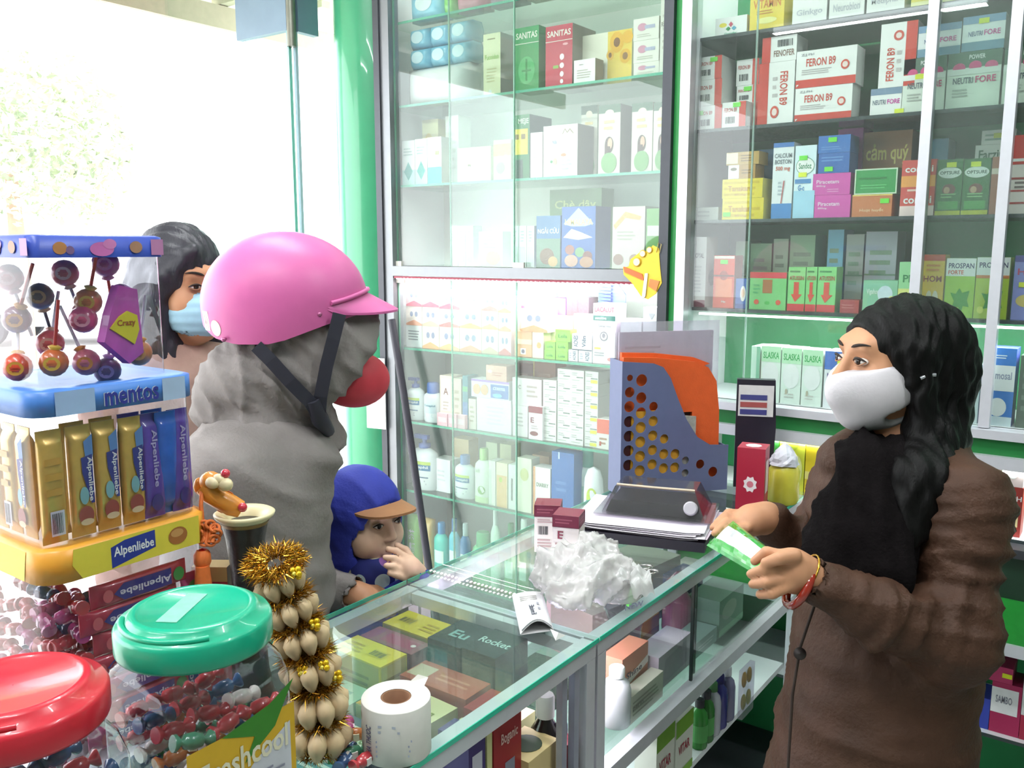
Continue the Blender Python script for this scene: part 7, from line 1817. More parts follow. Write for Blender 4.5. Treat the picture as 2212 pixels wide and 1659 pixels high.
    ph = [('u', 0, Hf.ell((0, -.024, .026), (.090, .110, .093))), ('u', .03, Hf.ell((0, -.075, -.005), (.080, .068, .10))),
          ('s', .012, Hf.ell((0, .098, -.035), (.070, .062, .105))), ('s', .01, Hf.cap((-.1, .070, -.02), (.1, .070, -.02), .036)), ('s', .02, Hf.ell((0, .05, -.09), (.068, .085, .10))),
          ('u', .03, Hf.cap((-.074, .008, .02), (-.080, -.012, -.10), .022, .028)), ('u', .03, Hf.cap((.074, .008, .02), (.080, -.02, -.10), .022, .024)),
          ('u', .05, Hf.cap((0, -.09, -.03), (-.01, -.075, -.20), .062, .058)), ('u', .04, cap_(Hf.p(-.045, -.06, -.14), at(1985, 1040, 1.45), .052, .045)), ('u', .04, cap_(at(1985, 1040, 1.45), at(1962, 1150, 1.425), .045, .028))]
    fh = folds(.005, 190, 4, Hf.d(.25, 1, 0), 4, False)
    sdf_mesh('hair', ph, .0055, mat('#070606', .5, 0, .1, 200, bump=.3, bscale=260, stretch=(1, 1, .15), spec=.18), parent=P, disp=fh)
    MB().tube([Hf.p(-.094, .012, -.018), Hf.p(-.097, .0, -.012), Hf.p(-.097, -.014, -.012)], .0035, mat('#c8c8d0', .2, .8), 8).build('hair_clip', P)
    # white cup mask
    pm = [('u', 0, Hf.ell((0, .026, -.040), (.079, .082, .084))), ('u', .025, Hf.ell((0, .082, -.05), (.036, .046, .046))), ('u', .02, Hf.ell((0, .068, -.094), (.034, .032, .03))),
          ('i', .004, half_(Hf.p(0, .10, -.014), Hf.d(0, -.26, -1))), ('i', .004, half_(Hf.p(0, -.024, 0), Hf.d(0, 1, .0))),
          ('s', .008, Hf.cap((-.066, -.016, -.062), (-.052, .030, -.090), .0145)), ('s', .008, Hf.cap((.066, -.016, -.062), (.052, .030, -.090), .0145)), ('s', .003, Hf.ell((0, .022, -.03), (.060, .066, .084)))]
    sdf_mesh('face_mask', pm, .0042, mat('#d4cfd4', .75, 0, .03, 60, bump=.1), parent=P)
    MB().tube([Hf.p(-.070, .004, -.02), Hf.p(-.081, -.012, .01), Hf.p(-.079, -.022, -.02), Hf.p(-.070, -.002, -.055)], .0022, mat('#e8e4e6', .7), 6).build('ear_loop', P)
    # bracelets
    ba = (at(1738, 1242, 1.385) - at(1900, 1325, 1.385)); ba /= np.linalg.norm(ba); u1 = np.cross(ba, (0, 0, 1)); u1 /= np.linalg.norm(u1); u2 = np.cross(u1, ba)
    MB().tube([at(1744, 1240, 1.385) + .033 * (u1 * math.cos(t) + u2 * math.sin(t)) for t in np.linspace(0, 6.28, 25)[:-1]], .0018, mat('#d8a23c', .2, .9), 6, closed=True).build('gold_chain', P)
    MB().tube([at(1726, 1252, 1.382) + .036 * (u1 * math.cos(t) + u2 * math.sin(t)) - np.array((0, 0, .008)) for t in np.linspace(0, 6.28, 25)[:-1]], .007, mat('#a02a18', .1, 0, .2, 60, coat=.8), 10, closed=True).build('red_bangle', P)
    MB().lathe([(.0, 0), (.010, .001), (.010, .004), (0, .006)], mat('#2a2020', .4), 16, M=Matrix.Translation(at(1728, 1412, 1.425)) @ Vector(at(1728, 1412, 1.0) - at(1728, 1412, 1.4)).to_track_quat('Z', 'Y').to_matrix().to_4x4()).build('button', P)
    legs(P, (hip[0], hip[1], .78), bd, 1.6, '#2a2830', '#3a3030')
    return P
assistant()
# packet being handed over
def packet():
    c = [at(1526, 1178, 1.64), at(1652, 1252, 1.385), at(1688, 1206, 1.41), at(1582, 1124, 1.665)]
    o0 = sum(c) / 4
    n = 14; V = [[], []]; Fs = []
    nrm = np.cross(c[1] - c[0], c[3] - c[0]); nrm /= np.linalg.norm(nrm)
    if nrm[2] < 0: nrm = -nrm
    for s in (0, 1):
        for j in range(n + 1):
            for i in range(n + 1):
                u, v = i / n, j / n
                p = (c[0] * (1 - u) + c[1] * u) * (1 - v) + (c[3] * (1 - u) + c[2] * u) * v - o0
                b = (math.sin(math.pi * u) * math.sin(math.pi * v)) ** .6 * .016 + .002 * math.sin(u * 23 + v * 9) * math.sin(math.pi * u) * math.sin(math.pi * v)
                V[s].append(tuple(p + nrm * (b if s else -b * .8)))
    N = (n + 1) ** 2
    grn = mat('#2fa838', .22, 0, .12, 40, coat=.5); wht = mat('#e2e8ea', .2, 0, .1, 40, coat=.5)
    o = empty('wet_wipe_packet', o0, 0, 'green and clear plastic packet held between both hands of the assistant', 'packet')
    for nm, m, test in (('wrapper', grn, lambda u, v: not (.10 < u < .86 and .3 < v < .78)), ('window_panel', wht, lambda u, v: .10 < u < .86 and .3 < v < .78)):
        mb = MB()
        for s in (0, 1):
            for j in range(n):
                for i in range(n):
                    if (s == 0 and nm == 'wrapper') or (s == 1 and test((i + .5) / n, (j + .5) / n)):
                        a = j * (n + 1) + i; f = [a, a + 1, a + n + 2, a + n + 1]
                        mb.add([V[s][q] for q in f], [(0, 1, 2, 3) if s else (3, 2, 1, 0)], m, True)
        mb.build(nm, o)
packet()

# ------------------------------------------------------------------ customer in the pink helmet
def rider():
    hd = facing(12)
    Hf = Fr(at(668, 720, 1.63), hd, (0, 0, 1), .97)
    bd = facing(14)
    neck = Hf.p(0, -.04, -.17)
    sr = at(470, 1040, 1.50); sl = at(560, 1010, 1.82)
    er = at(430, 1330, 1.50); wr = er + np.array((0.02, 0.02, -.23))
    el = at(640, 1265, 1.86); wl = at(766, 1284, 1.80)
    hip = at(520, 1480, 1.66)
    hl = [('u', .02, cap_(wl, at(790, 1292, 1.79), .022, .024)), ('u', .02, ell_(at(798, 1296, 1.788), (.030, .028, .018)))]
    for k, (a, b, c) in enumerate((((818, 1262, 1.80), (842, 1268, 1.80), (856, 1280, 1.795)), ((820, 1268, 1.785), (846, 1276, 1.785), (860, 1288, 1.78)), ((816, 1276, 1.775), (840, 1284, 1.772), (852, 1296, 1.768)), ((808, 1282, 1.765), (828, 1292, 1.762), (838, 1300, 1.758)))):
        a, b, c = (at(q[0] - 4, q[1] + 28, q[2]) for q in (a, b, c)); hl += [('u', .01, cap_(a, b, .0105, .0095)), ('u', .006, cap_(b, c, .0095, .008))]
    hl += [('u', .012, cap_(at(792, 1284, 1.80), at(812, 1276, 1.81), .012, .0105)), ('u', .006, cap_(at(812, 1276, 1.81), at(830, 1280, 1.815), .0105, .008))]
    hr = [('u', .02, ell_(wr - np.array((0, 0, .05)), (.022, .03, .045)))]
    for k in range(4):
        a = wr + bd * (-.022 + .016 * k) - np.array((0, 0, .085))
        hr += [('u', .006, cap_(a, a - np.array((0, 0, .03)), .009, .0085)), ('u', .003, cap_(a - np.array((0, 0, .03)), a - np.array((0, 0, .055)) + bd * .008, .0085, .007))]
    hr += [('u', .01, cap_(wr + bd * .026 - np.array((0, 0, .03)), wr + bd * .04 - np.array((0, 0, .075)), .011, .009))]
    pr = head_prims(Hf) + body_core(neck, sl, sr, hip, bd) + chain([sl, el, wl], [.045, .036, .026], .03) + chain([sr, er, wr], [.045, .036, .026], .03) + hl + hr
    P = sdf_mesh('person', pr, .018, SKIN, [(*bbox(at(811, 1298, 1.785), .055), .0045)])
    tag(P, 'customer in a grey hooded jacket wearing a pink motorbike helmet, back half turned', 'person')
    JM = mat('#918a88', .8, 0, .10, 20, bump=.3, bscale=180, spec=.2)
    # jacket with arms
    ch = at(540, 1130, 1.66); B = Fr(ch, bd)
    pj = [('u', 0, ell_(ch, (.19, .145, .22), B.R)), ('u', .08, ell_(at(560, 1020, 1.66), (.175, .115, .11), B.R)), ('u', .09, ell_(at(530, 1330, 1.66), (.18, .155, .2), B.R)), ('u', .09, ell_(at(515, 1560, 1.66), (.18, .155, .18), B.R)),
          ('u', .06, cap_(sr, er, .080, .066)), ('u', .04, cap_(er, wr + np.array((0, 0, .02)), .064, .048)),
          ('u', .05, cap_(sl, el, .075, .06)), ('u', .04, cap_(el, at(758, 1280, 1.802), .056, .040)),
          ('u', .06, cap_(at(600, 985, 1.66), at(665, 985, 1.62), .07, .055)),
          ('s', .01, cap_(at(762, 1282, 1.801), at(800, 1294, 1.79), .031)), ('s', .01, half_((0, 0, .62), (0, 0, -1)))]
    sdf_mesh('jacket', pj, .009, JM, parent=P, disp=folds(.020, 30, 12, Hf.d(0, .5, 1), 6))
    # hood: wraps the head, rolls over the shoulders
    ho = [('u', 0, Hf.ell((0, -.01, .0), (.100, .122, .115))), ('u', .05, Hf.ell((0, .065, -.035), (.088, .092, .085))), ('u', .05, Hf.ell((0, .0, -.09), (.092, .10, .09))),
          ('s', .02, half_(Hf.p(0, .092, -.075), Hf.d(0, .78, -.62))), ('s', .012, Hf.ell((0, .165, -.05), (.056, .062, .10))),
          ('u', .05, Hf.ell((0, -.11, -.085), (.105, .095, .085))), ('u', .035, Hf.cap((0, -.165, -.135), (0, -.10, -.175), .062, .07)), ('u', .03, Hf.cap((-.06, -.10, -.185), (.0, .010, -.205), .055, .048)), ('u', .03, Hf.cap((.06, -.10, -.185), (.0, .010, -.205), .055, .048)), ('s', .01, Hf.ell((0, .02, .0), (.07, .09, .09)))]
    fh = folds(.020, 52, 15, Hf.d(0, .8, .6), 5)
    sdf_mesh('hood', ho, .007, JM, parent=P, disp=fh)
    # red mask
    pm = [('u', 0, Hf.ell((0, .078, -.092), (.054, .066, .054))), ('u', .02, Hf.ell((0, .098, -.092), (.036, .05, .044)))]
    sdf_mesh('face_mask', pm, .006, mat('#d2404e', .6, 0, .05, 40), parent=P)
    return P, Hf
RIDER, RH = rider()
def helmet(Hf):
    """half-shell with peak and straps; local frame of the head, tipped a little back"""
    h0 = Fr(Hf.p(0, -.040, .060), Hf.d(0, 1, -.02), Hf.d(0, .02, 1), 1.0)
    o = empty('helmet', h0.o, 0, 'glossy pink half-shell motorbike helmet with short peak and black straps', 'helmet')
    PK = mat('#d96aa8', .42, 0, .04, 30, name='pink_shell')
    loc = lambda x, y, z: tuple(h0.p(x, y, z) - h0.o)
    # shell: lower rim drops at the back, rises to the brow
    def rim(a): return float(np.interp(math.cos(a), [-1, -.85, -.6, -.2, 0, .5, 1], [-.040, -.060, -.068, -.066, -.059, -.032, -.012]))
    n, m = 64, 18; V = []; V2 = []
    for i in range(m + 1):
        for k in range(n):
            a = 2 * math.pi * k / n; t = i / m
            zb = rim(a); z = zb + (.128 - zb) * math.sin(t * math.pi / 2)
            q = math.sqrt(max(0, 1 - (max(z, 0) / .1285) ** 2)) if z > 0 else 1 - .30 * (z / .14) ** 2
            if i == m: q = .004
            V.append(loc(.123 * q * math.sin(a), (.150 if math.cos(a) < 0 else .148) * q * math.cos(a), z)); V2.append(loc(.116 * q * math.sin(a), .141 * q * math.cos(a), z - .006 * t))
    Fs = [(i * n + k, i * n + (k + 1) % n, (i + 1) * n + (k + 1) % n, (i + 1) * n + k) for i in range(m) for k in range(n)]
    mb = MB().add(V, [tuple(reversed(f)) for f in Fs], PK, True); mb.add([V[m * n + k] for k in range(n)], [tuple(range(n))], PK, True)
    mb.build('shell', o)
    il = MB().add(V2, Fs, mat('#3a3638', .9), True); il.add(V[:n] + V2[:n], [(k, (k + 1) % n, n + (k + 1) % n, n + k) for k in range(n)], mat('#c85a9a', .5)); il.build('lining', o)
    # peak
    V = []; w = 22; rows = 6
    for j in range(rows + 1):
        s = j / rows
        for i in range(w + 1):
            a = -1.05 + 2.1 * i / w
            f = s * math.cos(a * 1.35) ** .7 if abs(a * 1.35) < 1.57 else 0
            V.append(loc(.124 * math.sin(a) * (1 - .06 * s), .146 * math.cos(a) + .058 * f, .020 - .030 * math.sin(a) ** 2 - .030 * f))
    Fp = [(j * (w + 1) + i, j * (w + 1) + i + 1, (j + 1) * (w + 1) + i + 1, (j + 1) * (w + 1) + i) for j in range(rows) for i in range(w)]
    N = len(V); low = [tuple(np.array(v) - h0.d(0, 0, .004)) for v in V]
    mb = MB().add(V, Fp, PK, True); mb.add(low, [tuple(reversed(f)) for f in Fp], PK, True)
    edge = [rows * (w + 1) + i for i in range(w + 1)]
    mb.add([V[i] for i in edge] + [low[i] for i in edge], [(i, w + 1 + i, w + 2 + i, i + 1) for i in range(w)], PK, True)
    mb.build('peak', o)
    MB().tube([loc(.1255 * math.sin(a), .1475 * math.cos(a), .026 - .030 * math.sin(a) ** 2) for a in np.linspace(-1.0, 1.0, 20)], .004, PK, 8).build('peak_ridge', o)
    for a, z in ((.85, -.008), (1.15, -.014), (2.35, -.060)):
        q = (.1215 * math.sin(a), .146 * math.cos(a), z)
        MB().ball(loc(*q), .0045, mat('#b86a94', .3, .5), 12).build('rivet', o)
    def skin(a, z, l):
        q = (1 - .30 * (z / .14) ** 2) * (1 + l * 4)
        return loc(.123 * q * math.sin(a), .150 * q * math.cos(a), z)
    mb = MB(); prints(mb, [EL(.5, .5, .5, .5, '#f4eecc')], lambda u, v, l: skin(2.40 + .20 * u, -.056 + .028 * v, l), .0006); mb.build('round_sticker', o)
    mb = MB(); prints(mb, [R(0, 0, 1, 1, '#f2ead8'), R(.2, .1, .3, .9, '#d8b0b8'), R(.55, .1, .65, .9, '#d8b0b8')], lambda u, v, l: skin(2.64 + .18 * u, -.048 + .034 * v, l), .0006); mb.build('square_sticker', o)
    # straps: two bands meeting under the jaw
    ST = mat('#2c2c38', .6, 0, .05)
    def band(pts, w):
        V = []
        for i, p in enumerate(pts):
            t = np.array(pts[min(i + 1, len(pts) - 1)]) - np.array(pts[max(i - 1, 0)]); t /= np.linalg.norm(t)
            s = np.cross(t, h0.d(1, .0, .0)); s /= np.linalg.norm(s)
            V += [tuple(np.array(p) - s * w), tuple(np.array(p) + s * w)]
        V2 = [tuple(np.array(v) + h0.d(.003, 0, 0)) for v in V]
        k = len(V); F1 = [(2 * i, 2 * i + 1, 2 * i + 3, 2 * i + 2) for i in range(len(pts) - 1)]
        return MB().add(V + V2, F1 + [tuple(k + j for j in reversed(f)) for f in F1] + [(2 * i, 2 * i + 2, k + 2 * i + 2, k + 2 * i) for i in range(len(pts) - 1)] + [(2 * i + 1, k + 2 * i + 1, k + 2 * i + 3, 2 * i + 3) for i in range(len(pts) - 1)], ST)
    off = Hf.p(0, 0, 0) - h0.o
    L_ = lambda x, y, z: tuple(off + Hf.R[0] * x * Hf.k + Hf.R[1] * y * Hf.k + Hf.R[2] * z * Hf.k)
    band([L_(.112, -.090, -.010), L_(.116, -.066, -.036), L_(.114, -.034, -.076), L_(.106, .0, -.116), L_(.094, .014, -.146)], .0115).build('strap', o)
    band([L_(.116, .056, .045), L_(.115, .044, .0), L_(.111, .030, -.050), L_(.104, .018, -.106), L_(.092, .014, -.146)], .0115).build('strap', o)
    MB().tube([L_(.104, .004, -.112), L_(.090, .016, -.152), L_(.05, .03, -.182)], [.012, .016, .012], ST, 10).build('chin_buckle', o)
    return o
helmet(RH)

# ------------------------------------------------------------------ customer behind
def onlooker():
    hd = facing(-36)
    Hf = Fr(at(398, 622, 1.99), hd, (0, 0, 1), 1.04)
    bd = facing(-5)
    neck = Hf.p(0, -.034, -.16); mid = at(345, 860, 2.02)
    rr = np.cross(bd, (0, 0, 1))
    sr = mid + rr * .17 + np.array((0, 0, .02)); sl = mid - rr * .17 + np.array((0, 0, .02))
    er = sr + np.array((0, 0, -.28)) + rr * .03; el = sl + np.array((0, 0, -.28)) - rr * .03
    wr = er + bd * .16 + np.array((0, 0, -.18)); wl = el + bd * .16 + np.array((0, 0, -.18))
    hip = mid + np.array((0, 0, -.55))
    hands = []
    for w, s in ((wr, 1), (wl, -1)):
        hands += [('u', .02, ell_(w + bd * .03 - np.array((0, 0, .05)), (.022, .03, .045)))]
        for k in range(4):
            a = w + bd * (.012 + .014 * k) - np.array((0, 0, .085)); hands += [('u', .008, cap_(a, a - np.array((0, 0, .035)) + bd * .004, .009, .008)), ('u', .006, cap_(a - np.array((0, 0, .035)) + bd * .004, a - np.array((0, 0, .06)) - rr * s * .01, .008, .007))]
        a = w + bd * .05 - np.array((0, 0, .03)); hands += [('u', .01, cap_(a, a + bd * .012 - np.array((0, 0, .04)), .011, .009))]
    pr = head_prims(Hf) + body_core(neck, sl, sr, hip, bd) + chain([sl, el, wl], [.045, .036, .026], .03) + chain([sr, er, wr], [.045, .036, .026], .03) + hands
    P = sdf_mesh('person', pr, .018, SKIN, [(*bbox(Hf.o, .13), .0055)])
    tag(P, 'dark-haired customer in a pale blue mask and beige coat behind the pink helmet', 'person')
    eyes(Hf, P, openness=.8)
    ph = [('u', 0, Hf.ell((0, -.022, .034), (.090, .107, .108))), ('u', .03, Hf.ell((0, -.06, -.02), (.088, .075, .11))),
          ('s', .012, Hf.ell((-.034, .112, -.04), (.076, .060, .104))), ('s', .02, Hf.ell((0, .045, -.10), (.064, .09, .10))),
          ('u', .025, Hf.cap((.030, .078, .078), (.070, .040, .020), .016, .020)), ('u', .03, Hf.cap((.070, .034, .03), (.079, .010, -.05), .021, .024)), ('u', .03, Hf.cap((.078, .004, -.04), (.076, .0, -.14), .026, .034)), ('u', .03, Hf.cap((-.072, .0, .02), (-.074, -.02, -.12), .022, .03)),
          ('u', .05, Hf.cap((0, -.075, -.03), (.03, -.06, -.20), .072, .06)), ('u', .04, Hf.cap((.05, -.03, -.10), (.055, .0, -.175), .05, .04))]
    sdf_mesh('hair', ph, .006, mat('#2c2a34', .45, 0, .1, 200, bump=.3, bscale=260, stretch=(1, 1, .15)), parent=P, disp=folds(.004, 180, 6, Hf.d(1, .4, 0), 4, False))
    pm = [('u', 0, Hf.ell((0, .034, -.048), (.068, .074, .066))), ('u', .02, Hf.ell((0, .08, -.05), (.034, .036, .045))), ('i', .004, half_(Hf.p(0, .10, -.010), Hf.d(0, -.22, -1))), ('i', .004, half_(Hf.p(0, .022, 0), Hf.d(0, 1, 0))), ('s', .003, Hf.ell((0, .026, -.044), (.060, .066, .080)))]
    ax = Hf.R[2]
    sdf_mesh('face_mask', pm, .005, mat('#a9d4ea', .6, 0, .04, 60), parent=P, disp=lambda V: .0008 * np.sin((V @ ax) * 300))
    MB().tube([Hf.p(.066, .026, -.022), Hf.p(.078, .0, .0), Hf.p(.082, -.01, .012)], .0022, mat('#f0f0f2', .6), 6).build('ear_loop', P)
    MB().tube([Hf.p(.060, .022, -.09), Hf.p(.080, -.005, -.07), Hf.p(.083, -.016, -.03)], .002, mat('#d8d8e4', .6), 6).build('ear_loop', P)
    B = Fr(mid, bd)
    pc = [('u', 0, ell_(mid - (0, 0, .12), (.20, .13, .22), B.R)), ('u', .07, cap_(sl, sr, .075)), ('u', .08, ell_(mid - (0, 0, .4), (.19, .15, .25), B.R)), ('u', .08, ell_(mid - (0, 0, .65), (.2, .16, .22), B.R)),
          ('u', .05, cap_(sr, er, .068, .055)), ('u', .04, cap_(er, wr, .055, .042)), ('u', .05, cap_(sl, el, .068, .055)), ('u', .04, cap_(el, wl, .055, .042)),
          ('u', .04, cap_(neck + Hf.d(.05, .02, .01), neck + Hf.d(-.05, .05, -.01), .055)), ('u', .04, cap_(neck + Hf.d(.07, .03, -.035), neck + Hf.d(-.03, .09, -.045), .05))]
    sdf_mesh('coat', pc, .010, mat('#b8968a', .85, 0, .08, 30, bump=.2), parent=P, disp=folds(.012, 34, 17, (0, 0, 1), 5))
    legs(P, (hip[0], hip[1], .8), bd, 1.6, '#3a3a48', '#2a2a2a')
onlooker()
legs(RIDER, tuple(at(545, 1480, 1.66)[:2]) + (.78,), facing(14), 1.6, '#2c2c34', '#3a3a3a')

# ------------------------------------------------------------------ child
def child():
    hd = facing(-38)
    Hf = Fr(at(786, 1118, 1.89), hd - np.array((0, 0, .04)), (0, 0, 1), .84)
    bd = facing(-15)
    rr = np.cross(bd, (0, 0, 1))
    neck = Hf.p(0, -.034, -.15); mid = neck - np.array((0, 0, .06))
    sr = mid + rr * .095; sl = mid - rr * .095
    DZ = .058; wr = at(900, 1238, 1.745 + DZ); er = at(893, 1290, 1.845)
    el = sl - np.array((0, 0, .15)) - rr * .02; wl = el + bd * .06 - np.array((0, 0, .11))
    hip = mid - np.array((0, 0, .36))
    hr = [('u', .012, cap_(wr, at(888, 1230, 1.735 + DZ), .019, .021)), ('u', .012, ell_(at(884, 1226, 1.73 + DZ), (.022, .022, .024)))]
    for a, b, c in (((878, 1204, 1.735), (856, 1190, 1.73), (838, 1186, 1.728)), ((872, 1218, 1.725), (850, 1206, 1.715), (832, 1204, 1.715)), ((870, 1234, 1.72), (850, 1224, 1.708), (834, 1222, 1.708)), ((874, 1248, 1.716), (856, 1242, 1.706), (842, 1238, 1.706))):
        a, b, c = (at(q[0], q[1], q[2] + DZ) for q in (a, b, c)); hr += [('u', .005, cap_(a, b, .0078, .0072)), ('u', .002, cap_(b, c, .0072, .0062))]
    hr += [('u', .006, cap_(at(892, 1212, 1.75 + DZ), at(876, 1188, 1.755 + DZ), .009, .008)), ('u', .003, cap_(at(876, 1188, 1.755 + DZ), at(858, 1178, 1.75 + DZ), .008, .0068))]
    hl = [('u', .012, ell_(wl - np.array((0, 0, .03)), (.018, .022, .03)))]
    for k in range(4):
        a = wl + bd * (-.012 + .009 * k) - np.array((0, 0, .052)); hl += [('u', .005, cap_(a, a - np.array((0, 0, .022)), .0065, .006)), ('u', .004, cap_(a - np.array((0, 0, .022)), a - np.array((0, 0, .038)) + rr * .006, .006, .005))]
    a = wl + bd * .022 - np.array((0, 0, .025)); hl += [('u', .006, cap_(a, a + bd * .01 - np.array((0, 0, .026)), .0075, .006))]
    pr = head_prims(Hf, .006, .3) + [('u', .02, Hf.ell((.036, .05, -.045), (.036, .034, .034))), ('u', .02, Hf.ell((-.036, .05, -.045), (.036, .034, .034)))]
    pr += body_core(neck, sl, sr, hip, bd, .62) + chain([sl, el, wl], [.028, .023, .018], .02) + chain([sr, er, wr], [.028, .023, .018], .02) + hr + hl
    P = sdf_mesh('person', pr, .012, SKIN2, [(*bbox(Hf.o, .105), .0038), (*bbox(at(866, 1218, 1.78), .045), .0034)])
    tag(P, 'small child in a blue hood and peaked cap, hand held to the mouth', 'person')
    eyes(Hf, P, '#24140e', '#8a6450', lid='#c89478', openness=1.05)
    MB().tube([Hf.p(-.014, .0955, -.0625), Hf.p(-.006, .0985, -.0605), Hf.p(0, .099, -.0615), Hf.p(.006, .0985, -.0605), Hf.p(.014, .0955, -.0625)], [.0012, .003, .003, .003, .0012], mat('#b8605a', .45), 8).build('lip', P)
    BL = mat('#3440b0', .7, 0, .08, 30, bump=.2, bscale=200)
    ho = [('u', 0, Hf.ell((0, -.014, .022), (.104, .116, .112))), ('u', .05, Hf.ell((0, -.03, -.075), (.10, .10, .10))), ('u', .05, Hf.cap((0, -.06, -.14), (0, .0, -.17), .085, .08)),
          ('s', .012, Hf.ell((0, .128, -.036), (.078, .095, .098))), ('s', .008, Hf.ell((0, .02, -.03), (.079, .098, .098)))]
    sdf_mesh('hood', ho, .006, BL, parent=P, disp=folds(.008, 60, 31, Hf.d(0, .6, 1), 5))
    B = Fr(mid, bd)
    pj = [('u', 0, ell_(mid - np.array((0, 0, .12)), (.115, .095, .18), B.R)), ('u', .05, cap_(sl, sr, .05)), ('u', .06, ell_(mid - np.array((0, 0, .3)), (.12, .10, .14), B.R)),
          ('u', .04, cap_(sr, er, .045, .038)), ('u', .03, cap_(er, at(902, 1248, 1.80), .037, .029)), ('u', .04, cap_(sl, el, .045, .036)), ('u', .03, cap_(el, wl, .036, .028)), ('s', .006, cap_(wr, at(890, 1210, 1.735 + DZ), .022))]
    sdf_mesh('jacket', pj, .008, BL, parent=P, disp=folds(.006, 50, 33, (0, 0, 1), 5))
    # cap: crown under the hood and tan peak
    pcp = [('u', 0, Hf.ell((0, .002, .022), (.084, .101, .076))), ('i', .004, half_(Hf.p(0, .08, .058), Hf.d(0, .25, 1)))]
    sdf_mesh('cap', pcp, .005, mat('#9a948c', .7, 0, .5, 60), parent=P)
    V = []; w = 20; rows = 6; k_ = Hf.k
    for j in range(rows + 1):
        s = j / rows
        for i in range(w + 1):
            a = -1.15 + 2.3 * i / w; f = max(0, math.cos(a * 1.36)) ** .6 * s
            V.append(tuple(Hf.p(.088 * math.sin(a) * (1 + .02 * s), .098 * math.cos(a) + .066 * f, .060 - .018 * math.sin(a) ** 2 - .006 * f - .014 * f * math.sin(a) ** 2)))
    Fp = [(j * (w + 1) + i, j * (w + 1) + i + 1, (j + 1) * (w + 1) + i + 1, (j + 1) * (w + 1) + i) for j in range(rows) for i in range(w)]
    low = [tuple(np.array(v) - Hf.R[2] * .005) for v in V]
    TAN = mat('#a8764e', .7, 0, .08, 40)
    mb = MB().add(V, Fp, TAN, True); mb.add(low, [tuple(reversed(f)) for f in Fp], mat('#7a5440', .8), True)
    e = [rows * (w + 1) + i for i in range(w + 1)]
    mb.add([V[i] for i in e] + [low[i] for i in e], [(i, w + 1 + i, w + 2 + i, i + 1) for i in range(w)], TAN, True)
    mb.build('cap_peak', P)
    # dotted bandana round chin and chest
    pb = [('u', 0, Hf.ell((0, .046, -.112), (.078, .074, .046))), ('u', .03, Hf.ell((0, .05, -.175), (.096, .074, .065))), ('u', .03, Hf.ell((0, .05, -.23), (.10, .07, .06))), ('s', .006, Hf.ell((0, .030, -.05), (.060, .066, .060)))]
    DOTM = bpy.data.materials.new('dotted_cloth'); DOTM.use_nodes = True
    nt = DOTM.node_tree; bs = nt.nodes['Principled BSDF']; bs.inputs['Roughness'].default_value = .75
    tc = nt.nodes.new('ShaderNodeTexCoord'); vo = nt.nodes.new('ShaderNodeTexVoronoi'); vo.inputs['Scale'].default_value = 24; vo.inputs['Randomness'].default_value = .45
    nt.links.new(tc.outputs['Object'], vo.inputs['Vector'])
    lt = nt.nodes.new('ShaderNodeMath'); lt.operation = 'LESS_THAN'; lt.inputs[1].default_value = .40; nt.links.new(vo.outputs['Distance'], lt.inputs[0])
    cr = nt.nodes.new('ShaderNodeValToRGB'); cr.color_ramp.interpolation = 'CONSTANT'
    for p_, c_ in ((0, '#c8dce0'), (.45, '#dcd8c0'), (.75, '#a870c0')):
        e_ = cr.color_ramp.elements[0] if p_ == 0 else cr.color_ramp.elements.new(p_); e_.color = (*lin(c_), 1); e_.position = p_
    nt.links.new(vo.outputs['Color'], cr.inputs[0])
    mx = nt.nodes.new('ShaderNodeMix'); mx.data_type = 'RGBA'; mx.inputs[6].default_value = (*lin('#2c3484'), 1)
    nt.links.new(lt.outputs[0], mx.inputs[0]); nt.links.new(cr.outputs[0], mx.inputs[7]); nt.links.new(mx.outputs[2], bs.inputs['Base Color'])
    sdf_mesh('bandana', pb, .005, DOTM, parent=P)
    legs(P, (hip[0], hip[1], .52), bd, 1.1, '#3a3a55', '#5a4a40', .06, .06, .036)
child()

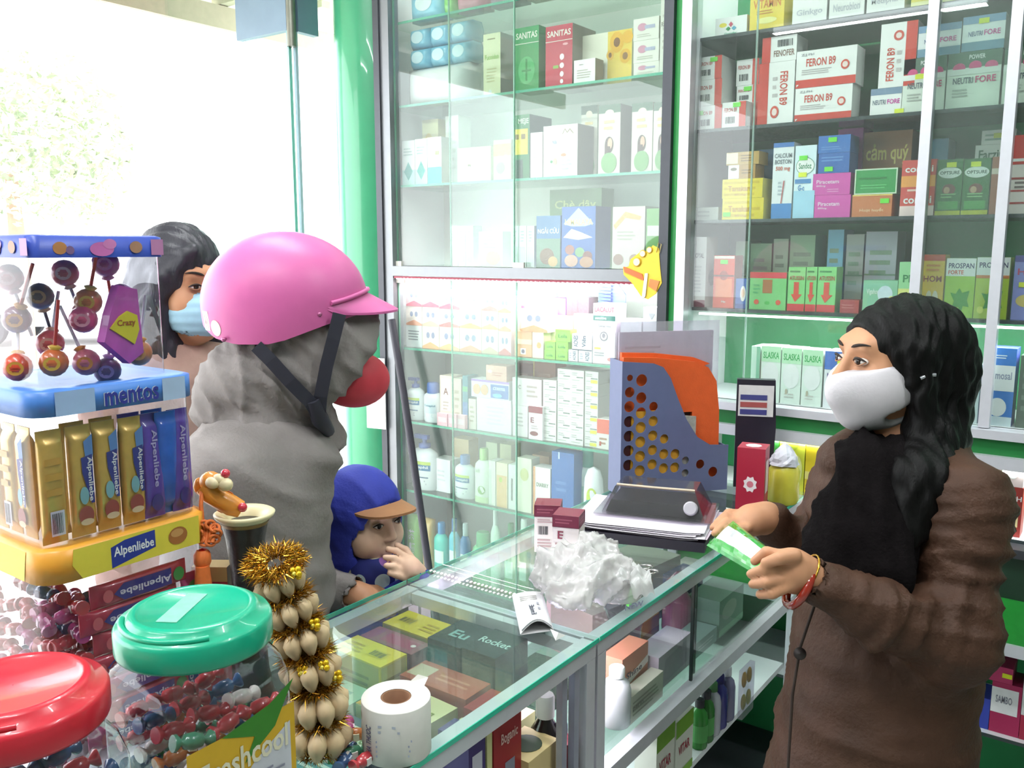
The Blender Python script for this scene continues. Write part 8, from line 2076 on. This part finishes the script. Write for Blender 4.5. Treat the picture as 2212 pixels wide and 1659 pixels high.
# ------------------------------------------------------------------ crumpled plastic bag on the counter
def plastic_bag():
    c = at(1268, 1262, 1.66); c[2] = ZT
    o = empty('plastic_bag', c, 0, 'crumpled white plastic bag lying on the glass beside the letter cartons', 'bag')
    ez = np.array((0, 0, 1.))
    pr = [('u', 0, ell_(c + ez * .05, (.095, .075, .055))), ('u', .02, ell_(at(1290, 1190, 1.70) - ez * .01, (.045, .04, .05))), ('u', .03, ell_(at(1200, 1240, 1.66), (.05, .05, .04))), ('u', .02, ell_(at(1340, 1250, 1.64) - ez * .01, (.05, .04, .04))), ('u', .02, ell_(at(1230, 1290, 1.60) + ez * .012, (.05, .05, .03))),
          ('i', .004, half_((0, 0, ZT + .0015), (0, 0, 1)))]
    f1 = folds(.040, 48, 41, None, 5); f2 = folds(.012, 105, 43, None, 5)
    def d(V): return (f1(V) + f2(V)) * np.clip((V[:, 2] - ZT - .002) / .02, 0, 1)
    b = sdf_mesh('film', pr, .0045, mat('#e6e2e2', .12, 0, .08, 30, alpha=.62, coat=.8), parent=o, disp=d, smooth=1)
    b.location = -c
    for nm, a, b_, s in (('handle', (1335, 1245, 1.63), (1392, 1290, 1.60), 1),):
        p, q = at(*a), at(*b_)
        m = MB(); n = 12; V = []
        for i in range(n + 1):
            t = i / n; u = p * (1 - t) + q * t; u[2] = max(u[2] + .02 * math.sin(t * 3) + .006 * math.sin(t * 17), ZT + .003)
            for j in range(9):
                v = (j / 8 - .5) * .085 * (.6 + .4 * math.sin(math.pi * min(1, t * 1.2)))
                pt_ = u + np.array((.45, .8, 0)) * v + ez * (.012 * math.sin(j * 1.7 + i * .8) * (1 - t * .6) + .006)
                pt_[2] = max(pt_[2], ZT + .0015)
                V.append(tuple(pt_ - c))
        m.add(V, [(i * 9 + j, i * 9 + j + 1, (i + 1) * 9 + j + 1, (i + 1) * 9 + j) for i in range(n) for j in range(8)], mat('#e4e4e4', .2, 0, .04, 40, alpha=.7, coat=.4), True)
        m.build(nm, o)
    mb = MB(); q0 = at(1350, 1318, 1.60)
    prints(mb, [T('NEW', .1, .1, .9, .9, '#4a4a62')], lambda u, v, l: tuple(np.array(onZ(1345 + 50 * u, 1322 - 14 * v - 14 * u, ZT + .03 + l)) - c)); mb.build('lettering', o)
plastic_bag()
